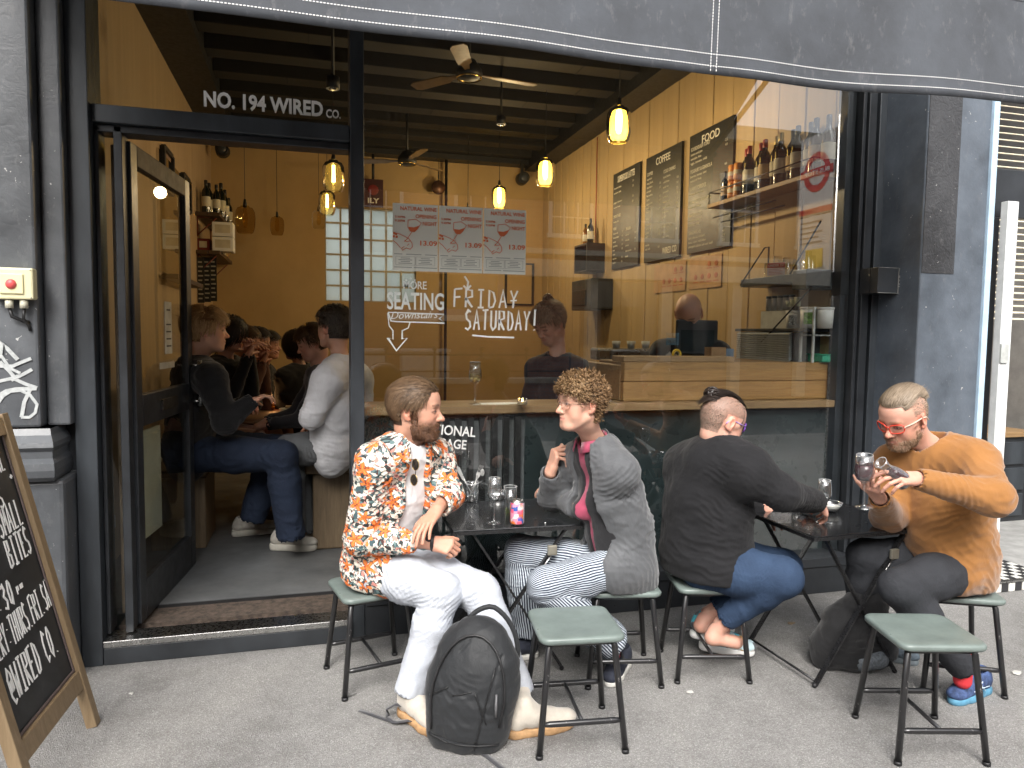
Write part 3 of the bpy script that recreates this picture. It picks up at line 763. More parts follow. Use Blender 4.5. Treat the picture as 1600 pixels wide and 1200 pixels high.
# ================================================================ LEFT PILASTER
pl = thing('pilaster', 'thickly painted black pilaster left of the doorway, tagged with white graffiti', 'pilaster', (-1.6, -.1, 0))
def pp(name, a, b, m, par, bev=.01):
    q = MB(); q.box(a, b); return q.build(name, m, par, bev)
pp('shaft', (-.9, -.13, 1.16), (.46, .14, 4.6), M_PIL, pl, .012)
pp('reveal', (.462, -.06, 1.16), (.555, .09, 4.6), M_PIL, pl, .01)
pp('plinth', (-.9, -.16, 0), (.55, .1, .93), M_PIL, pl, .02)
q = MB(); prof = [(.0, .93), (.035, .93), (.055, .95), (.06, .98), (.055, 1.01), (.03, 1.03), (.03, 1.06), (.05, 1.08), (.045, 1.10), (.015, 1.13), (.0, 1.158)]
n = len(prof)
vs = [V(-.9, -.15 - a, z) for a, z in prof] + [V(.50 + a * .5, -.15 - a, z) for a, z in prof] + [V(.50 + a * .5, .05, z) for a, z in prof]
fs = [(i, i + 1, n + i + 1, n + i) for i in range(n - 1)] + [(n + i, n + i + 1, 2 * n + i + 1, 2 * n + i) for i in range(n - 1)]
q.add(vs, fs); q.build('moulding', M_PIL, pl)
# graffiti on the face
gf = MB()
def gpt(px, py): p = PY(px, py, -.2335); return (p.x + 1.6, p.z)
def gstroke(pts, w=.014):
    ribbon(gf, [gpt(*p) for p in pts], w, -.1335)
gstroke([(0, 560), (3, 534), (12, 545), (28, 562)], .016); gstroke([(0, 552), (15, 575), (32, 583)], .012)
gstroke([(-2, 572), (20, 572), (36, 565), (49, 560)]); gstroke([(0, 565), (15, 580), (25, 592)]); gstroke([(-3, 596), (15, 592), (36, 585), (50, 577)]); gstroke([(18, 595), (50, 578)], .010)
gstroke([(22, 592), (40, 600), (58, 606)]); gstroke([(-2, 618), (10, 611), (25, 608), (57, 607)], .016); gstroke([(47, 609), (38, 628), (34, 650), (33, 652)], .015)
gstroke([(12, 612), (32, 610), (47, 617), (58, 632), (55, 645), (46, 652), (33, 652)], .012); gstroke([(-2, 628), (5, 618), (15, 612)])
gm_ = mat('graffiti_pen', (.42, .44, .44), .6, var=.12, vscale=60)
gf.build('graffiti', gm_, pl)
gf = MB()
def gstroke2(pts, w):
    ribbon(gf, [((lambda p: (p.x + 1.6, p.z))(PY(x, y_, -.30))) for x, y_ in pts], w, -.2)
# call point box
cb = PY(22, 443, -.26)
ab = thing('emergency_call_box', 'cream electrical box with round red button on the black pilaster', 'call box', (cb.x, -.232, cb.z))
q = MB(); q.bbox((-.075, -.055, -.068), (.08, 0, .066), .008); q.build('housing', mat('cream_plastic', (.70, .66, .42), .45, var=.05), ab)
q = MB(); q.bbox((-.045, -.063, -.045), (.045, -.054, .04), .004); q.build('cover_plate', mat('cream_plastic2', (.72, .67, .40), .5, var=.05), ab)
q = MB(); q.ball((.0, -.064, -.004), (.021, .014, .021), 16, 10); q.build('button', plain('button_red', (.70, .10, .10), .35), ab)
for xx in (-.02, .035):
    q = MB(); q.tube([(xx, -.03, -.07), (xx, -.03, -.105)], .016, 10); q.build('gland', mat('cream_plastic3', (.62, .60, .48), .5), ab)
q = MB(); q.tube([(-.02, -.03, -.105), (-.012, -.028, -.14), (.03, -.02, -.16), (.045, -.004, -.165)], .008); q.tube([(.035, -.03, -.105), (.03, -.025, -.15), (.045, -.01, -.18), (.047, -.004, -.20)], .007); q.build('cable', M_BLACK, ab)
for xx in (-.068, .07):
    for zz in (-.06, .058):
        q = MB(); q.ball((xx, -.056, zz), .003, 6, 4); q.build('screw', M_STEEL, ab)

# ================================================================ RIGHT PILASTER AND ITS RETURN
YP = -.35; XR = PY(1440, 400, YP).x; KX = 3.5 / 3.25
rp = thing('pilaster', 'slate blue painted pilaster behind the man in the orange sweater', 'pilaster', (XR, YP, 0))
pp('shaft', (.0, .0, .45), (.478, .5, 4.6), M_PILB, rp, .01)
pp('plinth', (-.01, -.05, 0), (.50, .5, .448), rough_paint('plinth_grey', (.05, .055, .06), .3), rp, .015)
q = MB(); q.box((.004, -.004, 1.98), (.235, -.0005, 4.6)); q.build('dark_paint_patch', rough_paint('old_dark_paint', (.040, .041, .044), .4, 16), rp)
clad = thing('cladding', 'dark boarded strip between the window edge and the right pilaster', 'cladding', (3.35, 0, 0))
def cboard(px0, px1, y_, m_, name='board', d=.05):
    a, b = PY(px0, 430, y_).x - 3.35, PY(px1, 430, y_).x - 3.35; q = MB(); q.box((a, y_, 0), (b, y_ + d, 4.3)); q.build(name, m_, clad, .005)
cboard(1352, 1364, .02, M_SOFF, 'gap_board'); cboard(1364, 1382, -.03, M_FRAME2); cboard(1383, 1400, -.035, M_FRAME2); cboard(1399, 1408, -.0, M_SOFF, 'gap_board'); cboard(1407, 1428, -.12, M_FRAME2, 'board', .1); cboard(1427, 1444, -.04, M_SOFF, 'gap_board')
b0 = PY(1365, 458, -.16); b1 = PY(1440, 421, -.16)
bx = thing('lock_bracket', 'small black steel lock box bracket on the right boarded strip', 'bracket', (b0.x, -.12, b0.z)); bw_ = b1.x - b0.x; bh_ = b1.z - b0.z
q = MB(); q.box((0, -.004, 0), (bw_, .08, bh_)); q.build('back_plate', M_FRAME, bx)
q = MB(); q.box((0, -.07, 0), (bw_ * .42, -.006, bh_)); q.box((bw_ * .43, -.07, 0), (bw_ * .47, -.006, bh_)); q.box((bw_ * .64, -.07, 0), (bw_, -.006, bh_)); q.box((bw_ * .475, -.068, 0), (bw_ * .635, -.006, .008)); q.box((bw_ * .475, -.068, bh_ - .008), (bw_ * .635, -.006, bh_)); q.build('box', M_FRAME, bx, .002)
q = MB(); q.box((bw_ * .44, -.076, bh_ * .25), (bw_ * .48, -.071, bh_ * .7)); q.build('latch', M_STEEL, bx)
q = MB()
for a_, b_, c_, d_ in ((0, 1, 0, .02), (0, 1, .98, 1), (.63, .65, .02, .98), (.98, 1, .02, .98), (.42, .435, .02, .98)): q.box((bw_ * a_, -.0725, bh_ * c_), (bw_ * b_, -.0705, bh_ * d_))
q.build('worn_edge', mat('worn_edge', (.25, .25, .24), .5, .5), bx)

# ================================================================ NEIGHBOURING DOORWAY
wd_ = thing('door_frame', 'pale blue and white painted door frame of the neighbouring shop', 'door frame', (3.898, -0.350, 0))
pp('blue_edge', (-.008, -.02, 0), (.035, .06, 4.2), M_BLUEW, wd_, .004)
pp('white_post', (.04, .05, 0), (.09, .14, 2.62), M_GREYW, wd_, .004)
nb_ = thing('side_door', 'black side door with long steel pull handle beyond the right pilaster', 'door', (4.049, -0.156, .05))
q = MB(); q.box((0, 0, 0), (.17, .05, 2.32)); q.build('leaf', M_FRAME, nb_, .004)
q = MB(); q.box((-.06, 0, 2.32), (.62, .06, 2.62)); q.build('head', M_FRAME, nb_, .004)
q = MB(); q.tube([(.03, 0, 1.42), (.03, -.06, 1.42), (.03, -.06, 1.02), (.03, 0, 1.02)], .009); q.build('handle', M_STEEL, nb_)
q = MB(); q.box((.02, -.004, 1.46), (.065, 0, 1.62)); q.box((.03, -.004, .66), (.06, 0, .95)); q.build('lock_plate', mat('tarnished_steel', (.2, .2, .19), .4, .8), nb_)
q = MB(); q.box((-.04, .08, 2.66), (.18, .16, 4.2)); q.box((-.0, .05, 2.66), (.04, .09, 4.2)); q.box((.10, .05, 2.66), (.15, .09, 4.2)); q.build('moulded_post', M_FRAME2, nb_, .006)
wdoor = thing('white_door', 'white edge of the neighbouring door standing open at the right border', 'door', (4.157, -0.242, .03))
q = MB(); q.box((0, -.02, 0), (.085, .03, 2.42)); q.build('edge', M_WORNWHITE, wdoor, .003)
q = MB(); q.box((.087, -.01, 0), (1.0, .02, 2.38)); q.build('leaf', M_GREYW, wdoor, .004) if False else None
for zz in (.75, 1.42):
    q = MB(); q.box((.0, -.032, zz), (.06, -.018, zz + .12)); q.build('hinge', M_GREYW, wdoor, .002)
bl = thing('window_blind', 'cream slatted blind in the neighbouring shop at the top right', 'blind', (4.362, 0.425, 1.75))
sl = MB(); sl.box((0, -.012, -.002), (.95, .012, .002)); s0 = None
for k in range(34):
    if s0 is None: s0 = sl.build('slat', mat('blind_cream', (.62, .56, .42), .6, var=.05), bl); o = s0
    else: o = s0.copy(); C.objects.link(o); o.parent = bl
    o.location = (0, 0, k * .048); o.rotation_euler = (R(30), 0, 0)
nw = MB(); nw.box((3.64, .6, .0), (3.72, 3, 4.2)); nw.box((3.64, 3, 0), (8, 3.1, 4.2)); tag(nw.build('neighbour_wall', mat('neighbour_wall_paint', (.30, .22, .13), .8)), kind='structure')
cf = thing('tiled_step', 'black and white chequered tile step at the neighbouring door', 'step', (3.963, -0.328, 0))
q = MB(); q.box((0, 0, 0), (2.2, 1.6, .062)); q.build('base', mat('grout', (.3, .3, .29), .8), cf)
tw = .055; tA = MB(); tA.box((0, 0, 0), (tw - .004, tw - .004, .006)); A0 = tA.build('tile', plain('tile_white', (.62, .62, .58), .35), cf); tB = MB(); tB.box((0, 0, 0), (tw - .004, tw - .004, .006)); B0 = tB.build('tile', plain('tile_black', (.03, .03, .033), .3), cf)
fa = fb = False
for i in range(12):
    for j in range(20):
        src = A0 if (i + j) % 2 else B0
        if (i + j) % 2 and not fa: o = A0; fa = True
        elif not (i + j) % 2 and not fb: o = B0; fb = True
        else: o = src.copy(); C.objects.link(o); o.parent = cf
        o.location = (i * tw + .02, j * tw + .03, .0622)
for i in range(12):
    src = A0 if i % 2 else B0; o = src.copy(); C.objects.link(o); o.parent = cf; o.rotation_euler = (R(90), 0, 0); o.location = (i * tw + .02, -.0005, .004)
q = MB(); q.box((0, -.012, .0635), (2.2, .02, .072)); q.build('nosing', M_STEEL, cf)
dk = thing('drawer_counter', 'dark counter with drawers and tan top inside the neighbouring shop', 'counter', (4.308, 0.888, .06))
q = MB(); q.box((0, 0, 0), (1.6, .5, .72)); q.build('cabinet', M_FRAME, dk, .004)
q = MB(); q.box((-.02, -.03, .722), (1.62, .5, .765)); q.build('worktop', M_OAK, dk, .004)
for k in range(3):
    q = MB(); q.box((.03, -.018, .05 + k * .22), (1.5, -.001, .24 + k * .22)); dd = q.build('drawer', M_FRAME2, dk, .004)
    q = MB(); q.tube([(.2, -.03, .16 + k * .22), (.4, -.03, .16 + k * .22)], .006); q.build('handle', M_STEEL, dd)

# ================================================================ AWNING
aw = thing('awning', 'charcoal canvas awning with white double stitching across the shopfront', 'awning', (0, -1.35, 2.58))
M_CANV = rough_paint('awning_canvas', (.058, .064, .074), .12, 5, .75, False)
X0, X1 = -1.35, 3.08
nx_, nz_ = 120, 16
def vz(x): return .003 * sin(x * 2.1 + .6) + .002 * sin(x * 5.3) - .004 * math.exp(-((x - 1.45) / .12) ** 2) + .012 * max(0, x - 1.6)
def vy(x, t): return (.012 * sin(x * 3.1 + 2) + .010 * sin(x * 7.0)) * t + .02 * t * sin(x * 1.3)
vs, fs = [], []
HV = .46
for i in range(nx_ + 1):
    x = X0 + (X1 - X0) * i / nx_
    for j in range(nz_ + 1):
        t = 1 - j / nz_; vs.append((x, vy(x, t), vz(x) * t + (1 - t) * HV))
for i in range(nx_):
    for j in range(nz_): a = i * (nz_ + 1) + j; fs.append((a, a + nz_ + 1, a + nz_ + 2, a + 1))
q = MB(); q.add(vs, fs, True); o = q.build('valance', M_CANV, aw); sm = o.modifiers.new('s', 'SOLIDIFY'); sm.thickness = .006; sm.offset = 0
q = MB(); stc = MB()
def stitchline(fx, x0, x1, horizontal=True):
    n_ = int(abs(x1 - x0) / .011)
    for k in range(n_):
        a = x0 + (x1 - x0) * k / n_; b = a + (x1 - x0) / n_ * .62
        p, r_ = fx(a), fx(b); d = (r_ - p).normalized(); s_ = d.cross(V(0, 1, 0)) * .0016
        stc.add([p - s_, p + s_, r_ + s_, r_ - s_], [(0, 1, 2, 3)])
for off in (.030, .072):
    stitchline(lambda x, o_=off: V(x, vy(x, 1 - o_ / HV) - .0045, vz(x) * (1 - o_ / HV) + o_), X0, X1)
for xs in (1.452, 1.476):
    stitchline(lambda z, x_=xs: V(x_, vy(x_, 1 - z / HV) - .0045, vz(x_) * (1 - z / HV) + z), .012, HV)
stc.build('stitching', plain('thread_white', (.75, .75, .74), .7), aw)
q = MB(); q.add([V(X0, 0, HV), V(X1, 0, HV), V(X1, 1.3, 1.35), V(X0, 1.3, 1.35)], [(0, 1, 2, 3)]); o = q.build('canopy', M_CANV, aw); sm = o.modifiers.new('s', 'SOLIDIFY'); sm.thickness = .006
q = MB(); q.tube([(X0, .02, HV - .02), (X1, .02, HV - .02)], .025); q.build('front_bar', M_FRAME2, aw)
for xx in (X0 + .05, X1 - .05):
    q = MB(); q.tube([(xx, .03, HV - .03), (xx, 1.25, 1.0)], .018); q.build('arm', M_FRAME2, aw)

# upper storeys of the shop's own building, which shade the awning from above
ub = thing('upper_facade', 'upper storeys of the building above the shop, out of the picture', 'facade', (0, 0, 4.6))
q = MB(); q.box((-8, .02, 0), (3.6, .4, 5)); q.box((3.62, .02, -.4), (10, .4, 5)); q.build('wall', mat('upper_brick', (.30, .17, .11), .85, var=.2, bmp=.4), ub)

def side_building(label, x0, x1, h, col):
    t = thing('building', label, 'building', ((x0 + x1) / 2, .1, 0)); hw = (x1 - x0) / 2
    q = MB(); q.box((-hw, .0, 0), (hw, 6, h)); q.build('wall', mat('render_' + label[:5], col, .8, var=.1, bmp=.3), t)
    k = 0; x = -hw + .9
    while x < hw - 1.4:
        q = MB(); q.box((x, -.05, .7), (x + 1.9, -.002, 2.8)); w_ = q.build('shop_window', M_FRAME, t)
        q = MB(); q.box((x + .08, -.06, .8), (x + 1.82, -.051, 2.7)); q.build('pane', plain('pane_dark', (.03, .035, .04), .08), w_)
        q = MB(); q.box((x + .4, -.06, 4.3), (x + 1.5, -.002, 6.0)); w_ = q.build('window', M_WORNWHITE, t); q = MB(); q.box((x + .48, -.07, 4.38), (x + 1.42, -.061, 5.92)); q.build('pane', MATS['pane_dark'], w_)
        x += 2.6
side_building('grey rendered shop building beyond the neighbouring doorway on the right', 6.2, 26, 8.5, (.32, .31, .29))
side_building('brown brick shop building along the street to the left', -24, -2.6, 8.5, (.26, .16, .11))

# ================================================================ STREET OPPOSITE (seen mirrored in the glass)
def brickmat(name, c1, c2, mo, sc=1.0):
    m, nt, b = _mat(name)
    v = coords(nt, (1, 1, 1), rot=(R(90), 0, 0))
    br = nt.nodes.new('ShaderNodeTexBrick'); br.inputs['Scale'].default_value = 1 / sc
    br.inputs['Brick Width'].default_value = .225; br.inputs['Row Height'].default_value = .075; br.inputs['Mortar Size'].default_value = .006
    br.inputs['Color1'].default_value = c1 + (1,); br.inputs['Color2'].default_value = c2 + (1,); br.inputs['Mortar'].default_value = mo + (1,)
    nt.links.new(v, br.inputs['Vector'])
    nt.links.new(mixc(nt, math_(nt, 'MULTIPLY', noise(nt, v, 2.5, 4), .5), br.outputs['Color'], (.16, .09, .065)), b.inputs['Base Color']); b.inputs['Roughness'].default_value = .9
    bump(nt, b, br.outputs['Fac'], -.5, .01); return m
M_BRK = brickmat('red_brick', (.50, .24, .15), (.38, .17, .11), (.35, .30, .26))
M_STUC = mat('pale_stucco', (.72, .68, .58), .8, var=.08)
M_SASH = mat('sash_white', (.8, .8, .78), .5, var=.05)
M_PANE = glass('far_pane', (.12, .13, .14), 3.0, .0, 1.5)
YB = -13.0
def far_building(name, label, x0, x1, h, mwall, wins, parent_parts=()):
    t = thing(name, label, 'building', ((x0 + x1) / 2, YB, 0)); hw = (x1 - x0) / 2
    q = MB(); q.box((-hw, -6, 0), (hw, 0, h)); q.build('wall', mwall, t)
    q = MB(); q.box((-hw - .1, -.1, h - .35), (hw + .1, .25, h)); q.build('cornice', M_STUC, t)
    for (cx, z0, w_, h_) in wins:
        f = MB(); cx -= (x0 + x1) / 2
        f.box((cx - w_ / 2 - .08, .001, z0 - .1), (cx + w_ / 2 + .08, .1, z0)); f.box((cx - w_ / 2 - .06, .001, z0 + h_), (cx + w_ / 2 + .06, .06, z0 + h_ + .14))
        for sx in (-1, 1): f.box((cx + sx * w_ / 2 - .04, .001, z0), (cx + sx * w_ / 2 + .04, .07, z0 + h_))
        f.box((cx - w_ / 2, .02, z0 + h_ / 2 - .03), (cx + w_ / 2, .075, z0 + h_ / 2 + .03))
        for k in (1, 2): f.box((cx - w_ / 2 + w_ * k / 3 - .014, .02, z0), (cx - w_ / 2 + w_ * k / 3 + .014, .06, z0 + h_))
        for k in (1, 3): f.box((cx - w_ / 2, .02, z0 + h_ * k / 4 - .014), (cx + w_ / 2, .06, z0 + h_ * k / 4 + .014))
        fo = f.build('window', M_SASH, t)
        g_ = MB(); g_.box((cx - w_ / 2, .002, z0), (cx + w_ / 2, .015, z0 + h_)); g_.build('pane', M_PANE, fo)
    return t
xs = [1.5 + 2.3 * k for k in range(10)]
fb_ = far_building('brick_building', 'red brick terrace with white sash windows mirrored in the shop window', -3.0, 24.0, 6.9, M_BRK, [(x, 4.0, 1.05, 1.6) for x in xs])
far_building('rendered_building', 'pale rendered building beyond the left end of the brick terrace', -24.0, -3.2, 6.4, M_STUC, [(-6 - 3 * k, 4, 1.1, 1.7) for k in range(5)])
q = MB(); q.box((-2.9 - 10.5, .002, 2.95), (23.9 - 10.5, .35, 3.35)); q.box((4.0 - 10.5, .002, 3.5), (23.9 - 10.5, .2, 3.62)); q.build('shop_fascia', M_STUC, fb_)
for k in range(9):
    x = 6.5 + k * 2.0 - 10.5
    q = MB(); q.box((x, .002, 0), (x + .28, .18, 2.948)); q.build('shop_column', M_STUC, fb_)
    q = MB(); q.box((x + .32, .002, .7), (x + 1.95, .05, 2.9)); q.build('shop_window', M_PANE, fb_)
pw_ = thing('ground_floor_window', 'purple framed window with white sill in the brick terrace opposite', 'window', (3.1, YB, 2.0))
q = MB(); q.box((-1.3, .001, 0), (-1.18, .12, 1.2)); q.box((1.18, .001, 0), (1.3, .12, 1.2)); q.box((-1.3, .002, 1.1), (1.3, .1, 1.2)); q.box((-1.3, .002, 0), (1.3, .12, .14)); q.build('frame', mat('purple_paint', (.17, .14, .30), .5), pw_)
q = MB(); q.box((-1.4, .001, -.14), (1.4, .2, -.002)); q.build('sill', M_SASH, pw_)
q = MB(); q.box((-1.17, .002, .15), (1.17, .03, 1.09)); q.build('pane', M_PANE, pw_)
lwl = thing('low_wall', 'low brick wall with pale stone coping across the street', 'wall', (1.5, -10.5, -.12))
q = MB(); q.box((-4, -.12, 0), (4, .12, .7)); q.build('brickwork', M_BRK, lwl)
q = MB(); q.box((-4.05, -.18, .702), (4.05, .18, .80)); q.build('coping', mat('coping_stone', (.55, .53, .46), .8, var=.1), lwl)
rl = thing('railing', 'black iron railing with ball finials across the street', 'railing', (1.5, -11.2, -.12))
q = MB(); q.tube([(-4, 0, 1.25), (4, 0, 1.25)], .02); q.tube([(-4, 0, .9), (4, 0, .9)], .015); q.build('rail', M_FRAME, rl)
for k in range(9):
    q = MB(); q.tube([(-4 + k, 0, 0), (-4 + k, 0, 1.32)], .025); q.ball((-4 + k, 0, 1.37), .05, 10, 6); q.build('post', M_FRAME, rl)
for k, xx in enumerate((1.0, 2.35)):
    cbn = thing('white_cabinet', 'white street cabinet behind the railing opposite, ' + ('the left one' if k else 'the right one'), 'cabinet', (xx, -11.6, -.12), 0, 'white cabinets behind the railing')
    q = MB(); q.bbox((-.5, -.25, 0), (.5, .25, 1.3), .03); q.build('body', M_SASH, cbn); q = MB(); q.box((-.52, -.28, 1.302), (.52, .28, 1.36)); q.build('lid', M_SASH, cbn)
tl_ = thing('to_let_sign', 'small pale blue shop to let sign across the street', 'sign', (8.7, YB + .4, 1.35))
q = MB(); q.box((-.17, 0, 0), (.17, .03, .30)); q.build('board', plain('sign_blue', (.18, .50, .68), .5), tl_)
q = MB(); put_text(q, 'SHOP', frame_M((.13, .032, .17), (-1, 0, 0), (0, 0, 1)), .10, width=.26, depth=.001); put_text(q, 'TO LET', frame_M((.13, .032, .05), (-1, 0, 0), (0, 0, 1)), .10, width=.26, depth=.001); q.build('lettering', M_BLACK, tl_)
# bus stop
bs = thing('bus_stop', 'bus stop flag with red ring roundel on a grey post', 'bus stop', (4.76, -2.05, .05))
q = MB(); q.tube([(0, .1, 0), (0, .1, 3.6)], .04, 12); q.build('post', M_STEEL, bs)
q = MB(); q.box((-.02, -.46, 2.74), (.02, .04, 3.5)); fl_ = q.build('flag', plain('sign_white', (.82, .82, .80), .4), bs)
def bus_face(mb, side):
    n = 40; cy, cz = -.21, 3.14; xx = side * .022
    vs = []; 
    for k in range(n):
        t = 2 * pi * k / n; vs += [V(xx, cy + .19 * cos(t), cz + .19 * sin(t)), V(xx, cy + .125 * cos(t), cz + .125 * sin(t))]
    mb.add(vs, [(2 * k, 2 * k + 1, (2 * k + 3) % (2 * n), (2 * k + 2) % (2 * n)) for k in range(n)])
    mb.box((xx - .001, cy - .235, cz - .04), (xx + .002 * side, cy + .235, cz + .04)); mb.box((xx - .001, -.45, 2.745), (xx + .001, .03, 2.80))
q = MB(); bus_face(q, -1); bus_face(q, 1); q.build('roundel', plain('roundel_red', (.68, .03, .04), .4), fl_)
q = MB(); put_text(q, 'BUS STOP', frame_M((-.0255, -.02, 3.12), (0, -1, 0), (0, 0, 1)), .06, width=.36, depth=.0008, bold=.001)
put_text(q, 'BUS STOP', frame_M((.0255, -.40, 3.12), (0, 1, 0), (0, 0, 1)), .06, width=.36, depth=.0008, bold=.001); q.build('lettering', plain('sign_white2', (.85, .85, .85), .5), fl_)
q = MB(); q.box((-.018, -.46, 2.18), (.018, .04, 2.72)); pn = q.build('route_panel', plain('panel_grey', (.66, .68, .66), .5), bs)
q = MB(); q.box((-.021, -.33, 2.22), (.021, -.08, 2.40)); q.build('yellow_tile', plain('tile_yellow', (.85, .62, .05), .5), pn)
q = MB()
for sgn in (-1, 1):
    for k in range(5): q.box((sgn * .019 - .001, -.42, 2.46 + k * .05), (sgn * .019 + .001, -.10 - .05 * (k % 2), 2.475 + k * .05))
q.build('print', plain('print_dark', (.1, .1, .1), .6), pn)
# ================================================================ INSIDE THE SHOP
# pendants
def shade_glass(name, tint, milk, k):
    m, nt, b = _mat(name); nt.nodes.remove(b); out = nt.nodes['Material Output']
    tr = nt.nodes.new('ShaderNodeBsdfTransparent'); tr.inputs[0].default_value = tint + (1,); tl = nt.nodes.new('ShaderNodeBsdfTranslucent'); tl.inputs[0].default_value = milk + (1,)
    m1 = nt.nodes.new('ShaderNodeMixShader'); m1.inputs[0].default_value = k; nt.links.new(tr.outputs[0], m1.inputs[1]); nt.links.new(tl.outputs[0], m1.inputs[2])
    gl = nt.nodes.new('ShaderNodeBsdfGlossy'); gl.inputs['Roughness'].default_value = .02; fr = nt.nodes.new('ShaderNodeLayerWeight'); fr.inputs[0].default_value = .25
    m2 = nt.nodes.new('ShaderNodeMixShader'); nt.links.new(fr.outputs['Fresnel'], m2.inputs[0]); nt.links.new(m1.outputs[0], m2.inputs[1]); nt.links.new(gl.outputs[0], m2.inputs[2]); nt.links.new(m2.outputs[0], out.inputs[0]); return m
M_AMB = shade_glass('amber_glass', (1, .86, .42), (1, .70, .16), .38)
M_OLV = shade_glass('olive_glass', (.88, .84, .60), (.7, .6, .25), .10)
def lamp_glow(k):
    m, nt, b = _mat('lamp_filament_%d' % k); b.inputs['Emission Color'].default_value = (1, .68, .20, 1); b.inputs['Emission Strength'].default_value = k; return m
M_FIL = lamp_glow(12)
PEN = [(.040, .285), (.046, .272), (.075, .262), (.096, .225), (.102, .16), (.098, .07), (.082, .016), (.066, .0)]
def pendant(label, px, py, d, lit, gls, s=1.0, group=None, shape=PEN):
    c = P(px, py, d) - V(0, 0, .15 * s); t = thing('pendant_lamp', label, 'lamp', c, 0, group)
    q = MB(); q.lathe([(r * s, z * s) for r, z in shape], n=28); q.build('shade', gls, t)
    q = MB(); q.tube([(0, 0, .33 * s), (0, 0, CE - c.z - .14)], .003, 6); q.build('cord', M_BLACK, t)
    q = MB(); q.lathe([(.0, .355 * s), (.012 * s, .35 * s), (.020 * s, .30 * s), (.022 * s, .27 * s), (.0, .265 * s)], n=16); q.build('holder', M_BLACK, t)
    q = MB(); q.lathe([(0, .262 * s), (.016, .255 * s), (.024, .20 * s), (.024, .09 * s), (.012, .06 * s), (0, .055 * s)], n=16)
    if not lit or lit < 10: q.build('bulb', glass('bulb_glass', (.98, .9, .7), 1.5), t)
    if lit:
        q = MB()
        for k in range(5):
            a = 2 * pi * k / 5; q.tube([(.010 * cos(a), .010 * sin(a), .24 * s), (.013 * cos(a), .013 * sin(a), .09 * s)], .0035, 6)
        q.build('filament', M_FIL, t)
        if lit > 10: q = MB(); q.lathe([(0, .25), (.02, .24), (.026, .19), (.024, .10), (.012, .07), (0, .066)], n=16); q.build('bulb', lamp_glow(26), t)
        ld = bpy.data.lights.new('lamp_light', 'POINT'); ld.energy = lit; ld.color = (1, .76, .44); ld.shadow_soft_size = .05
        lo = bpy.data.objects.new('lamp_light', ld); C.objects.link(lo); lo.parent = t; lo.location = (0, 0, -.06)
    return t
g_ = 'glass pendant lamps on cords'
pendant('nearest and largest lit amber glass pendant lamp above the counter', 967, 193, 5.6, 18, M_AMB, .95, g_)
pendant('lit amber pendant lamp between the nearest and the farthest lit lamps', 852, 268, 7.3, 18, M_AMB, .95, g_)
pendant('farthest lit amber pendant lamp above the wine posters', 780, 307, 8.8, 18, M_AMB, .95, g_)
pendant('upper olive glass pendant lamp seen at the top right of the doorway', 521, 274, 6.3, 2, M_OLV, .95, g_)
pendant('lower olive glass pendant lamp hanging in front of the glass blocks', 511, 316, 8.0, 2, M_OLV, .95, g_)
pendant('clear glass pendant lamp partly hidden left of the olive ones', 498, 342, 9.0, 0, glass('clear_lamp_glass', (.95, .93, .85), 2), .8, g_)
pendant('smoky amber pendant lamp on a long cord over the far table', 383, 342, 7.6, 0, glass('smoke_glass', (.80, .70, .5), 1.5), 1.0, g_)
pendant('faint smoky pendant lamp right of the other smoky one', 433, 352, 8.8, 0, MATS['smoke_glass'], .8, g_)
pendant('small unlit pendant whose black cord drops behind the middle poster', 731, 335, 9.0, 0, MATS['smoke_glass'], .7, g_)
# ceiling fans
def fan(label, px, py, d, R0, rot):
    c = P(px, py, d); t = thing('ceiling_fan', label, 'fan', (c.x, c.y, c.z), rot, None)
    q = MB(); q.lathe([(0, .12), (.05, .11), (.10, .04), (.11, .0), (.10, -.025), (.06, -.04), (0, -.045)], n=28); q.build('motor', M_BLACK, t)
    q = MB(); q.lathe([(.098, -.022), (.107, -.030), (.098, -.038)], n=28); q.build('ring', plain('brass', (.6, .42, .14), .25, 1), t)
    q = MB(); q.tube([(0, 0, .1), (0, 0, CE - c.z - .01)], .014, 8); q.lathe([(0, .0), (.05, .01), (.055, .05), (0, .06)], c=(0, 0, CE - c.z - .08), n=16); q.build('rod', M_BLACK, t)
    for k in range(3):
        a = 2 * pi * k / 3; Mx = Matrix.Rotation(a, 4, 'Z') @ Matrix.Rotation(R(10), 4, 'X')
        q = MB(); q.prism([(.09, -.018), (.20, -.03), (.24, -.055), (R0 - .04, -.065), (R0, -.04), (R0, .04), (R0 - .05, .065), (.24, .055), (.20, .03), (.09, .018)], Mx, .008)
        q.build('blade', mat('fan_blade_brown', (.16, .10, .045), .35, var=.2), t)
fan('dark ceiling fan with brass ring near the window', 733, 116, 5.9, .60, R(10))
fan('farther black ceiling fan hanging from a rod over the back of the room', 636, 252, 8.3, .60, R(40))
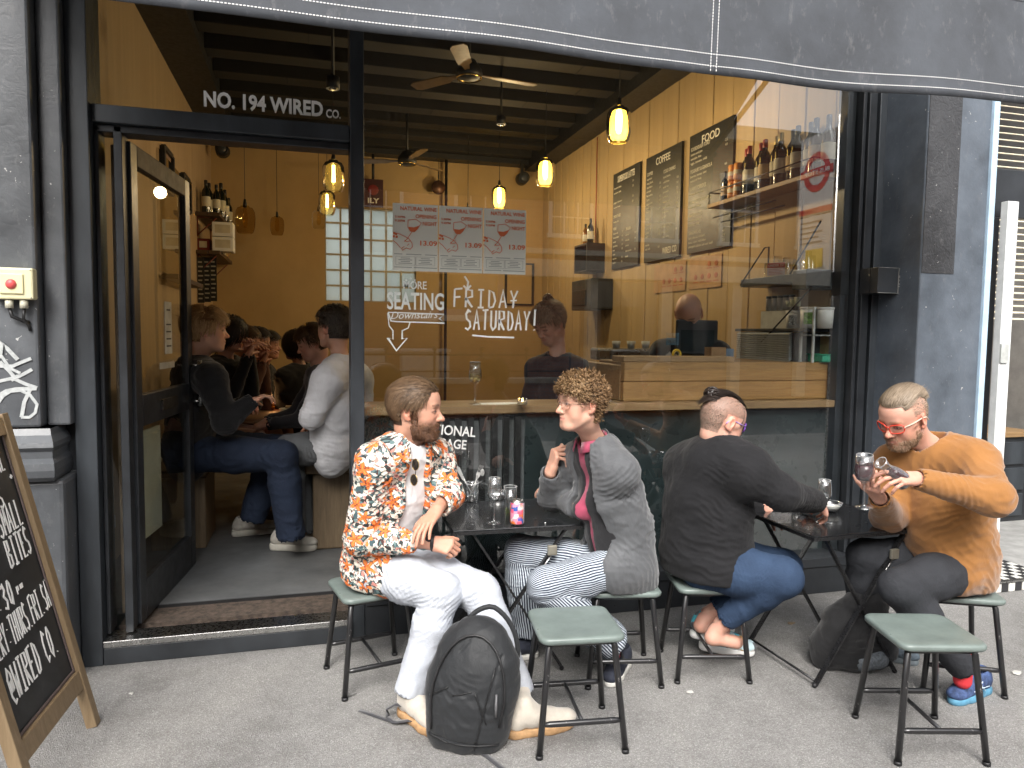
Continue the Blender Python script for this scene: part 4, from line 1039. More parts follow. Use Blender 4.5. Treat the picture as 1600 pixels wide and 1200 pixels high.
# sprinkler / spotlights
for (px, py, d, lab) in ((783, 190, 7.0, 'small black ceiling spotlight between the beams'), (520, 132, 4.9, 'round black ceiling spotlight above the number lettering')):
    c = P(px, py, d); t = thing('spotlight', lab, 'spotlight', c); q = MB(); q.tube([(0, 0, -.03), (0, 0, .05)], .045, 16); q.build('body', M_BLACK, t); q = MB(); q.ball((0, 0, -.032), (.03, .03, .006), 12, 6); q.build('lens', M_STEEL, t); q = MB(); q.tube([(0, 0, .05), (0, 0, CE - c.z - .0)], .01, 8); q.build('stem', M_BLACK, t)
for (px, py, y_, lab) in ((348, 236, 5.9, 'black ceiling speaker bracket at the left end of the rear beam'), (815, 280, 5.95, 'black ceiling speaker bracket at the right end of the rear beam')):
    c = PY(px, py, y_); t = thing('speaker', lab, 'speaker', c)
    q = MB(); q.tube([(0, -.14, 0), (0, .02, .0)], [.075, .085], 20); q.build('can', M_BLACK, t); q = MB(); q.ball((0, -.14, 0), (.055, .02, .055), 16, 8); q.build('cone', M_FRAME2, t); q = MB(); q.box((-.02, -.03, .06), (.02, .0, 3.93 - c.z)); q.build('bracket', M_BLACK, t)
# things hung in front of the back wall
c = PY(583, 302, 6.1); t = thing('exit_sign', 'black and red hanging sign with white letters at the back wall', 'sign', c)
q = MB(); q.box((-.13, -.02, -.18), (.13, .02, .18)); q.build('panel', plain('sign_dark_red', (.05, .006, .006), .4), t)
q = MB(); q.ball((0, -.022, .04), (.07, .004, .07), 20, 6); q.build('disc', plain('sign_red', (.22, .02, .015), .4), t)
q = MB(); put_text(q, 'ILY', frame_M((-.075, -.024, -.13), (1, 0, 0), (0, 0, 1)), .09, width=.15, depth=.001, bold=.003); q.build('lettering', plain('letters_white', (.8, .8, .8), .5), t)  # letters in one plain white
q = MB(); q.tube([(0, 0, .18), (0, 0, 3.93 - c.z)], .018, 8); q.build('rod', M_BLACK, t)
c = PY(685, 293, 6.1); t = thing('hanging_pan', 'small round brown pan hanging near the back wall', 'pan', c)
q = MB(); q.lathe([(0, -.012), (.085, -.012), (.095, .0), (.09, .012), (0, .012)], n=28, M=Matrix.Rotation(R(90), 4, 'X')); q.build('disc', mat('dark_copper', (.10, .045, .025), .4, .5), t)
q = MB(); q.tube([(0, 0, .09), (0, 0, .22)], [.012, .006], 8); q.tube([(0, 0, .22), (0, 0, 3.93 - c.z)], .003, 6); q.build('handle', M_BLACK, t)
c = PY(697, 320, 6.15); t = thing('ceiling_pole', 'thin black pole standing in front of the back wall', 'pole', (c.x, c.y, .13)); q = MB(); q.tube([(0, 0, 0), (0, 0, 3.82)], .02, 8); q.build('shaft', M_BLACK, t); q = MB(); q.tube([(0, 0, 0), (0, 0, .02)], .05, 12); q.build('base', M_BLACK, t)
c = PX(932, 300, 3.235); t = thing('red_cable', 'thin red cable running down the right wall boards', 'cable', (3.232, c.y, 0)); q = MB(); q.tube([(0, 0, 2.42), (0, 0, 3.88)], .005, 6); q.build('cable', plain('cable_red', (.35, .03, .02), .5), t)
# left wall
for (px0, py0, px1, py1, lab) in ((252, 224, 268, 308, 'larger black picture frame high on the left wall'), (283, 268, 295, 336, 'smaller black picture frame on the left wall above the mirror')):
    a, b = PX(px0, py0, -1.19), PX(px1, py1, -1.19); zt, zb = a.z, b.z; y0_, y1_ = a.y, b.y
    t = thing('picture_frame', lab, 'picture', (-1.19, (y0_ + y1_) / 2, (zt + zb) / 2)); h_ = (zt - zb) / 2 * .9; w_ = (y1_ - y0_) / 2
    q = MB(); 
    for s in (-1, 1): q.box((-.008, s * w_ - .03, -h_), (.03, s * w_ + .03, h_)); q.box((-.008, -w_ + .031, s * h_ - .02), (.028, w_ - .031, s * h_ + .02))
    q.build('frame', M_BLACK, t); q = MB(); q.box((-.008, -w_ + .03, -h_ + .02), (.006, w_ - .03, h_ - .02)); q.build('print', mat('print_brown', (.32, .20, .13), .6, var=.4), t)
# mirror-fronted cabinet and ledge
a, b = PX(262, 330, -1.19), PX(292, 440, -1.19)
t = thing('wall_mirror', 'unframed mirror on the left wall above a narrow ledge', 'mirror', (-1.19, a.y, b.z)); q = MB(); q.box((-.008, -.4, 0), (.008, b.y - a.y, 1.0)); q.build('glass', plain('mirror_glass', (.75, .72, .66), .02, 1), t)
q = MB(); q.box((.009, -.4, -.06), (.14, b.y - a.y + .1, -.02)); q.build('ledge', M_DARKW, t)
M_BOT = mat('bottle_dark', (.010, .014, .010), .08, var=.3, coat=.5); M_LAB = mat('label_cream', (.62, .58, .46), .7, var=.1); M_CAPR = mat('capsule_red', (.35, .03, .03), .4); M_CAPK = mat('capsule_black', (.02, .02, .02), .4)
def bottle(label, c, h=.30, cap=M_CAPK, lab=M_LAB, body=M_BOT, group=None, parent_parts=True, rz=0):
    t = thing('bottle', label, 'bottle', c, rz, group); s = h / .30
    q = MB(); q.lathe([(0, .001), (.036, .002), (.038, .01), (.038, .185), (.034, .205), (.017, .235), (.0145, .25), (.0145, .296), (.012, .30), (0, .30)], n=16); q.build('bottle_glass', body, t, M=Matrix.Scale(s, 4))
    q = MB(); q.lathe([(.0388, .06), (.0392, .062), (.0392, .148), (.0388, .15)], n=16); q.build('paper_label', lab, t, M=Matrix.Scale(s, 4))
    q = MB(); q.lathe([(.0152, .252), (.0156, .254), (.0156, .298), (.013, .302), (0, .302)], n=12); q.build('capsule', cap, t, M=Matrix.Scale(s, 4))
    return t
def shelf_left(label, py0, py1, thick=.04):
    a = PY(305, py0, 4.87); out = PY(344, py0, 4.87).x; far = PX(372, py1, out); z = a.z
    t = thing('wall_shelf', label, 'shelf', (-1.2, 4.87, z)); L = min(far.y, 6.2) - 4.87
    for k in range(2):
        w_ = (out + 1.2) / 2; q = MB(); q.box((k * w_ + .002, 0, -thick), ((k + 1) * w_ - .002, L, 0)); q.build('plank', M_DARKW, t, .004)
    for yy in (.1, L - .1): q = MB(); q.tube([(.01, yy, -thick - .22), (.01, yy, -thick - .005), (out + 1.15, yy, -thick - .01), (.01, yy, -thick - .2)], .008, 6); q.build('bracket', plain('bracket_rust', (.18, .04, .025), .5), t)
    return t, z, out, L
sh1, z1, ox, L1 = shelf_left('upper wooden wall shelf holding dark wine bottles on the left wall', 330, 372)
sh2, z2, ox2, L2 = shelf_left('lower wooden wall shelf holding white boxes on the left wall', 390, 420)
for k, (xx, yy, hh) in enumerate(((-1.10, 4.98, .36), (-1.0, 5.05, .33), (-.98, 5.32, .40), (-1.10, 5.25, .38), (-.97, 5.62, .38), (-.96, 5.95, .34))):
    bottle(['frontmost dark bottle on the upper left wall shelf', 'short dark bottle second from the doorway side on the upper shelf', 'tallest dark bottle in the middle of the upper shelf', 'dark bottle against the wall behind the tallest one', 'dark bottle with cream label toward the far end of the upper shelf', 'last dark bottle at the far end of the upper shelf'][k], (xx, yy, z1), hh, group='bottles on the left wall shelf')
for k, (xx, yy, zz, w_, hh, mm) in enumerate(((-1.02, 5.0, 0, .22, .16, M_WHITE), (-1.02, 5.0, .165, .22, .16, M_WHITE), (-1.14, 5.05, 0, .14, .14, mat('box_red', (.18, .02, .02), .6)))):
    t = thing('carton', ['lower white carton on the lower wall shelf', 'upper white carton stacked on the lower wall shelf', 'dark red carton beside the white ones on the lower shelf'][k], 'box', (xx + (.09 if k < 2 else -.0), yy + .05, z2 + zz), 0, None)
    q = MB(); q.bbox((-w_ / 2, -.10, .002), (w_ / 2, .12, hh), .004); q.build('box', mm, t); q = MB(); q.box((-w_ / 2 + .03, -.1015, .04), (w_ / 2 - .03, -.1, hh - .03)); q.build('paper_label', M_LAB, t)
for k in range(6):
    q = MB(); q.box((0, 0, 0), (.03, .14, .19 - .012 * (k % 3))); o = q.build('book', [mat('book_cream', (.5, .42, .28), .8), mat('book_brown', (.3, .17, .08), .8), mat('book_yellow', (.5, .34, .12), .8)][k % 3]); o.location = (ox2 - .03 - .034 * (k % 2), 5.35 + .15 * (k // 2) , z2 + .001); tag(o, ['cream book, frontmost on the lower wall shelf', 'brown book beside the frontmost one on the lower shelf', 'yellow book in the second row of the lower shelf', 'cream book in the second row against the wall side', 'brown book in the last row of the lower shelf', 'yellow book at the far wall side of the lower shelf'][k], 'book', 'books on the lower wall shelf')
# hanging slate strips with writing
for k in range(3):
    a = PY(313 + k * 10, 402, 4.9 + .15 * k); t = thing('menu_strip', ['leftmost', 'middle', 'rightmost'][k] + ' hanging dark strip of chalk writing below the wall shelves', 'sign', (a.x, a.y, a.z - .5), 0, 'hanging menu strips')
    q = MB(); q.box((-.035, 0, 0), (.035, .012, .5)); q.build('slate', M_BLACK, t); q = MB()
    for j in range(9): q.box((-.025, -.002, .04 + .05 * j), (.015 + .01 * (j % 2), 0, .056 + .05 * j))
    tag(q.build('writing', plain('chalk_dim', (.35, .33, .28), .8), t), kind='stuff')
# right wall menus
def menu(label, y0, y1, z0, z1, title, cols, foot=None, seed=0):
    t = thing('menu_board', label, 'menu board', (3.236, (y0 + y1) / 2, (z0 + z1) / 2)); w_, h_ = (y1 - y0) / 2, (z1 - z0) / 2
    q = MB(); q.box((-.022, -w_, -h_), (0, w_, h_)); q.build('board', mat('menu_black', (.016, .015, .014), .45, var=.2), t, .004)
    q = MB(); tx = lambda s, u, v_, sz, wd: put_text(q, s, frame_M((-.0235, w_ - u, -h_ + v_), (0, -1, 0), (0, 0, 1)), sz, width=wd, depth=.0006, bold=.0006)
    H = 2 * h_; Wd = 2 * w_
    tx(title, Wd * .5 - Wd * .2 * (1 if len(title) < 8 else 1.6), H - .11, .095, Wd * .4 * (1 if len(title) < 8 else 1.6))
    q.build('title', plain('menu_white', (.78, .75, .66), .6), t)
    q = MB(); rg = random.Random(seed)
    for (u0, u1, vtop, vbot, items) in cols:
        n_ = len(items); 
        for k, s in enumerate(items):
            vv = vtop - (vtop - vbot) * k / max(n_ - 1, 1)
            if s == '': continue
            big = s.isupper() and s[0] != '-'
            s2 = s.lstrip('-')
            put_text(q, s2, frame_M((-.0232, w_ - u0, -h_ + vv), (0, -1, 0), (0, 0, 1)), .046 if big else .030, width=min((u1 - u0), len(s2) * (.021 if big else .0135)), depth=.0005)
            if not big and rg.random() < .7: put_text(q, '%.1f' % rg.choice((2.5, 3.0, 3.5, 4.0, 7.5)), frame_M((-.0232, w_ - u1 + .0, -h_ + vv), (0, -1, 0), (0, 0, 1)), .028, width=.032, depth=.0005)
    q.build('writing', plain('menu_cream', (.66, .63, .54), .6), t)
    if foot:
        q = MB(); put_text(q, foot, frame_M((-.0232, w_ - Wd * .55, -h_ + .05), (0, -1, 0), (0, 0, 1)), .085, width=Wd * .38, depth=.0005, bold=.0005); q.build('brand', MATS['menu_white'], t)
menu('FOOD menu board, the largest and nearest, partly behind the bottle shelf', 1.33, 2.02, 2.31, 3.33, 'FOOD', [(.03, .58, .88, .05, ['SOURDOUGH TOAST', 'butter and jam', 'avocado, feta', 'eggs, tomato, chilli', '', 'YOGHURT & GRANOLA', 'berries, honey, mint', 'seasonal fruit', '', 'WARM PORRIDGE', 'banana, nut butter', '', 'TOASTED CROISSANT', 'ham and cheese', '', 'BAKED EGGS', 'tomato, spinach', 'chorizo, feta', '', 'SANDWICHES', 'ham, cheese, mustard', 'tuna, caper, red onion', 'allergens please ask our staff'])], None, 1)
menu('COFFEE menu board in the middle of the right wall', 2.16, 2.88, 2.31, 3.33, 'COFFEE', [(.03, .30, .84, .12, ['COFFEE', 'espresso', 'long black', 'macchiato', 'cortado', 'flat white', 'latte', 'cappuccino', 'mocha', 'filter', '', 'TEA', 'breakfast', 'earl grey', 'green', 'mint', '', 'extras', 'oat milk']), (.38, .64, .80, .20, ['COLD DRINKS', 'iced latte', 'cold brew', 'iced tea', 'lemonade', 'kombucha', 'orange juice', 'apple juice', 'sparkling', 'still', '', 'BABYCCINO', 'hot choc', 'chai latte'])], 'WIRED CO', 2)
menu('smallest-looking farthest menu board on the right wall by the little crate shelf', 3.02, 3.69, 2.31, 3.34, 'SUPERFOOD LATTES', [(.03, .50, .86, .50, ['beetroot latte', 'turmeric latte', '', 'ginger, cinnamon', 'matcha, honey', '', 'SMOOTHIES', 'mango, lime']), (.03, .26, .42, .06, ['WINE', 'house red', 'house white', 'orange', 'sparkling', 'beer', 'cider', 'negroni', 'spritz']), (.36, .58, .38, .10, ['SNACKS', 'olives', 'almonds', 'cheese', 'charcuterie', 'bread'])], None, 3)
# bottle shelf on the right wall
t = thing('bottle_shelf', 'wooden shelf on black rods holding a row of wine bottles on the right wall', 'shelf', (3.236, 1.15 - .38, 2.80 - .17)); 
q = MB(); q.box((-.20, -.66, -.03), (0, .62, 0)); q.build('plank', M_OAK, t, .004)
q = MB()
for yy in (-.64, .6): q.tube([(-.195, yy, -.03), (-.195, yy, .09), (0, yy, .09)], .006, 6)
q.tube([(-.195, -.64, .09), (-.195, .6, .09)], .005, 6); q.tube([(-.15, -.2, -.10), (-.15, .6, -.10)], .006, 6); q.tube([(-.08, -.2, -.13), (-.08, .6, -.13)], .006, 6); q.build('rail', M_BLACK, t)
ylist = [1.62, 1.55, 1.48, 1.38, 1.30, 1.20, 1.11, 1.02, .93, .84, .75, .66, .57, .48]
labs = ['first small dark bottle at the far end of the bottle shelf', 'second small dark bottle at the far end of the bottle shelf', 'third small dark bottle beside the orange cans', 'red topped bottle next to the orange cans', 'second red topped bottle from the cans', 'third red topped bottle from the cans', 'red topped bottle with a portrait label', 'gold topped bottle with a portrait label', 'gold topped bottle nearer the street', 'black topped bottle with a white neck band', 'black topped bottle behind the reflected roofline', 'third bottle from the street end of the shelf', 'second bottle from the street end of the shelf', 'bottle at the street end of the shelf']
for k, yy in enumerate(ylist):
    small = k < 3; bottle(labs[k], (3.10 + .03 * (k % 2), max(yy - .38, .11), 2.632), .23 if small else .345, M_CAPR if 3 <= k <= 6 else (mat('capsule_gold', (.5, .36, .12), .35, .6) if k in (7, 8) else M_CAPK), M_LAB if k % 3 else mat('label_tan', (.5, .36, .2), .7), group='bottles on the right wall shelf')
for k in range(4):
    t = thing('drinks_can', ['upper orange can at the front of the stack on the bottle shelf', 'lower orange can at the front of the stack on the bottle shelf', 'upper orange can at the back of the stack on the bottle shelf', 'lower orange can at the back of the stack on the bottle shelf'][k], 'can', (3.075, 1.025 + .075 * (k // 2), 2.632 + .125 * (1 - k % 2)), 0, 'orange cans on the bottle shelf')
    q = MB(); q.lathe([(0, 0), (.03, 0), (.033, .01), (.033, .11), (.028, .122), (0, .122)], n=16); q.build('can_body', mat('can_orange', (.62, .24, .04), .35, var=.3, vscale=30), t); q = MB(); q.lathe([(.0335, .04), (.0335, .07)], n=16); q.build('band', M_LAB, t)
# crate shelf and black unit below it
c = PX(935, 405, 3.24); t = thing('crate_shelf', 'small dark crate shelf with bottles between the pole and the farthest menu board', 'shelf', (3.236, c.y, c.z - .16))
q = MB(); q.box((-.22, -.2, 0), (0, .2, .02)); q.box((-.22, -.2, .30), (0, .2, .32)); q.box((-.22, -.2, .021), (0, -.18, .299)); q.box((-.22, .18, .021), (0, .2, .299)); q.build('crate', M_BLACK, t)
bottle('amber bottle on top of the small crate shelf', (3.12, c.y + .12, c.z + .162), .25, body=mat('bottle_amber', (.25, .10, .02), .1)); bottle('black bottle on top of the small crate shelf', (3.12, c.y - .04, c.z + .162), .29)
c = PX(940, 455, 3.24); t = thing('wall_cabinet', 'dark metal cabinet below the small crate shelf', 'cabinet', (3.236, c.y, c.z - .22)); q = MB(); q.bbox((-.26, -.34, 0), (0, .28, .34), .01); q.build('body', M_FRAME2, t); q = MB(); q.bbox((-.275, -.2, .05), (-.262, .2, .22), .004); q.build('front', M_BLACK, t)
c = PX(845, 440, 3.2); t = thing('picture_frame', 'empty black picture frame at the right end of the back wall', 'picture', (2.9, 6.28, 2.3)); q = MB()
for s in (-1, 1): q.box((s * .2 - .015, -.02, -.3), (s * .2 + .015, .01, .3)); q.box((-.184, -.018, s * .29 - .01), (.184, .01, s * .29 + .01))
q.build('frame', M_BLACK, t)
q = MB(); q.box((-.184, -.004, -.279), (.184, .008, .279)); q.build('print', M_OCHP, t)
# A3 posters on the right wall under the menus
for k, (px0, px1) in enumerate(((1023, 1072), (1078, 1128))):
    a, b = PX(px1, 405, 3.236), PX(px0, 405, 3.236); t = thing('wall_poster', ('farther' if k == 0 else 'nearer') + ' orange line-drawing poster under the menu boards', 'poster', (3.234, a.y, 2.0))
    q = MB(); q.box((0, 0, 0), (.002, b.y - a.y, .27)); q.build('sheet', mat('poster_tan', (.48, .30, .16), .8, var=.1), t); q = MB()
    for j in range(6): q.box((-.001, .04 + .11 * (j % 4), .05 + .11 * (j // 4)), (0, .12 + .11 * (j % 4), .06 + .11 * (j // 4))); q.ball((-.001, .08 + .11 * (j % 4), .10 + .1 * (j // 4)), (.001, .03, .025), 8, 5)
    q.build('print', mat('poster_print', (.45, .16, .08), .8), t)

# ================================================================ LEDGE AND COUNTER
t = thing('window_ledge', 'long oak ledge running inside the window below the lettering', 'ledge', (.27, .04, 1.155)); ZL = 1.20
for k, (a, b) in enumerate(((0, .155), (.158, .32))):
    q = MB(); q.bbox((.002, a, 0), (2.965, b, .045), .004, seg=1); q.build('plank', M_OAK, t)
YC = .15
xc = PY(972, 600, YC).x
ct = thing('counter_front', 'counter front of thick weathered oak planks right of the curly haired man', 'counter', (xc, YC, ZL))
H3 = PY(1100, 566, YC).z - ZL
for k, (z0_, z1_) in enumerate(((.002, H3 * .5), (H3 * .5 + .003, H3))):
    q = MB(); q.bbox((.002, -.02 - .003 * (k % 2), z0_), (3.24 - xc, .03, z1_), .004, seg=1); q.build('plank', M_OAKY, ct)
q = MB(); q.bbox((.055, .031, H3 - .05), (3.24 - xc, .5, H3 - .002), .004, seg=1); q.build('worktop', M_OAK, ct)
q = MB(); q.bbox((0, .032, .0), (.05, 1.1, H3 - .02), .005, seg=1); q.build('side_plank', M_OAK, ct)
q = MB(); q.bbox((.0, -.01, H3 + .001), (.75, .16, H3 + .035), .004, seg=1); q.build('raised_board', M_OAK, ct)
q = MB(); q.box((.03, .15, -.9), (3.2 - xc, 1.05, -.002)); q.build('carcass', M_BLACK, ct)
q = MB(); q.box((.6, .51, 0), (3.2 - xc, 1.0, H3 - .01)); q.build('rear_worktop', M_OAK, ct)
HT = ZL + H3
# slatted dark panel with grey gaps behind the glass under the ledge
t = thing('slatted_panel', 'black upright slats over grey behind the glass between the two seated men', 'panel', (.62, .06, .55)); 
q = MB(); q.box((0, .03, 0), (.55, .036, .56)); q.build('backing', mat('backing_grey', (.10, .105, .11), .6), t)
for k in range(8):
    q = MB(); q.box((.01 + k * .068, .0, 0), (.045 + k * .068, .02, .58)); q.build('slat', M_BLACK, t)
for k in range(4):
    q = MB(); q.box((.005, .0215, .03 + k * .022), (.54, .028, .04 + k * .022)); q.build('crosswire', M_GREYW, t)
def onledge(px, py): return PZ(px, py, ZL + .001)
# white wine glass, napkin, tea light
def napkin():
    c = onledge(775, 631); t = thing('napkin', 'white paper napkin lying on the ledge under the wine glass', 'napkin', c); q = MB(); q.add([V(-.14, -.02, 0), V(.05, -.045, .001), V(.19, .02, .003), V(.10, .07, .002), V(-.08, .06, .001)], [(0, 1, 2, 3, 4)]); o = q.build('paper', M_WHITE, t); m_ = o.modifiers.new('s', 'SOLIDIFY'); m_.thickness = .001
napkin()
c = onledge(816, 634); t = thing('tea_light', 'small glass tea light burning on the ledge', 'candle', c)
q = MB(); q.lathe([(0, .001), (.024, .001), (.028, .006), (.029, .04), (.0265, .04), (.025, .01), (0, .006)], n=20); q.build('holder', glass('tealight_glass', (.95, .93, .88), 2.5), t)
q = MB(); q.lathe([(0, .007), (.022, .007), (.022, .022), (0, .022)], n=16); q.build('wax', mat('wax', (.7, .62, .45), .5), t)
q = MB(); q.ball((0, 0, .032), (.004, .004, .009), 8, 6); q.build('flame', MATS.setdefault('flame', lamp_glow(14)), t)
# things on the counter
def oncounter(px, y_): p_ = PY(px, 560, y_); return V(p_.x, y_, HT + .001)
c = oncounter(1288, .17); t = thing('mesh_tray', 'bright green mesh tray on the counter at the right window edge', 'tray', c)
q = MB(); q.bbox((-.075, -.075, 0), (.075, .075, .048), .012); q.build('basket', mat('mesh_green', (.04, .42, .26), .5, var=.25, vscale=120, bmp=.8, bscale=400), t); q = MB(); q.tube([(-.075, -.075, .050), (.075, -.075, .050), (.075, .075, .050), (-.075, .075, .050)], .004, 6, closed=True); q.build('rim', mat('mesh_green2', (.08, .5, .33), .5), t)
c = oncounter(1095, .72); t = thing('till', 'dark grey till screen on the counter in front of the bald man', 'till', c)
q = MB(); q.bbox((-.19, 0, .03), (.13, .03, .27), .01); q.build('screen', M_FRAME2, t); q = MB(); q.box((-.16, -.003, .05), (.10, -.0005, .20)); q.build('display', plain('display_dark', (.02, .03, .035), .15), t); q = MB(); q.box((-.06, .031, 0), (.04, .10, .18)); q.build('stand', M_BLACK, t)
c = oncounter(1130, .50); t = thing('card_boxes', 'small brown and blue boxes on the counter beside the till', 'boxes', c)
q = MB(); q.box((-.09, 0, 0), (.02, .09, .085)); q.build('brown_box', mat('card_brown', (.45, .28, .14), .8, var=.2), t); q = MB(); q.box((.023, .01, 0), (.085, .08, .075)); q.build('blue_box', mat('card_blue', (.13, .22, .33), .6), t)
c = oncounter(1057, .55); t = thing('tape_roll', 'yellow tape roll standing on the counter', 'tape', c); q = MB(); q.tube([(.028 * cos(a), 0, .036 + .028 * sin(a)) for a in np.linspace(0, 2 * pi, 21)[:-1]], .008, 8, closed=True); q.build('roll', plain('tape_yellow', (.8, .55, .03), .5), t); q = MB(); q.lathe([(.018, -.008), (.018, .008)], c=(0, 0, .036), n=16, M=Matrix.Rotation(R(90), 4, 'X')); q.build('core', M_LAB, t)
# back shelving along the right wall, seen edge on
M_DK = mat('unit_slate', (.045, .055, .06), .35, .2, .2, 6)
XO = 3.02
def ew(px, py, x=XO): return PX(px, py, x)
ya, yb = .86, .13
zt = (ew(1160, 434).z + ew(1270, 427).z) / 2; zs = ew(1240, 513).z
def yat(px, x=XO + .08): return PX(px, 480, x).y
t = thing('hanging_shelf', 'dark steel shelf hung on rods above the counter, with glasses on top', 'shelf', (XO, yb, zt)); Ly = ya - yb
q = MB(); q.box((0, .0, -.055), (.225, Ly, 0)); q.build('tray', M_DK, t, .004); q = MB(); q.box((-.012, -.02, -.105), (.22, .12, .018)); q.build('end_box', M_DK, t, .004)
q = MB(); q.tube([(0, Ly, -.04), (.0, Ly - .28, .20), (.0, Ly - .33, .20), (.0, Ly - .33, .02)], .006, 6); q.tube([(-.0, .16, 0), (.0, -.12, .30)], .006, 6); q.tube([(0, .45, -.45), (0, -.06, -.10)], .006, 6); q.build('rod', M_BLACK, t)
for k in range(9):
    gt = thing('tumbler', ['first', 'second', 'third', 'fourth', 'fifth', 'sixth', 'seventh', 'eighth', 'ninth'][k] + ' upturned glass from the left on the hanging shelf', 'glass', (XO + .07 + .07 * (k % 2), yb + .50 - .052 * k, zt), 0, 'glasses on the hanging shelf')
    q = MB(); q.lathe([(.030, .001), (.026, .10 + .02 * (k % 3)), (.0, .10 + .02 * (k % 3))], n=18); q.build('tumbler_glass', glass('bar_glass', (.93, .93, .9), 5), gt)
    q = MB(); q.lathe([(.0305, .001), (.032, .002), (.0305, .004)], n=18); q.build('rim', glass('bar_rim', (.8, .8, .78), 8, .1), gt)
c = ew(1211, 428, XO - .01); t = thing('under_25_sign', 'red and white under 25 card on the hanging shelf', 'sign', (XO - .004, c.y, zt + .001)); t.rotation_euler = (0, 0, R(-60)); q = MB(); q.box((-.062, 0, 0), (.062, .003, .085)); q.build('card', mat('card_pink', (.72, .52, .46), .6), t); q = MB(); q.box((-.06, -.001, .052), (.06, -.0002, .083)); q.build('header', plain('card_red', (.58, .09, .06), .6), t)
q = MB(); put_text(q, 'UNDER 25?', frame_M((-.052, -.0018, .058), (1, 0, 0), (0, 0, 1)), .024, width=.105, depth=.0004); q.build('lettering', M_WHITE, t); q = MB()
for k in range(4): q.box((-.05, -.001, .008 + k * .010), (.045 - .01 * (k % 2), -.0002, .0115 + k * .010))
q.build('small_print', plain('card_red2', (.5, .15, .1), .6), t)
t = thing('tub_shelf', 'black shelf with white tubs below the hanging shelf', 'shelf', (XO, yb, zs)); q = MB(); q.box((0, 0, -.02), (.225, Ly + .05, 0)); q.build('board', M_BLACK, t, .003)
def tub(label, px, r, h_, lab=None, x_=.09):
    y_ = PX(px, 480, XO + x_).y; t = thing('tub', label, 'tub', (XO + x_, y_, zs + .001)); q = MB(); q.lathe([(0, 0), (r * .88, 0), (r, h_), (r * .98, h_)], n=24); q.build('tub_body', mat('tub_white', (.74, .74, .70), .5, var=.05), t)
    q = MB(); q.lathe([(r * 1.01, h_ - .012), (r * 1.06, h_ - .010), (r * 1.06, h_ + .002), (0, h_ + .004)], n=24); q.build('lid', mat('lid_white', (.76, .76, .74), .5), t)
    if lab:
        q = MB()
        for j in range(8):
            a0 = -2.9 + .17 * j; rr = r * .97; q.add([V(rr * cos(a0), rr * sin(a0), h_ * .2), V(rr * cos(a0 + .17), rr * sin(a0 + .17), h_ * .2), V(rr * 1.03 * cos(a0 + .17), rr * 1.03 * sin(a0 + .17), h_ * .75), V(rr * 1.03 * cos(a0), rr * 1.03 * sin(a0), h_ * .75)], [(0, 1, 2, 3)])
        q.build('paper_label', lab, t)
tub('smaller white tub with printed label on the tub shelf', 1240, .046, .115, mat('label_print', (.45, .46, .44), .7, var=.5, vscale=120)); tub('larger white tub with green label in the middle of the tub shelf', 1266, .060, .135, mat('label_green', (.25, .45, .12), .7, var=.4, vscale=60), .10); tub('plain white tub at the right end of the tub shelf', 1290, .052, .13, None, .12)
yj = yat(1190)
q = MB(); q.box((.12, 0, .002), (.22, .36, .125)); o = q.build('riser_box', mat('riser_white', (.5, .5, .46), .6)); o.location = (XO, yb + .28, zs); tag(o, 'pale riser box carrying the row of jars', 'box')
for k in range(5):
    t = thing('glass_jar', ['leftmost', 'second', 'middle', 'fourth', 'rightmost'][k] + ' glass jar in the row at the back of the tub shelf', 'jar', (XO + .16, yb + .60 - .065 * k, zs + .127), 0, 'jars at the back of the tub shelf')
    q = MB(); q.lathe([(0, 0), (.025, 0), (.025, .085), (.022, .09)], n=16); q.build('jar_body', mat('jar_pale', (.48, .47, .42), .25, var=.2), t); q = MB(); q.lathe([(.026, .088), (.026, .105), (0, .105)], n=16); q.build('lid', M_DK, t)
for k in range(3):
    t = thing('stacked_pot', ['left', 'middle', 'right'][k] + ' pale green pot stacked on the smaller white tubs', 'pot', (XO + .06, yat(1240, XO + .06) + .05 - .045 * k, zs + .145), 0, 'pale green pots'); q = MB(); q.lathe([(0, 0), (.018, 0), (.021, .035 + .01 * k), (0, .035 + .01 * k)], n=14); q.build('pot', mat('pot_green', (.45, .47, .32), .6), t); q = MB(); q.lathe([(.022, .032 + .01 * k), (.023, .040 + .01 * k), (0, .040 + .01 * k)], n=14); q.build('lid', M_LAB, t)
t = thing('louvred_unit', 'grey louvred metal unit on the counter below the tubs', 'unit', (XO, yb + .12, HT + .001)); hu = zs - HT - .03
q = MB(); q.box((.03, 0, 0), (.22, Ly - .1, hu)); q.build('case', mat('case_dark', (.06, .065, .065), .5), t)
nl = 13
for k in range(nl):
    q = MB(); q.box((-.012, .01, -.003), (.018, Ly - .11, .003)); o = q.build('louvre', mat('louvre_grey', (.36, .38, .38), .4, .4), t); o.location = (.0, .0, (k + .5) * hu / nl); o.rotation_euler = (0, R(-35), 0)
t = thing('white_rack', 'white metal rack at the right end of the counter', 'rack', (XO + .05, yb - .02, HT)); q = MB()
for yy in (0, .12): q.box((0, yy - .007, 0), (.014, yy + .007, .34))
q.box((0, -.007, .34), (.014, .127, .354)); q.box((.0, -.007, .17), (.17, .127, .178)); q.build('frame', M_GREYW, t)
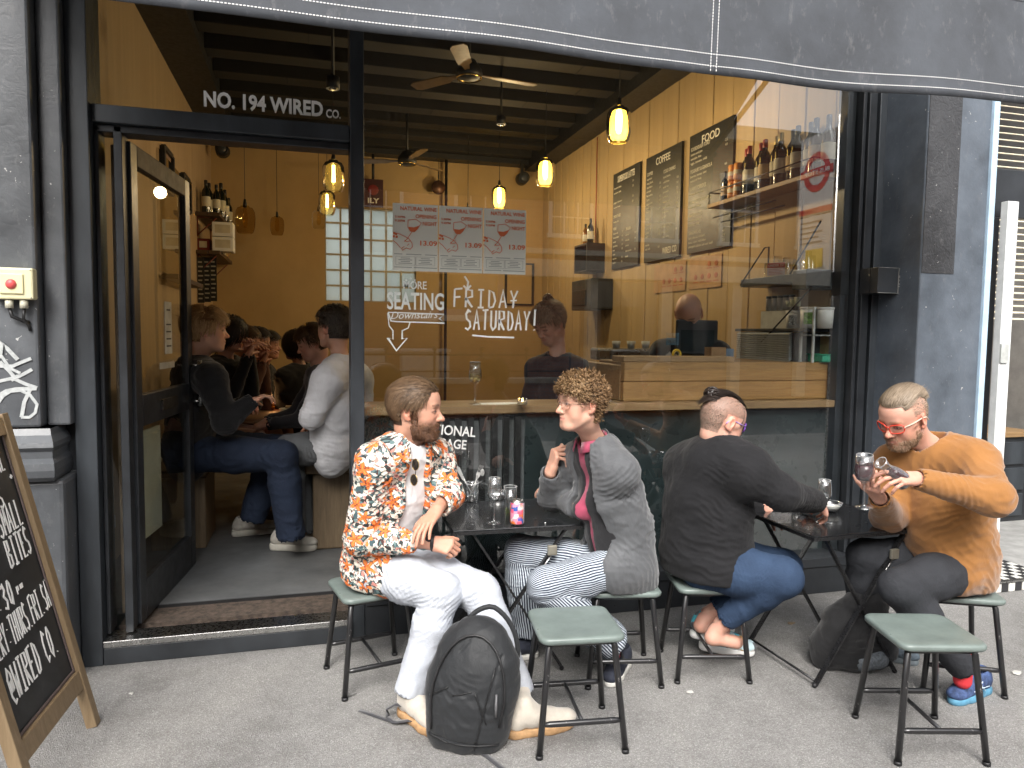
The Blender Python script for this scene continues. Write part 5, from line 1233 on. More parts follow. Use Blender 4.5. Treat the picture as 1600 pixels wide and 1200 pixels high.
# coffee machine in the middle back
c = PY(1000, 540, 1.6); t = thing('coffee_machine', 'low steel coffee machine with cups behind the counter', 'coffee machine', (c.x - .3, 1.5, HT - .05)); q = MB(); q.bbox((0, 0, 0), (.75, .45, .10), .02); q.build('body', mat('machine_steel', (.25, .25, .25), .3, .8), t)
for k in range(5):
    q = MB(); q.lathe([(0, 0), (.026, 0), (.036, .06), (.033, .06), (.024, .006), (0, .006)], c=(.1 + k * .13, .12, .101), n=14); q.build('cup', M_GREYW, t)

# ================================================================ TABLE AND BENCHES INSIDE
ZF = .131
tb = PZ(432, 650, .93)
t = thing('round_table', 'round wooden table top with candle and glasses inside the doorway', 'table', (tb.x, tb.y + .1, ZF))
q = MB(); q.lathe([(0, .775), (.42, .775), (.43, .78), (.43, .80), (.425, .805), (0, .805)], n=48); q.build('tabletop', wood('table_walnut', (.26, .15, .08), (.12, .065, .035), 0, 1), t)
q = MB(); q.tube([(0, 0, .02), (0, 0, .774)], .035, 12); q.build('pillar', M_BLACK, t); q = MB(); q.lathe([(0, 0), (.25, 0), (.24, .02), (0, .03)], n=24); q.build('foot', M_BLACK, t)
TB = V(tb.x, tb.y + .1, ZF + .806)
def block(label, px0, px1, pyt, pyb, d2=.4, slab=False):
    a, b = PZ(px0, pyb, ZF), PZ(px1, pyb, ZF); zt = P(px0, pyt, (a - CAM).dot(fwd)).z
    t = thing('timber_bench', label, 'bench', (a.x, a.y, ZF)); w_ = b.x - a.x
    if slab:
        q = MB(); q.bbox((.03, 0, 0), (w_ + .2, d2, zt - ZF - .075), .012); q.build('trestle', M_OAKV, t); q = MB(); q.bbox((-.02, -.03, zt - ZF - .072), (w_ + .6, d2 + .9, zt - ZF), .012); q.build('seat', M_OAKV, t)
    else:
        q = MB(); q.bbox((0, 0, 0), (w_, d2, zt - ZF - .052), .010); q.build('end_block', M_OAKV, t); q = MB(); q.bbox((-.0, .0, zt - ZF - .05), (w_, d2 + 1.6, zt - ZF), .010); q.build('seat', M_OAKV, t)
    return zt
zbL = block('weathered timber bench under the blond man at the left of the doorway', 236, 320, 735, 862, .5)
zbR = block('weathered timber bench with thick seat under the man in the white shirt', 482, 522, 722, 860, .35, True)
# ================================================================ FIGURES
def skin_mat():
    m, nt, b = _mat('skin')
    at = nt.nodes.new('ShaderNodeAttribute'); at.attribute_name = 'Col'
    n = noise(nt, coords(nt), 35, 4, .6)
    c = mixc(nt, math_(nt, 'MULTIPLY', n, .35), at.outputs['Color'], mixc(nt, 1.0, at.outputs['Color'], (1.0, .72, .66), 'MULTIPLY'))
    nt.links.new(c, b.inputs['Base Color'])
    b.inputs['Roughness'].default_value = .48
    b.inputs['Subsurface Weight'].default_value = .18
    b.inputs['Subsurface Radius'].default_value = (.012, .005, .003); b.inputs['Subsurface Scale'].default_value = .6
    b.inputs['Specular IOR Level'].default_value = .4
    bump(nt, b, noise(nt, coords(nt), 260, 3), .12, .001)
    return m
M_SKIN = skin_mat()
def hair_mat():
    m, nt, b = _mat('hair_strands')
    at = nt.nodes.new('ShaderNodeAttribute'); at.attribute_name = 'Col'
    nt.links.new(at.outputs['Color'], b.inputs['Base Color']); b.inputs['Roughness'].default_value = .5; b.inputs['Specular IOR Level'].default_value = .28
    return m
M_HAIR = hair_mat()
def cloth(name, col, var=.12, weave=500, bmp=.25, rough=.85, sheen=.2, col2=None, wr=.5):
    m, nt, b = _mat(name); v = coords(nt)
    n1 = noise(nt, v, 9, 5, .6); n2 = noise(nt, v, weave, 2); n3 = noise(nt, coords(nt, (1, 1, .5)), 22, 5, .6, 1.5)
    c = ramp(nt, n1, [(.3, col2 or tuple(x * (1 - var) for x in col)), (.7, tuple(min(1, x * (1 + var)) for x in col))])
    c = mixc(nt, math_(nt, 'MULTIPLY', n2, .25), c, tuple(x * .6 for x in col))
    nt.links.new(c, b.inputs['Base Color']); b.inputs['Roughness'].default_value = rough; b.inputs['Sheen Weight'].default_value = sheen
    b.inputs['Specular IOR Level'].default_value = .25
    bump(nt, b, math_(nt, 'ADD', math_(nt, 'MULTIPLY', n2, bmp), math_(nt, 'MULTIPLY', n3, wr * 3)), .35, .005)
    MATS[name] = m; return m
def mrg(*a): return np.concatenate(a)
def arr(v): return np.array([v[0], v[1], v[2]], float)

def head_field(ns=1.0, chin=1.0, wide=1.0, neck=None, res=.0023, lidlow=.0, nr=.92):
    F = Fld(res); x = wide
    F.ell((0, -.010, .030), (.076 * x, .098, .088), .02)
    F.ell((0, .036, .040), (.062 * x, .054, .055), .03)
    F.ell((0, .038, -.030), (.056 * x, .052, .072), .03)
    for s in (-1, 1):
        F.cone((s * .051 * x, .0, -.056), (s * .024 * x, .060, -.092 * chin), .019, .018, .025)
        F.cone((s * .030, .070, -.020), (s * .057 * x, .032, -.006), .016, .011, .02)
        F.ell((s * .040, .052, -.045), (.020, .022, .026), .02)
    F.cone((-.011, .073, -.093 * chin), (.011, .073, -.093 * chin), .018, .018, .02)
    F.cone((0, .036, -.078), (0, -.02, -.055), .031, .042, .03)
    F.cone((-.033, .077, .0235), (.033, .077, .0235), .0125, .0125, .014)
    F.ell((0, .071, -.058), (.030, .0235, .027), .018)
    for s in (-1, 1): F.ell((s * .031, .097, .004), (.018, .015, .0125), .012, sub=True)
    F.cone((0, .081, .010), (0, .084 + .020 * ns, -.026), .0078, .0098, .010)
    F.ell((0, .088 + .019 * ns, -.031), (.0110, .0115, .0095), .008)
    for s in (-1, 1):
        F.ell((s * .0125, .093, -.034), (.0085, .012, .0085), .006)
        F.ell((s * .0065, .101, -.0425), (.004, .006, .003), .003, sub=True)
        # lids
        F.ell((s * .031, .0755, .003), (.0150, .0142, .0138), .006)
        F.ell((s * .031, .0915, .0005 - lidlow), (.0110, .0060, .0042 - lidlow * .3), .002, sub=True)
        F.cone((s * .0225, .0815, -.0610), (0, .0938, -.0560), .0034, .0048, .005)
        F.cone((s * .0205, .0805, -.0640), (0, .0918, -.0676), .0034, .0056, .005)
    F.cone((-.020, .0900, -.0616), (.020, .0900, -.0616), .0014, .0014, .002, sub=True)
    F.cone((-.008, .0985, -.0616), (.008, .0985, -.0616), .0026, .0026, .003, sub=True)
    for s in (-1, 1):
        rot = Euler((R(-12), 0, s * R(-22))).to_matrix()
        F.ell((s * .0785 * x, -.013, -.004), (.0075, .0185, .031), .006, rot=np.array(rot))
        F.ell((s * .0865 * x, -.008, -.001), (.0065, .0095, .018), .004, rot=np.array(rot), sub=True)
        F.ell((s * .0775 * x, -.004, -.030), (.0065, .009, .010), .006)
    F.cone((0, -.028, -.02), (0, -.030, -.075), .054 * x, .052 * nr, .03)
    if neck is not None:
        n = np.array(neck); F.cone((0, -.030, -.075), n, .050 * nr, .056 * nr, .03)
        F.cone(n, n + (n - np.array((0, -.034, -.075))) * .3, .052 * nr, .05 * nr, .03)
        F.cone((.0, .02, -.10), n + np.array((0, .035, .02)), .012, .015, .03)
    return F
HAIRC = {}
def make_head(o, f, u, neckw, skin, scale=1.0, res=.0023, lips=(.50, .20, .17), brow=None, stubble=None, scalp=None, blush=.25, **kw):
    """returns verts, quads, colours (world) plus local verts/normals and the placing matrix"""
    f = V(*f).normalized(); u = V(*u); u = (u - f * u.dot(f)).normalized(); x = f.cross(u)
    M = Matrix(((x.x, f.x, u.x, o[0]), (x.y, f.y, u.y, o[1]), (x.z, f.z, u.z, o[2]), (0, 0, 0, 1))) @ Matrix.Scale(scale, 4)
    nl = arr(M.inverted() @ V(*neckw))
    F = head_field(neck=nl, res=res, **kw)
    v, q = F.mesh(); v = relax(v, q, 1, .4); n = normals(v, q)
    col = np.tile(np.array(skin, float), (len(v), 1))
    def blend(mask, c):
        nonlocal col
        mask = np.clip(mask, 0, 1)[:, None]; col = col * (1 - mask) + np.array(c) * mask
    X, Y, Z = v[:, 0], v[:, 1], v[:, 2]; s = np.array(skin)
    front = Y > .03
    ear = (np.abs(X) > .071) & (Y < .02) & (Y > -.045) & (np.abs(Z + .003) < .04)
    blend(ear * .45, s * (1.05, .62, .55))
    blend(np.exp(-(((np.abs(X) - .042) / .02) ** 2 + ((Z + .025) / .02) ** 2)) * front * blush, s * (1.05, .62, .55))
    blend(np.exp(-((X / .014) ** 2 + ((Z + .03) / .014) ** 2)) * (Y > .09) * blush, s * (1.0, .6, .52))
    blend(np.exp(-(((np.abs(X) - .03) / .018) ** 2 + ((Z + .008) / .008) ** 2)) * front * .3, s * (.78, .6, .58))
    dl = np.exp(-((np.abs(Z + .0608) / (.0078 - .0045 * np.clip(np.abs(X) / .022, 0, 1))) ** 4)) * (np.abs(X) < .023) * (Y > .07)
    blend(dl * .85, lips)
    if stubble is not None:
        sc, amt = stubble
        m = np.clip((-.026 - Z) / .02, 0, 1) * np.clip((Y - .005) / .015, 0, 1) * (Z > -.15) * (1 - dl)
        m *= np.clip(1.2 - np.exp(-(((np.abs(X) - .035) / .012) ** 2 + ((Z + .035) / .014) ** 2)), 0, 1)
        blend(m * amt * (.8 + .35 * vnoise(v * 300, 3)), sc)
    if scalp is not None:
        sc, amt, mk = scalp
        blend(mk(v) * amt * (.85 + .3 * vnoise(v * 400, 5)), sc)
    for sx in (-1, 1):
        e_ = np.sqrt(((X - sx * .031) / .0125) ** 2 + ((Z - .0005 ) / .0052) ** 2)
        blend(np.exp(-((e_ - 1.12) / .28) ** 2) * (Y > .06) * np.where(Z > 0, .9, .5), (.05, .025, .018))
    if brow is not None:
        bz = .0262 + .004 * np.cos((np.abs(X) - .030) / .02 * 1.3) - .002
        m = np.exp(-((Z - bz) / .0042) ** 4) * (np.abs(X) > .010) * (np.abs(X) < .050) * (Y > .05)
        blend(m * .85 * (.8 + .4 * vnoise(v * 400, 9)), brow)
    vw = np.array([[M[i][j] for j in range(4)] for i in range(3)]); W = v @ vw[:, :3].T + vw[:, 3]
    return dict(v=W, q=q, c=col, lv=v, ln=n, M=M, s=scale)
def eyes(h, parent, iris=(.10, .14, .16), look=(0, 0)):
    me_w = plain('eye_white', (.72, .70, .67), .15); mi = plain('iris_%d' % int(iris[0] * 1000), iris, .1); mp = plain('pupil', (.005, .005, .005), .1)
    for s in (-1, 1):
        q = MB(); q.ball((0, 0, 0), .0128, 14, 10); q.cur = 1
        d = V(look[0], 1, look[1]).normalized()
        q.ball(tuple(d * .0078), .0062, 10, 6); q.cur = 2; q.ball(tuple(d * .0105), .0038, 8, 6)
        o = q.build('eye', [me_w, mi, mp], parent); o.matrix_parent_inverse = Matrix.Identity(4)
        M = h['M'] @ Matrix.Translation((s * .031, .0752, .003)); o.data.transform(M)
def strands(h, mask, comb, name, parent, n=2500, length=.05, seg=5, width=.0022, lift=.004, col=(.2, .1, .05), col2=(.35, .2, .1), curl=0, curlf=60, seed=1, jit=.25, stick=True, root_in=.002, lenf=None, tip=.4, ell=None):
    """ribbons of hair combed over the skull"""
    rg = np.random.default_rng(seed)
    m = mask(h['lv'], h['ln']); idx = np.nonzero(m)[0]
    if not len(idx): return None
    pick = rg.choice(idx, n); p = h['lv'][pick] + rg.normal(0, .0012, (n, 3)); nn = h['ln'][pick].copy(); p = p - nn * root_in
    L = length * (.7 + .5 * rg.random(n)); 
    if lenf is not None: L = L * lenf(h['lv'][pick])
    step = (L / seg)[:, None]
    E = ell or ((0, -.010, .030), (.076, .098, .088))
    ec, er = np.array(E[0]), np.array(E[1]) + lift
    off = rg.random(n)[:, None] * lift
    P_ = [p]; D_ = []; jd = rg.normal(0, jit, (n, 3)); ph = rg.random(n) * 6.28; side0 = None
    nrm = [nn]
    for k in range(seg):
        d = comb(p, nn, k / seg) + jd
        if stick:
            d = d - nn * (d * nn).sum(1, keepdims=True) * (.9 if k else .35)
        d = d / np.maximum(np.linalg.norm(d, axis=1, keepdims=True), 1e-6)
        if curl:
            t = (k * L / seg) * curlf + ph
            a = np.cross(d, nn); d = d + curl * (a * np.cos(t)[:, None] + nn * np.sin(t)[:, None]); d = d / np.linalg.norm(d, axis=1, keepdims=True)
        p = p + d * step
        if stick:
            e = (p - ec) / (er * .985 + off); r = np.linalg.norm(e, axis=1, keepdims=True); inside = (r < 1) & (p[:, 2:3] > -.03)
            p = np.where(inside, ec + (p - ec) / np.maximum(r, 1e-6), p)
            g = (p - ec) / er ** 2; nn = g / np.linalg.norm(g, axis=1, keepdims=True)
        P_.append(p); D_.append(d); nrm.append(nn)
    vs = []; 
    for k in range(seg + 1):
        d = D_[min(k, seg - 1)]; s = np.cross(d, nrm[k]); s = s / np.maximum(np.linalg.norm(s, axis=1, keepdims=True), 1e-6)
        w_ = width * (1 - (1 - tip) * (k / seg) ** 2) * .5
        vs += [P_[k] - s * w_, P_[k] + s * w_]
    v = np.stack(vs, 1).reshape(-1, 3)       # n x 2(seg+1)
    q = []
    base = np.arange(n) * 2 * (seg + 1)
    for k in range(seg): q.append(np.stack([base + 2 * k, base + 2 * k + 1, base + 2 * k + 3, base + 2 * k + 2], 1))
    q = np.concatenate(q)
    clump = vnoise(h['lv'][pick] * 120, seed)[:, None] * .5 + .5
    t = np.clip(clump * .7 + rg.random((n, 1)) * .5 - .1, 0, 1)
    c = np.array(col) * (1 - t) + np.array(col2) * t
    c = np.repeat(c, 2 * (seg + 1), 0)
    M = np.array([[h['M'][i][j] for j in range(4)] for i in range(3)])
    return mesh_obj(name, v @ M[:, :3].T + M[:, 3], q, M_HAIR, parent, True, c)
def shell(h, mask, off, col, name, parent):
    """close cap of short hair or the dark underlayer"""
    m = mask(h['lv'], h['ln']); v = h['lv'] + h['ln'] * off; q = h['q']; keep = m[q].all(1); q = q[keep]
    if not len(q): return None
    used = np.unique(q); mp = np.full(len(v), -1); mp[used] = np.arange(len(used)); v = v[used]; q = mp[q]
    c = np.array(col) * (.75 + .5 * (vnoise(v * 150, 4)[:, None] * .5 + .5))
    M = np.array([[h['M'][i][j] for j in range(4)] for i in range(3)])
    return mesh_obj(name, v @ M[:, :3].T + M[:, 3], q, M_HAIR, parent, True, c)

def hand_field(F, w, y, back, side, curls=(20, 25, 15), thumb=(.7, .6, -.35), spread=.06, sc=1.0, thumbcurl=15, perf=None):
    """five jointed fingers on a palm. w wrist, y toward the fingers, back = back-of-hand normal, side +1 left, -1 right"""
    y = V(*y).normalized(); z = V(*back); z = (z - y * z.dot(y)).normalized(); x = y.cross(z) * side; w = V(*w)
    def T(a, b, c): return w + (x * a + y * b + z * c) * sc
    xs = [.028, .0095, -.009, -.026]; base = [.088, .092, .087, .078]
    ln = [(.043, .025, .020), (.047, .029, .021), (.043, .027, .020), (.034, .020, .018)]
    F.cone(T(.010, .0, 0), T(.012, .03, -.002), .021 * sc, .020 * sc, .012)
    F.cone(T(-.008, .0, 0), T(-.014, .03, -.002), .020 * sc, .018 * sc, .012)
    for i in range(4):
        F.cone(T(xs[i] * .6, .022, -.002), T(xs[i], base[i], 0), .0145 * sc, .0115 * sc, .010)
    F.cone(T(.018, .02, -.010), T(.010, .06, -.010), .015 * sc, .010 * sc, .012)
    for i in range(4):
        cu = curls if perf is None else perf[i]
        a = 0; p = (xs[i], base[i], 0); r = [.0092, .0084, .0076, .0066] if i < 3 else [.0080, .0073, .0066, .0058]
        sp = spread * (1.5 - i)
        for j in range(3):
            a += R(cu[j]); L = ln[i][j]
            qn = (p[0] + sin(sp) * cos(a) * L, p[1] + cos(a) * L, p[2] - sin(a) * L)
            F.cone(T(*p), T(*qn), r[j] * sc, r[j + 1] * sc, .0022 if j or True else .004); p = qn
    p = V(.022, .022, -.006); d = V(*thumb).normalized(); L = (.042, .032, .026); r = (.0135, .0108, .0098, .0082)
    for j in range(3):
        qn = p + d * L[j]; F.cone(T(*p), T(*qn), r[j] * sc, r[j + 1] * sc, .008 if j == 0 else .003); p = qn
        a = R(thumbcurl); d = V(d.x * cos(a) - d.y * sin(a) * 0 - .0, d.y, d.z - sin(a)).normalized() if j == 0 else V(d.x * .8, d.y + .15, d.z - sin(a)).normalized()

def bone_uv(v, bones):
    best = np.full(len(v), 1e9); uv = np.zeros((len(v), 3)); off = 0
    for i, (a, b, r, ref) in enumerate(bones):
        a = arr(a); b = arr(b); d = b - a; L = np.linalg.norm(d); d = d / L; ref = arr(ref)
        e1 = ref - d * (ref @ d); e1 /= np.linalg.norm(e1); e2 = np.cross(d, e1)
        w = v - a; t = w @ d; tc = np.clip(t, 0, L); dist = np.linalg.norm(w - tc[:, None] * d, axis=1) - r
        m = dist < best; best[m] = dist[m]
        ang = np.arctan2(w @ e2, w @ e1)
        uv[m, 0] = (ang * r)[m] + i * .37 * 0; uv[m, 1] = (t + off)[m]; uv[m, 2] = i
        off += L
    return uv
def folds(v, n, joints=(), amp=.004, fine=.0015, seed=0, drag=None):
    """cloth relief: broad soft ridges, plus tight creases gathered at the joints (point, axis, radius, amplitude, wavelength)"""
    s = np.array([7., 7., 11.])
    wob = np.stack([vnoise(v * 6, seed + 1), vnoise(v * 6, seed + 2), vnoise(v * 6, seed + 3)], 1)
    r1 = 1 - 2 * np.abs(vnoise(v * s + wob * 1.2, seed)); r2 = 1 - 2 * np.abs(vnoise(v * s * 2.3 + wob * 2, seed + 7))
    d = amp * r1 * .6 + amp * .35 * r2 + fine * vnoise(v * 60, seed + 4)
    for (c, ax, rad, A, lam) in joints:
        c = arr(c); ax = arr(V(*ax).normalized()); w = v - c; t = w @ ax; g = np.exp(-(np.linalg.norm(w, axis=1) / rad) ** 2)
        ph = t / lam * 2 * pi + 2.2 * vnoise(v * 9, seed + 11) + 1.0 * wob[:, 0] * 2
        x = np.cos(ph + 1.6 * vnoise(v * 15, seed + 31)); x = 1 - 2 * np.abs(x) ** .8; d += A * .8 * g * x * (.45 + .75 * vnoise(v * 11, seed + 21))
    return v + n * d[:, None]
def opening(c, f, w0, w1, ztop, zbot, tilt=0.0, then=None):
    f = V(*f); sd = f.cross(V(0, 0, 1)).normalized()
    def post(D, X, Y, Z):
        t = np.clip((ztop - Z) / (ztop - zbot), 0, 1); s_ = (X - c[0]) * sd.x + (Y - c[1]) * sd.y + tilt * (ztop - Z)
        fr = (X - c[0]) * f.x + (Y - c[1]) * f.y; h = np.minimum(w0 + (w1 - w0) * t - np.abs(s_), fr - .0)
        k = .008; hh = np.maximum(k - np.abs(D - h), 0) / k; D = np.maximum(D, h) + hh * hh * k * .25
        return then(D, X, Y, Z) if then else D
    return post
def clipz(z, slope=0.0, dirn=None, c=None):
    def post(D, X, Y, Z):
        h = z - Z
        if dirn is not None: h = h + ((X - c[0]) * dirn[0] + (Y - c[1]) * dirn[1]) * slope
        k = .015; d = D; hh = np.maximum(k - np.abs(d - h), 0) / k
        return np.maximum(d, h) + hh * hh * k * .25
    return post
def clipseat(z, c, r=.20):
    def post(D, X, Y, Z):
        dd = np.sqrt((X - c[0]) ** 2 + (Y - c[1]) ** 2); h = np.minimum(z - Z, Z - (z - .12)) - np.maximum(dd - r, 0) * 8
        return np.maximum(D, h)
    return post
def garment(name, F, mt, parent, joints=(), amp=.004, fine=.001, seed=0, bones=None, post=None, sm=1):
    v, q = F.mesh(post); v = relax(v, q, sm, .5); n = normals(v, q)
    uv = bone_uv(v, bones) if bones else None
    v = folds(v, n, joints, amp, fine, seed)
    return mesh_obj(name, v, q, mt, parent, True, None, uv)

def shoe(name, parent, heel, toe, mt, msole, up=(0, 0, 1), L=.285, wide=.048, high=.075, sole=.028, boot=0, res=.004, ankle=None, bulk=1.0, amp=.0008, solecol=None, laces=None, rocker=0.0):
    """heel and toe are points on the ground line of the sole"""
    heel, toe = V(*heel), V(*toe); y = (toe - heel).normalized(); z = V(*up); z = (z - y * z.dot(y)).normalized(); x = y.cross(z)
    def T(a, b, c): return heel + x * a + y * (b * L / .285) + z * c
    F = Fld(res)
    F.cone(T(0, .045, sole + .035), T(0, .10, sole + .040), .036 * bulk, .038 * bulk, .02)
    F.cone(T(0, .10, sole + .035), T(0, .17, sole + .022), .036 * bulk, .036 * bulk, .03)
    F.cone(T(.004, .17, sole + .020), T(.0, .235, sole + .014), .037 * bulk, .030 * bulk, .03, flat=tuple(z), f=.75)
    F.cone(T(.0, .22, sole + .010), T(0, .248, sole + .010), .030 * bulk, .026 * bulk, .03, flat=tuple(z), f=.7)
    F.cone(T(0, .04, sole + .02), T(0, .05, sole + .06), .034 * bulk, .034, .02)
    if boot:
        a = V(*ankle) if ankle is not None else T(0, .05, boot)
        F.cone(T(0, .055, sole + .06), a, .040, .044, .03); F.cone(T(0, .10, sole + .04), T(0, .07, sole + .09), .035, .036, .03)
        F.cone(a, a + (a - T(0, .055, sole + .06)).normalized() * .03, .037, .037, .006, sub=True)
    elif ankle is not None:
        a = V(*ankle); F.cone(T(0, .055, sole + .05), T(0, .06, sole + high * .75), .036, .037, .02)
        F.cone(T(0, .06, sole + high + .01), a, .031, .031, .006, sub=True)
    Z = np.array(z); H = arr(heel)
    def post(D, X, Y, Zc):
        h = (X - H[0]) * Z[0] + (Y - H[1]) * Z[1] + (Zc - H[2]) * Z[2]
        return np.maximum(D, (sole - .004) - h)
    v, q = F.mesh(post); n = normals(v, q); v = v + n * (amp * vnoise(v * 60, 3))[:, None]
    o = mesh_obj(name, v, q, mt, parent)
    G = Fld(res)
    pts = [(0, .035, .034), (0, .10, .033), (.002, .17, .040), (.002, .225, .034)]
    for (a, b) in zip(pts[:-1], pts[1:]):
        G.cone(T(a[0], a[1], sole * .5), T(b[0], b[1], sole * .5), (a[2] + .004) * bulk, (b[2] + .004) * bulk, .01)
    G.cone(T(0, .22, sole * .5), T(0, .246, sole * .5), .034 * bulk, .030 * bulk, .01)
    yv = arr(y)
    def post2(D, X, Y, Zc):
        h = (X - H[0]) * Z[0] + (Y - H[1]) * Z[1] + (Zc - H[2]) * Z[2]
        t = (X - H[0]) * yv[0] + (Y - H[1]) * yv[1] + (Zc - H[2]) * yv[2]
        lo = rocker * np.clip((t - L * .72) / (L * .3), 0, 1) ** 2
        return np.maximum(np.maximum(D, h - sole), lo - h)
    v, q = G.mesh(post2); mesh_obj('sole', v, q, msole, o)
    if laces is not None:
        lm = MB()
        for k in range(5):
            t = .10 + k * .020; h = sole + .078 - k * .0085
            lm.tube([T(-.020, t, h - .012), T(-.008, t + .004, h - .001), T(.010, t + .010, h - .003), T(.022, t + .012, h - .014)], .0028, 6)
            lm.tube([T(.020, t, h - .012), T(.008, t + .004, h - .0), T(-.010, t + .010, h - .003), T(-.022, t + .012, h - .014)], .0028, 6)
        lm.build('lace', laces, o)
    return o
def body_mesh(parent, h, extra, skin, hands=()):
    """head, neck, forearms and hands and a plain trunk under the clothes, one mesh"""
    parts = [(h['v'], h['q'])]; cols = [h['c']]
    for F in hands:
        v, q = F.mesh(); v = relax(v, q, 1, .3)
        parts.append((v, q)); c = np.tile(np.array(skin, float), (len(v), 1)); n = normals(v, q)
        k = vnoise(v * 90, 2)[:, None] * .5 + .5; c = c * (1 - k * .25) + c * np.array((1.0, .68, .60)) * k * .25; cols.append(c)
    if extra is not None:
        v, q = extra.mesh(); parts.append((v, q)); cols.append(np.tile(np.array(skin, float), (len(v), 1)))
    v, q = joinq(parts); return mesh_obj('body', v, q, M_SKIN, parent, True, np.concatenate(cols))
def trunk(J, r=.03, res=.02):
    F = Fld(res)
    F.chain([J['pelvis'], J['chest'], J['neck']], [.08, .09, .045], .03)
    for s in 'LR':
        F.chain([J['chest'], J['s' + s], J['e' + s], J['w' + s]], [.05, .035, .028, .022], .02)
        F.chain([J['pelvis'], J['h' + s], J['k' + s], J['a' + s]], [.07, .06, .045, .032], .02)
    return F
def top_field(J, r=dict(), res=.006, f=None, cut=True):
    """a top: trunk flattened front to back, both sleeves"""
    g = dict(hip=.155, belly=.15, chest=.165, shoul=.070, arm=.060, elbow=.052, cuff=.040, flat=.72, neck=.062, hem=.16, sh_k=.06); g.update(r)
    F = Fld(res); f = V(*f)
    pe, ch, ne = V(*J['pelvis']), V(*J['chest']), V(*J['neck'])
    be = (pe + ch) / 2 + f * g.get('bellyf', .01)
    F.cone(pe, be, g['hip'], g['belly'], .06, flat=tuple(f), f=g['flat']); F.cone(be, ch, g['belly'], g['chest'], .06, flat=tuple(f), f=g['flat'])
    top = ch.lerp(ne, .72); F.cone(ch, top, g['chest'], g['chest'] * .62, .06, flat=tuple(f), f=g['flat'])
    if g.get('lap'):
        for s in 'LR': F.cone(pe.lerp(V(*J['h' + s]), .6), V(*J['h' + s]).lerp(V(*J['k' + s]), g['lap']), g['lapr'], g['lapr'] * .92, .05)
    for s in 'LR':
        S_, E, W_ = V(*J['s' + s]), V(*J['e' + s]), V(*J['w' + s])
        F.cone(ne.lerp(S_, .35), S_, g['shoul'] * .92, g['shoul'], g['sh_k']); F.cone(ne + V(0, 0, -.045) - f * .02, S_ + V(0, 0, -.005), g['shoul'] * .95, g['shoul'] * .9, g['sh_k'])
        F.cone(top, S_.lerp(top, .25), g['chest'] * .5, g['shoul'], g['sh_k'])
        F.cone(S_, E, g['arm'] * 1.08, g['elbow'], .035)
        cf = g.get('cuffpos', 1.0); We = E.lerp(W_, cf)
        F.cone(E, We, g['elbow'], g['cuff'], .03)
        if cut:
            d = (W_ - E).normalized(); F.cone(We - d * .012, We + d * .08, g['cuff'] * .8, g['cuff'] * .95, .004, sub=True)
    return F
def trouser_field(J, hip=.13, thigh=.088, knee=.066, cuff=.060, res=.006, cuffpos=1.0, f=None, seat=.02):
    F = Fld(res)
    for s in 'LR':
        H, K, A = V(*J['h' + s]), V(*J['k' + s]), V(*J['a' + s])
        F.cone(V(*J['pelvis']), H, hip * .84, hip * .78, .05); F.cone(H, H.lerp(K, .5), hip * .77, thigh, .03); F.cone(H.lerp(K, .5), K, thigh, knee, .03)
        Ae = K.lerp(A, cuffpos); F.cone(K, K.lerp(Ae, .35), knee, (knee + cuff) / 2 * 1.04, .025); F.cone(K.lerp(Ae, .35), Ae, (knee + cuff) / 2 * 1.04, cuff, .03)
        d = (A - K).normalized(); F.cone(Ae - d * .015, Ae + d * .09, cuff * .84, cuff * .98, .004, sub=True)
    return F
def figure_dir(a, b=0.0, c=0.0):
    """direction from picture right, away, up"""
    fr = V(fwd.x, fwd.y, 0).normalized(); return (V(RT.x, RT.y, 0).normalized() * a + fr * b + V(0, 0, c)).normalized()
def D_(*a): return figure_dir(*a)
def O_(a, b=0.0, c=0.0):
    fr = V(fwd.x, fwd.y, 0).normalized(); return V(RT.x, RT.y, 0).normalized() * a + fr * b + V(0, 0, c)
def specs(h, parent, style='round', m=None, m2=None, name='glasses', low=.0):
    """spectacles modelled in the head's own frame"""
    q = MB(); Mh = h['M']; L = []
    for s in (-1, 1):
        pts = []
        for k in range(22):
            t = 2 * pi * k / 22
            if style == 'round': a, b = .0225 * cos(t), .0215 * sin(t)
            else:
                a = .0265 * np.sign(cos(t)) * abs(cos(t)) ** .6; b = .0185 * np.sign(sin(t)) * abs(sin(t)) ** .7 + (.003 * a / .026 * s)
            pts.append((s * .033 + a, .1015 - abs(s * .033 + a) ** 2 * 5.5, b - .001 - low))
        L.append(pts); q.tube(pts, .0012 if style == 'round' else .0026, 6, closed=True)
    q.tube([(-.0105, .1015, .004 - low), (0, .1035, .007 - low), (.0105, .1015, .004 - low)], .0012 if style == 'round' else .0028, 6)
    for s in (-1, 1):
        x0 = .0555 if style == 'round' else .0595
        q.cur = 1; q.tube([(s * x0, .084, .006 - low), (s * .074, .04, .008 - low * .6), (s * .082, -.002, .012), (s * .083, -.022, .006), (s * .082, -.034, -.012)], .0013 if style == 'round' else .0024, 6)
        q.cur = 0
    o = q.build(name, [m, m2 or m], parent); o.data.transform(Mh)
    g = MB()
    for pts in L:
        c = np.mean(np.array(pts), 0); g.add([V(*c)] + [V(*p) for p in pts], [(0, i + 1, (i + 1) % 22 + 1) for i in range(22)], True)
    gl = g.build('lens', glass('lens_' + name, (.93, .95, .95), 1.2) if low >= 0 else None, o); gl.data.transform(Mh)
    return o
def settle(root):
    inv = Matrix.Translation(-root.location)
    for c in root.children: c.matrix_parent_inverse = inv
def person(label, base, group=None):
    return thing('person', label, 'person', (base[0], base[1], base[2]), 0, group)
SK = (.50, .285, .20); SK2 = (.56, .34, .25)
M_SHOEW = mat('shoe_offwhite', (.45, .43, .38), .75, var=.12, vscale=20, bmp=.3, bscale=120)

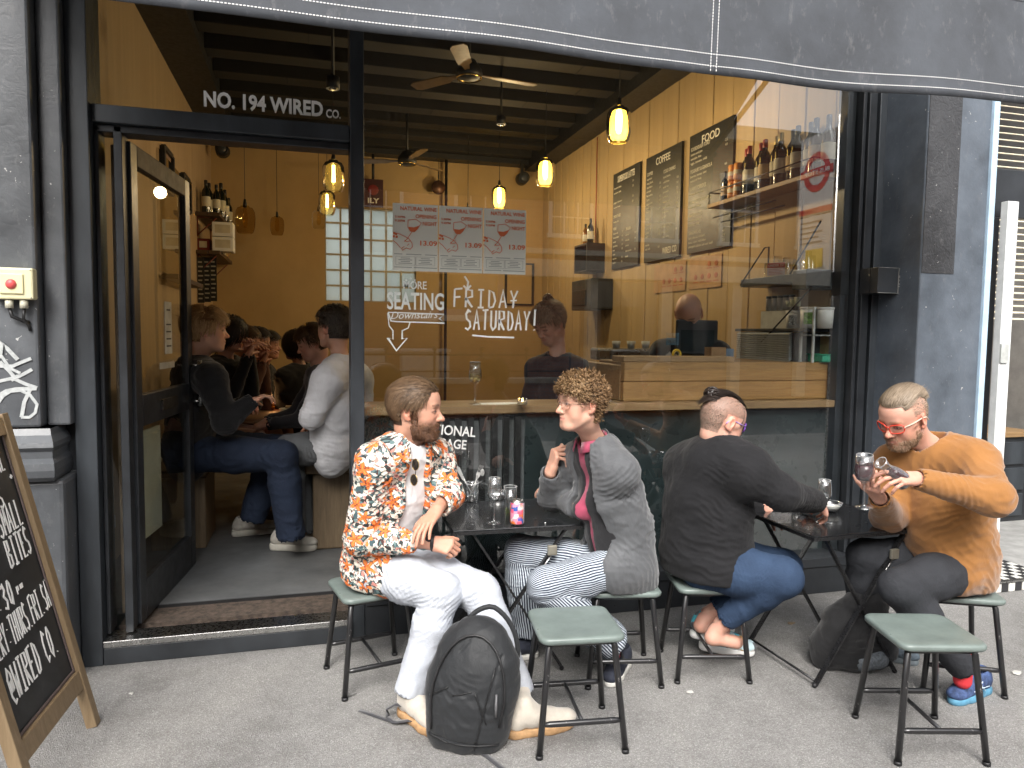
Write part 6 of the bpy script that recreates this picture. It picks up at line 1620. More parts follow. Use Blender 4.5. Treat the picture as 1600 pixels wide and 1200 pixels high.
# ---------------- floral shirt material
def floral():
    m, nt, b = _mat('floral_print_cotton')
    at = nt.nodes.new('ShaderNodeAttribute'); at.attribute_name = 'P'
    mp = nt.nodes.new('ShaderNodeMapping'); nt.links.new(at.outputs['Vector'], mp.inputs[0]); mp.inputs['Scale'].default_value = (1, 1, 0)
    base = mp.outputs[0]
    wn = nt.nodes.new('ShaderNodeTexNoise'); wn.inputs['Scale'].default_value = 45; nt.links.new(base, wn.inputs['Vector'])
    w1 = nt.nodes.new('ShaderNodeVectorMath'); w1.operation = 'MULTIPLY_ADD'; nt.links.new(wn.outputs['Color'], w1.inputs[0]); w1.inputs[1].default_value = (.012, .012, 0); nt.links.new(base, w1.inputs[2])
    def layer(scale, off, petals, r0, amp, sx=1.0, sy=1.0, rotk=1.0):
        m2 = nt.nodes.new('ShaderNodeMapping'); m2.inputs['Location'].default_value = off; m2.inputs['Scale'].default_value = (sx, sy, 1); nt.links.new(w1.outputs[0], m2.inputs[0])
        vo = nt.nodes.new('ShaderNodeTexVoronoi'); vo.voronoi_dimensions = '2D'; vo.inputs['Scale'].default_value = scale; vo.inputs['Randomness'].default_value = .75; nt.links.new(m2.outputs[0], vo.inputs['Vector'])
        sc = nt.nodes.new('ShaderNodeVectorMath'); sc.operation = 'SUBTRACT'; nt.links.new(m2.outputs[0], sc.inputs[0]); nt.links.new(vo.outputs['Position'], sc.inputs[1])
        s3 = nt.nodes.new('ShaderNodeSeparateXYZ'); nt.links.new(sc.outputs[0], s3.inputs[0])
        rn = nt.nodes.new('ShaderNodeSeparateColor'); nt.links.new(vo.outputs['Color'], rn.inputs[0])
        ang = math_(nt, 'ADD', math_(nt, 'ARCTAN2', s3.outputs[1], s3.outputs[0]), math_(nt, 'MULTIPLY', rn.outputs[0], 6.28 * rotk))
        c = math_(nt, 'COSINE', math_(nt, 'MULTIPLY', ang, petals))
        rad = math_(nt, 'MULTIPLY', math_(nt, 'ADD', math_(nt, 'MULTIPLY', c, amp), r0), math_(nt, 'MULTIPLY_ADD', rn.outputs[1], .5, .7))
        dist = math_(nt, 'MULTIPLY', math_(nt, 'POWER', math_(nt, 'ADD', math_(nt, 'POWER', s3.outputs[0], 2), math_(nt, 'POWER', s3.outputs[1], 2)), .5), scale)
        return math_(nt, 'LESS_THAN', dist, rad), c, rn.outputs[2]
    cream = (.74, .67, .58)
    a, _, _ = layer(19, (.3, .1, 0), 1, .10, .55, 1, 1); col = mixc(nt, a, cream, (.06, .10, .11))
    a, _, _ = layer(22, (.7, .9, 0), 2, .16, .40); col = mixc(nt, a, col, (.60, .26, .22))
    a, _, _ = layer(17, (2.3, .4, 0), 2, .16, .48); col = mixc(nt, a, col, (.035, .045, .045))
    a, _, _ = layer(24, (5.3, 3.4, 0), 3, .14, .36); col = mixc(nt, a, col, (.13, .20, .20))
    a, _, _ = layer(28, (5.9, 1.4, 0), 2, .13, .42); col = mixc(nt, a, col, (.72, .66, .57))
    a, c, _ = layer(12.5, (1.1, 2.4, 0), 5, .27, .13)
    fl = mixc(nt, math_(nt, 'GREATER_THAN', c, .55), (.66, .14, .035), (.78, .24, .06))
    col = mixc(nt, a, col, fl)
    a, _, _ = layer(36, (3.1, 8.4, 0), 2, .10, .30); col = mixc(nt, math_(nt, 'MULTIPLY', a, .85), col, (.09, .03, .025))
    nt.links.new(col, b.inputs['Base Color']); b.inputs['Roughness'].default_value = .7; b.inputs['Specular IOR Level'].default_value = .25
    n3 = noise(nt, coords(nt), 24, 5, .6, 1.5); bump(nt, b, n3, .5, .01)
    return m
M_FLORAL = floral()
def stripes():
    m, nt, b = _mat('striped_seersucker')
    at = nt.nodes.new('ShaderNodeAttribute'); at.attribute_name = 'P'
    s3 = nt.nodes.new('ShaderNodeSeparateXYZ'); nt.links.new(at.outputs['Vector'], s3.inputs[0])
    nn = noise(nt, coords(nt), 9, 2)
    u = math_(nt, 'ADD', math_(nt, 'MULTIPLY', s3.outputs[0], 92), math_(nt, 'MULTIPLY', nn, 1.6))
    f = math_(nt, 'FRACT', u)
    dash = math_(nt, 'LESS_THAN', math_(nt, 'FRACT', math_(nt, 'ADD', math_(nt, 'MULTIPLY', s3.outputs[1], 60), math_(nt, 'MULTIPLY', math_(nt, 'FLOOR', u), .5))), 1.1)
    w_ = math_(nt, 'MULTIPLY', math_(nt, 'LESS_THAN', f, .55), dash)
    nt.links.new(mixc(nt, w_, (.48, .53, .58), (.030, .038, .060)), b.inputs['Base Color']); b.inputs['Roughness'].default_value = .8; b.inputs['Specular IOR Level'].default_value = .2
    bump(nt, b, noise(nt, coords(nt), 28, 4, .6, 1.2), .4, .008)
    return m
def denim(name, c1, c2, seam=(.3, .2, .1)):
    m, nt, b = _mat(name); v = coords(nt)
    n = noise(nt, v, 6, 4); f = noise(nt, coords(nt, (1, 1, 6)), 260, 2); fade = noise(nt, coords(nt), 3, 3)
    c = ramp(nt, math_(nt, 'ADD', math_(nt, 'MULTIPLY', n, .6), math_(nt, 'MULTIPLY', fade, .4)), [(.32, c2), (.68, c1)])
    c = mixc(nt, math_(nt, 'MULTIPLY', f, .3), c, tuple(min(1, x * 1.9 + .02) for x in c1))
    nt.links.new(c, b.inputs['Base Color']); b.inputs['Roughness'].default_value = .85; b.inputs['Specular IOR Level'].default_value = .2
    bump(nt, b, math_(nt, 'ADD', math_(nt, 'MULTIPLY', f, .2), math_(nt, 'MULTIPLY', noise(nt, v, 26, 4, .6, 1.5), 1.4)), .4, .006)
    return m
M_WDEN = denim('white_denim', (.40, .42, .46), (.34, .365, .41))
M_BDEN = denim('blue_denim', (.026, .047, .090), (.012, .023, .048))
M_KDEN = denim('black_denim', (.030, .032, .037), (.016, .017, .020))
M_NAVY = denim('navy_denim', (.014, .022, .042), (.008, .012, .024))

def comb_dir(d):
    d = np.array(d, float); return lambda p, n, t: np.tile(d, (len(p), 1))
def ring(c, ax, r, n=24, flat=None, f=1.0):
    ax = V(*ax).normalized(); a = ax.orthogonal().normalized(); b = ax.cross(a)
    return [V(*c) + (a * cos(2 * pi * k / n) + b * sin(2 * pi * k / n)) * r for k in range(n)]
def sheet_mesh(name, grid, mt, parent, thick=.003, uv=False):
    """grid[i][j] of points -> thin cloth with real thickness"""
    n, m = len(grid), len(grid[0]); v = np.array([arr(p) for row in grid for p in row])
    q = np.array([[i * m + j, (i + 1) * m + j, (i + 1) * m + j + 1, i * m + j + 1] for i in range(n - 1) for j in range(m - 1)])
    o = mesh_obj(name, v, q, mt, parent, True, None, v[:, [0, 2]] if uv else None)
    s = o.modifiers.new('s', 'SOLIDIFY'); s.thickness = thick; s.offset = 0
    return o

# ================================================================ MAN IN FLORAL SHIRT
def floral_man():
    p = person('bearded man in orange floral shirt and white jeans seated left of the first table', (P(580, 915, 3.32).x, P(580, 915, 3.32).y, 0))
    f = D_(.62, -.78); fl = D_(.75, -.66)
    J = dict(pelvis=P(588, 880, 3.34), chest=P(620, 768, 3.28), neck=P(640, 690, 3.24),
             sR=P(586, 724, 3.10), eR=P(562, 842, 3.15), wR=P(672, 848, 3.13), sL=P(682, 716, 3.40), eL=P(700, 774, 3.30), wL=P(683, 796, 3.14),
             hR=P(590, 888, 3.28), kR=P(690, 926, 3.07), aR=P(640, 1082, 3.02), hL=P(632, 882, 3.40), kL=P(750, 926, 3.12), aL=P(812, 1085, 3.0))
    hf = D_(.985, -.17, -.05)
    h = make_head(P(650, 640, 3.20), hf, D_(.02, 0, 1), J['neck'], SK, 1.10, ns=1.12, brow=(.06, .035, .02), stubble=((.12, .06, .035), .85))
    F1 = Fld(.003); wr = V(*J['wR'])
    F1.cone(J['eR'], wr, .036, .026, .01); hand_field(F1, wr, P(728, 860, 3.10) - wr, D_(-.1, -.75, .65), -1, curls=(55, 60, 30), thumb=(.5, .8, -.4), sc=1.02)
    F2 = Fld(.003); wl = V(*J['wL'])
    F2.cone(J['eL'], wl, .036, .026, .01); hand_field(F2, wl, P(652, 838, 3.02) - wl, D_(-.5, -.75, .55), 1, curls=(14, 16, 12), thumb=(.75, .7, -.2), sc=1.02, spread=.09)
    body_mesh(p, h, trunk(J), SK, (F1, F2))
    eyes(h, p, look=(.0, -.05))
    bones = [(J['pelvis'], J['chest'], .16, f), (J['chest'], J['neck'], .15, f), (J['sR'], J['eR'], .06, f), (J['eR'], J['wR'], .05, f), (J['sL'], J['eL'], .06, f), (J['eL'], J['wL'], .05, f)]
    # white T-shirt
    T = top_field(J, dict(hip=.135, belly=.140, chest=.150, shoul=.05, arm=.05, elbow=.04, cuff=.035, cuffpos=.05), .006, f, False)
    n_ = V(*J['neck']); T.cone(n_ + V(0, 0, -.02), n_ + V(0, 0, .1), .066, .066, .008, sub=True)
    garment('tshirt', T, cloth('tshirt_white', (.72, .70, .70)), p, [(V(*J['pelvis']) + f * .12 + V(0, 0, .05), (0, 0, 1), .14, .004, .035)], .004, .001, 3)
    # open shirt
    G = top_field(J, dict(hip=.168, belly=.165, chest=.168, shoul=.074, arm=.072, elbow=.066, cuff=.052, cuffpos=.80, flat=.80, bellyf=-.01, lap=.22, lapr=.115), .0055, f)
    G.cone(n_ + V(0, 0, -.03), n_ + V(0, 0, .12), .078, .078, .01, sub=True)
    eR, eL = V(*J['eR']), V(*J['eL'])
    garment('shirt', G, M_FLORAL, p, [(eR + V(0, 0, .03), (.1, 0, 1), .09, .007, .032), (V(*J['sR']) + O_(.05, -.03, -.10), (.6, 0, -1), .12, .006, .04), (V(*J['wR']).lerp(eR, .35), D_(1, 0, 0), .10, .006, .03), (V(*J['pelvis']) + V(-.06, -.08, .06), (.3, 0, 1), .16, .008, .05), (eL, (0, 0, 1), .09, .006, .03)], .006, .001, 5, bones, opening(V(*J['chest']), fl, .045, .085, V(*J['neck']).z, V(*J['pelvis']).z, .0, clipz(.475, .35, (-f.x, -f.y), V(*J['pelvis']))))
    # collar
    for s, px in ((1, 0), (-1, 1)):
        pts_in, pts_out = [], []
        side = f.cross(V(0, 0, 1)) * s
        g = []
        for i in range(9):
            t = i / 8; a = (t * 2.5)      # from nape round to the front
            dirc = (-f * cos(a) + side * sin(a)); r = .068 + .010 * t
            base = n_ + dirc * r + V(0, 0, .040 - .060 * t) + f * (.012 + .01 * t)
            g.append([base, base + dirc * .014 + V(0, 0, .006), base + dirc * (.028 + .010 * t) + V(0, 0, -.012 - .004 * t), base + dirc * (.040 + .022 * t) + V(0, 0, -.034 - .016 * t)])
        sheet_mesh('collar', g, M_FLORAL, p, .004, True)
    # hair
    top = lambda v, n: (v[:, 2] > .058 + .0 * v[:, 1]) | ((v[:, 1] < .048) & (v[:, 2] > .018) & ~((np.abs(v[:, 0]) > .060) & (v[:, 1] > .02) & (v[:, 2] < .03))) | ((v[:, 1] < -.028) & (v[:, 2] > -.062) & (v[:, 1] > -.13))
    def hairline(v, n):
        m = top(v, n) & ~((v[:, 1] > .070) & (v[:, 2] < .078)) & ~((np.abs(v[:, 0]) > .060) & (v[:, 2] < .036) & (v[:, 1] > -.040)) & (v[:, 2] > -.060)
        return m
    hc, hc2 = (.030, .018, .011), (.22, .135, .075)
    shell(h, hairline, .0025, hc, 'hair_base', p)
    def comb(p_, n, t):
        d = np.zeros_like(p_); k = np.clip((p_[:, 2] - .030) / .070, 0, 1); k = k * k * (3 - 2 * k)
        d[:, 1] = -.95 * k - .42 * (1 - k); d[:, 2] = -1.0 * (1 - k); d[:, 0] = np.sign(p_[:, 0]) * .30 * k
        return d
    strands(h, hairline, comb, 'hair', p, 8000, .058, 6, .0019, .010, hc, hc2, seed=3, jit=.13, lenf=lambda v: np.clip((v[:, 2] + .07) / .13, .22, 1))
    front = lambda v, n: (v[:, 2] > .080) & (v[:, 1] > .035) & (v[:, 2] < .112)
    strands(h, front, lambda p_, n, t: np.tile(np.array([0., -.9 + .2, .75 - t * 1.3]), (len(p_), 1)), 'hair_quiff', p, 1300, .055, 6, .0020, .010, hc, (.15, .09, .05), seed=4, jit=.13, stick=False)
    beard = lambda v, n: (v[:, 2] < -.028) & (v[:, 1] > .002) & (v[:, 2] > -.116) & ~((np.abs(v[:, 0]) < .026) & (v[:, 2] > -.075) & (v[:, 2] < -.048) & (v[:, 1] > .07)) & ~((v[:, 2] > -.05) & (v[:, 1] > .028) & (np.abs(v[:, 0]) > .018)) & ~((v[:, 2] > -.043) & (np.abs(v[:, 0]) < .05))
    side_b = lambda v, n: (np.abs(v[:, 0]) > .05) & (v[:, 1] > .002) & (v[:, 1] < .030) & (v[:, 2] > -.075) & (v[:, 2] < .015)
    bb = lambda v, n: beard(v, n) | side_b(v, n) | ((v[:, 2] < -.046) & (v[:, 2] > -.056) & (np.abs(v[:, 0]) < .028) & (v[:, 1] > .08))
    strands(h, bb, lambda p_, n, t: n * .75 + np.array([0, .25, -.9]), 'beard', p, 5200, .012, 3, .0016, .0, (.055, .026, .014), (.19, .09, .045), seed=5, jit=.30, stick=False)
    # trousers
    Tr = trouser_field(J, .135, .098, .080, .062, .0058, .97)
    SEAT = clipseat(.448, V(*J['pelvis']))
    kR, kL = V(*J['kR']), V(*J['kL'])
    garment('trousers', Tr, M_WDEN, p, [(kR + V(-.05, 0, -.04), (.5, 0, -.6), .12, .008, .032), (kL + V(-.05, 0, -.04), (.5, 0, -.7), .12, .008, .032), (V(*J['hR']) + V(.06, -.05, .0), (1, 0, .35), .15, .009, .042), (V(*J['aR']) + V(0, 0, .04), (0, 0, 1), .09, .005, .024), (V(*J['aL']) + V(0, 0, .04), (0, 0, 1), .09, .007, .026)], .006, .0008, 9, None, SEAT)
    # boots
    mb_ = mat('suede_stone', (.50, .455, .39), .9, var=.1, vscale=14, bmp=.3, bscale=200, sheen=.3); ms = mat('crepe_sole', (.42, .25, .12), .8, var=.25, vscale=18, bmp=.3)
    hR_, tR_ = PZ(626, 1112, .0), PZ(704, 1162, .0); hL_, tL_ = PZ(790, 1152, .0), PZ(902, 1132, .0)
    def bootpair(hh, tt, an):
        hh, tt = V(*hh), V(*tt); d = (tt - hh).normalized(); shoe('boot', p, hh, hh + d * .3, mb_, ms, L=.31, sole=.034, boot=.16, ankle=V(*an) + V(0, 0, .035), bulk=1.03, rocker=.022)
    bootpair(hR_, tR_, J['aR']); bootpair(hL_, tL_, J['aL'])
    # watch
    q = MB(); d = (V(*J['wR']) - eR).normalized(); q.tube(ring(V(*J['wR']) + d * .012, d, .030), .008, 6, closed=True); q.ball(tuple(V(*J['wR']) + O_(-.1, -.6, .75) * .032), (.016, .014, .014)); q.build('watch', M_BLACK, p)
    settle(p)
    sg = thing('sunglasses', 'dark sunglasses hanging from the white T-shirt of the bearded man', 'sunglasses', P(648, 735, 3.12))
    q = MB(); M0 = frame_M(P(648, 738, 3.10), D_(.1, -.1, .9), D_(.8, -.6, 0))
    for s in (-1, 1): q.ball((s * .034, 0, 0), (.025, .020, .0035), 16, 8)
    q.tube([(-.012, .005, 0), (.012, .005, 0)], .002); q.build('lens', plain('dark_lens', (.02, .018, .015), .08), sg, M=Matrix.Translation(-sg.location) @ M0)
    q = MB()
    for s in (-1, 1): q.tube([(s * .034 + .025 * cos(t), .020 * sin(t), 0) for t in np.linspace(0, 2 * pi, 20)[:-1]], .0016, 6, closed=True)
    q.tube([(.055, .0, 0), (.06, -.01, -.03), (.05, -.03, -.05)], .0018); q.build('frame', mat('gold_wire', (.5, .36, .15), .3, 1), sg, M=Matrix.Translation(-sg.location) @ M0)
floral_man()

# ================================================================ CURLY MAN IN GREY JACKET
def curly_man():
    b0 = P(975, 900, 3.42); p = person('curly haired man with round glasses, grey jacket and striped trousers', (b0.x, b0.y, 0))
    f = D_(-.86, -.50)
    J = dict(pelvis=P(968, 878, 3.42), chest=P(950, 770, 3.38), neck=P(928, 690, 3.33), sL=P(969, 738, 3.22), eL=P(910, 796, 3.36), wL=P(872, 776, 3.56),
             sR=P(897, 722, 3.50), eR=P(860, 775, 3.56), wR=P(860, 738, 3.42), hL=P(972, 885, 3.34), kL=P(852, 915, 3.26), aL=P(958, 1005, 3.40), hR=P(945, 880, 3.50), kR=P(815, 862, 3.55), aR=P(828, 985, 3.62))
    hf = D_(-.90, -.42, .0)
    h = make_head(P(908, 630, 3.22), hf, D_(.03, 0, 1), J['neck'], SK2, 1.04, ns=1.1, wide=.95, nr=.84, brow=(.25, .15, .08), blush=.4)
    F1 = Fld(.003); w = V(*J['wR']); F1.cone(J['eR'], w, .034, .026, .01)
    hand_field(F1, w, D_(.22, -.15, .95), D_(-.92, -.34, .2), -1, thumb=(.15, 1, -.45), thumbcurl=-8, sc=1.10, spread=.05, perf=[(58, 30, 18), (72, 34, 20), (84, 38, 22), (94, 42, 24)])
    F2 = Fld(.0035); w2 = V(*J['wL']); hand_field(F2, w2, D_(-.5, .5, .2), D_(0, -.3, 1), 1, curls=(30, 30, 20))
    body_mesh(p, h, trunk(J), SK2, (F1, F2)); eyes(h, p, (.12, .20, .25), look=(-.05, .0))
    n_ = V(*J['neck'])
    T = top_field(J, dict(hip=.13, belly=.125, chest=.135, shoul=.05, arm=.045, elbow=.04, cuff=.035, cuffpos=.05), .006, f, False)
    T.cone(n_ + V(0, 0, -.02), n_ + V(0, 0, .1), .064, .064, .008, sub=True)
    garment('shirt', T, cloth('pink_shirt', (.36, .06, .11), rough=.8), p, [], .003, .001, 3)
    # pink shirt collar
    for s in (-1, 1):
        side = f.cross(V(0, 0, 1)) * s; g = []
        for i in range(8):
            t = i / 7; a = t * 2.85; dc = (-f * cos(a) + side * sin(a)); base = n_ + dc * (.058 + .01 * t) + V(0, 0, .035 - .045 * t) + f * .012
            g.append([base, base + dc * .008 + V(0, 0, .014), base + dc * .020 + V(0, 0, -.022 - .012 * t)])
        sheet_mesh('collar', g, MATS['pink_shirt'], p, .003)
    V2 = top_field(J, dict(hip=.142, belly=.135, chest=.148, shoul=.06, arm=.05, elbow=.04, cuff=.035, cuffpos=.05, flat=.75), .006, f, False)
    V2.cone(n_ + V(0, 0, -.03), n_ + V(0, 0, .12), .074, .074, .008, sub=True)
    garment('waistcoat', V2, cloth('black_waistcoat', (.015, .015, .017)), p, [], .004, .001, 13, None, opening(V(*J['chest']), f, .022, .012, V(*J['neck']).z, V(*J['pelvis']).z))
    G = top_field(J, dict(hip=.172, belly=.160, chest=.165, shoul=.068, arm=.067, elbow=.060, cuff=.046, cuffpos=.92, flat=.84, bellyf=-.03, lap=.12, lapr=.125), .0055, f)
    pv = V(*J['pelvis']); G.cone(pv, pv + V(.03, 0, -.07) - f * .02, .165, .150, .05, flat=tuple(f), f=.8)
    G.cone(n_ + V(0, 0, -.01), n_ + V(0, 0, .12), .068, .070, .01, sub=True)
    eL = V(*J['eL']); sL = V(*J['sL'])
    mj = cloth('grey_jacket_nylon', (.092, .096, .102), .15, 700, .1, .62, .25, wr=.8)
    garment('jacket', G, mj, p, [(eL.lerp(sL, .3), (.5, 0, .8), .12, .007, .036), (sL + V(-.03, 0, -.08), (1, 0, -1), .12, .007, .045), (V(*J['eR']), (.1, 0, 1), .09, .007, .034), (V(*J['chest']) + O_(.10, -.1, -.08), (.6, 0, 1), .16, .007, .06), (pv + V(.02, -.12, .0), (1, 0, .3), .15, .006, .05)], .007, .001, 15, None, opening(V(*J['chest']), f, .055, .12, V(*J['neck']).z, V(*J['pelvis']).z, 0, clipz(.43)))
    # standing jacket collar
    g = []
    for i in range(19):
        a = -2.3 + 4.6 * i / 18; side = f.cross(V(0, 0, 1)); dc = (-f * cos(a) + side * sin(a)); dn = abs(a) / 2.3
        base = n_ + dc * (.072 + .012 * dn) + V(0, 0, .022 - .055 * dn) + f * .012
        g.append([base + dc * .012 - V(0, 0, .025), base + dc * .006 + V(0, 0, .01), base + V(0, 0, .036)])
    sheet_mesh('jacket_collar', g, mj, p, .005)
    # hair
    hm = lambda v, n: ((v[:, 2] > .052) | ((v[:, 1] < .040) & (v[:, 2] > .012)) | ((v[:, 1] < -.03) & (v[:, 2] > -.070))) & ~((v[:, 1] > .068) & (v[:, 2] < .062)) & ~((np.abs(v[:, 0]) > .069) & (v[:, 2] < .026) & (v[:, 1] > -.036))
    hc, hc2 = (.05, .028, .014), (.29, .17, .08)
    shell(h, hm, .010, (.09, .05, .025), 'hair_base', p)
    strands(h, lambda v, n: hm(v, n), lambda p_, n, t: n * .55 + np.array([0, .12, -.35]), 'hair', p, 3600, .085, 14, .0042, .010, hc, hc2, curl=1.9, curlf=150, seed=8, jit=.40, stick=False, tip=.7, lenf=lambda v: np.clip(.45 + (v[:, 2] + .04) * 5.0, .42, 1.15))
    strands(h, lambda v, n: hm(v, n) & (v[:, 2] > .04) & (v[:, 1] > -.02), lambda p_, n, t: n * .7 + np.array([0, .55, -.2]), 'hair_fringe', p, 1000, .080, 14, .0044, .010, (.11, .065, .03), (.40, .26, .13), curl=2.0, curlf=160, seed=9, jit=.35, stick=False, tip=.7)
    specs(h, p, 'round', mat('wire_frame', (.42, .24, .16), .35, .7))
    ms = stripes()
    Tr = trouser_field(J, .128, .088, .078, .092, .0058, .93)
    bones = [(J['hL'], J['kL'], .088, V(0, 0, 1)), (J['kL'], J['aL'], .085, V(-1, 0, 0)), (J['hR'], J['kR'], .088, V(0, 0, 1)), (J['kR'], J['aR'], .085, V(-1, 0, 0))]
    kL = V(*J['kL']); kR = V(*J['kR'])
    garment('trousers', Tr, ms, p, [(kL + V(.05, 0, -.04), (1, 0, -.3), .12, .006, .032), (V(*J['hL']), (1, 0, .4), .14, .006, .04), (kR + V(.05, 0, -.06), (0, 0, 1), .12, .006, .04)], .006, .0008, 19, bones, clipseat(.448, V(*J['pelvis'])))
    msn = mat('shoe_navy_suede', (.022, .026, .042), .9, var=.2, bmp=.3, bscale=160); msw = mat('sole_white', (.66, .65, .61), .6, var=.08)
    hh, tt = PZ(978, 1036, 0.0), PZ(938, 1092, 0.0); d = (tt - hh).normalized(); tt = hh + d * .29
    shoe('shoe', p, hh, hh + d * .29, msn, msw, L=.29, sole=.026, high=.085, ankle=V(*J['aL']), laces=M_BLACK)
    hh, tt = PZ(840, 1024, 0.0), PZ(800, 1030, 0.0); d = (tt - hh).normalized()
    shoe('shoe', p, hh, hh + d * .29, msn, msw, L=.28, sole=.026, high=.085, ankle=V(*J['aR']))
    F = Fld(.006)
    F.cone(V(*J['aL']) + V(0, 0, .05), V(*J['aL']) + V(0, 0, -.05), .040, .036, .01); sock = F.mesh(); mesh_obj('sock', *sock, cloth('sock_crimson', (.32, .018, .045), weave=300), p)
    F = Fld(.006)
    F.cone(V(*J['aR']) + V(0, 0, .05), V(*J['aR']) + V(0, 0, -.07), .040, .036, .01); sock = F.mesh(); mesh_obj('sock', *sock, MATS['sock_crimson'], p)
    settle(p)
curly_man()

# ================================================================ PERSON IN BLACK SWEATSHIRT, BACK TO US
def black_sweater():
    b0 = P(1100, 890, 3.5); p = person('person in black sweatshirt and blue jeans, dark bun, reaching over the second table', (b0.x, b0.y, 0))
    f = D_(.80, .60)
    J = dict(pelvis=P(1102, 868, 3.50), chest=P(1108, 775, 3.46), neck=P(1124, 708, 3.40), sR=P(1172, 738, 3.26), eR=P(1222, 770, 3.22), wR=P(1276, 785, 3.40),
             sL=P(1072, 728, 3.62), eL=P(1120, 800, 3.78), wL=P(1190, 792, 3.72), hR=P(1100, 886, 3.42), kR=P(1222, 902, 3.28), aR=P(1122, 976, 3.44), hL=P(1110, 880, 3.62), kL=P(1222, 886, 3.56), aL=P(1104, 958, 3.62))
    hf = D_(.86, .30, -.30)
    hm = lambda v, n: ((v[:, 2] > -.0 - v[:, 1] * .2) | (v[:, 1] < -.04)) & ~((v[:, 1] > .060) & (v[:, 2] < .085)) & ~((np.abs(v[:, 0]) > .070) & (v[:, 2] < .03) & (v[:, 1] > -.036)) & (v[:, 2] > -.060) & (v[:, 1] < .075)
    h = make_head(P(1128, 657, 3.40), hf, D_(.10, 0, 1), J['neck'], (.57, .34, .26), 1.06, ns=.9, wide=1.06, nr=.80, brow=(.1, .06, .04), scalp=((.19, .145, .115), .75, lambda v: hm(v, None).astype(float)), blush=.4)
    F1 = Fld(.003); w = V(*J['wR']); F1.cone(J['eR'], w, .040, .030, .01)
    hand_field(F1, w, D_(.62, .35, -.55), D_(.2, -.6, .75), -1, curls=(30, 35, 20), thumb=(.6, .8, -.4), sc=.98)
    F2 = Fld(.003); w2 = V(*J['wL']); F2.cone(J['eL'], w2, .040, .030, .01); hand_field(F2, w2, D_(.8, .1, -.35), D_(.2, -.3, 1), 1, curls=(25, 30, 20), sc=.98)
    Fs = []
    for s in 'LR':
        A = V(*J['a' + s]); G = Fld(.003); G.cone(V(*J['k' + s]).lerp(A, .7), A + V(-.01, 0, -.03), .042, .032, .02); G.cone(A + V(-.01, 0, -.03), A + V(-.03, -.0, -.06), .032, .034, .02); G.cone(A + V(-.02, 0, -.06), A + O_(.09, .0, -.085), .034, .03, .02); Fs.append(G)
    body_mesh(p, h, trunk(J), (.57, .34, .26), [F1, F2] + Fs); eyes(h, p)
    n_ = V(*J['neck']); pv = V(*J['pelvis'])
    mk = cloth('black_sweatshirt', (.0125, .0125, .0140), .2, 420, .15, .9, .06, wr=.6)
    G = top_field(J, dict(hip=.215, belly=.205, chest=.200, shoul=.088, arm=.084, elbow=.074, cuff=.052, flat=.86, cuffpos=.97, bellyf=-.005, sh_k=.09, lap=.18, lapr=.15), .0065, f)
    G.cone(pv, pv - V(0, 0, .03), .218, .205, .05, flat=tuple(f), f=.9)
    G.cone(n_, n_ + V(0, 0, .12) + f * .02, .066, .07, .008, sub=True)
    sR, eR = V(*J['sR']), V(*J['eR'])
    garment('sweatshirt', G, mk, p, [(eR, D_(1, 0, -.3), .10, .009, .034), (eR.lerp(V(*J['wR']), .6), D_(1, .2, 0), .10, .008, .03), (sR + O_(-.08, -.02, -.13), (.5, 0, 1), .15, .009, .045), (pv + O_(-.03, -.17, .07), (.1, 0, 1), .18, .006, .07)], .007, .0008, 23, None, clipz(.47))
    q = MB(); 
    q.tube([n_ + (f * cos(a) + f.cross(V(0, 0, 1)) * sin(a)) * .070 + V(0, 0, .018 - .010 * cos(a)) for a in np.linspace(0, 2 * pi, 25)[:-1]], .007, 8, closed=True); q.build('neckband', mk, p)
    # lint specks
    # hair: strip on top and bun
    ht = lambda v, n: (np.abs(v[:, 0]) < .040) & (v[:, 2] > .045) & (v[:, 1] < .07) & (v[:, 1] > -.085)
    shell(h, ht, .006, (.012, .008, .007), 'hair_base', p)
    strands(h, ht, lambda p_, n, t: np.stack([-p_[:, 0] * 6, np.full(len(p_), -1.), np.full(len(p_), .0)], 1), 'hair', p, 1800, .08, 6, .0024, .009, (.010, .007, .006), (.05, .035, .028), seed=12, jit=.08)
    bc = h['M'] @ V(0, -.092, .094)
    q = MB()
    rg = random.Random(4)
    for k in range(46):
        a0 = rg.random() * 6.28; ax = V(rg.uniform(-1, 1), rg.uniform(-1, 1), rg.uniform(-1, 1)).normalized(); a = ax.orthogonal().normalized(); b = ax.cross(a); r = rg.uniform(.018, .036)
        q.tube([bc + (a * cos(a0 + t) + b * sin(a0 + t)) * r for t in np.linspace(0, 4.2, 9)], [.0035, .0045, .005, .005, .005, .005, .0045, .003, .0015], 5)
    q.build('bun', mat('hair_black', (.022, .014, .011), .35, var=.4, vscale=90), p)
    fz = lambda v, n: hm(v, n)
    strands(h, fz, lambda p_, n, t: n + np.array([0, -.3, -.5]), 'shaved_hair', p, 14000, .0046, 2, .0013, 0, (.07, .052, .040), (.27, .22, .17), seed=14, jit=.3, stick=False)
    specs(h, p, 'square', mat('purple_frame', (.20, .07, .46), .3, var=.1), mat('lilac_arm', (.40, .28, .62), .35))
    Tr = trouser_field(J, .135, .112, .088, .056, .006, .84)
    kR = V(*J['kR'])
    garment('jeans', Tr, M_BDEN, p, [(kR + O_(-.07, 0, -.03), D_(.6, 0, -.5), .10, .006, .022), (V(*J['hR']) + O_(.05, -.06, .02), D_(1, 0, .2), .13, .005, .03), (V(*J['aR']).lerp(kR, .2), D_(1, 0, .7), .08, .004, .022)], .0035, .0006, 29, None, clipseat(.448, V(*J['pelvis']), .12))
    # clogs
    mc = clog_mat(); mw = mat('clog_white', (.72, .72, .70), .6, var=.05)
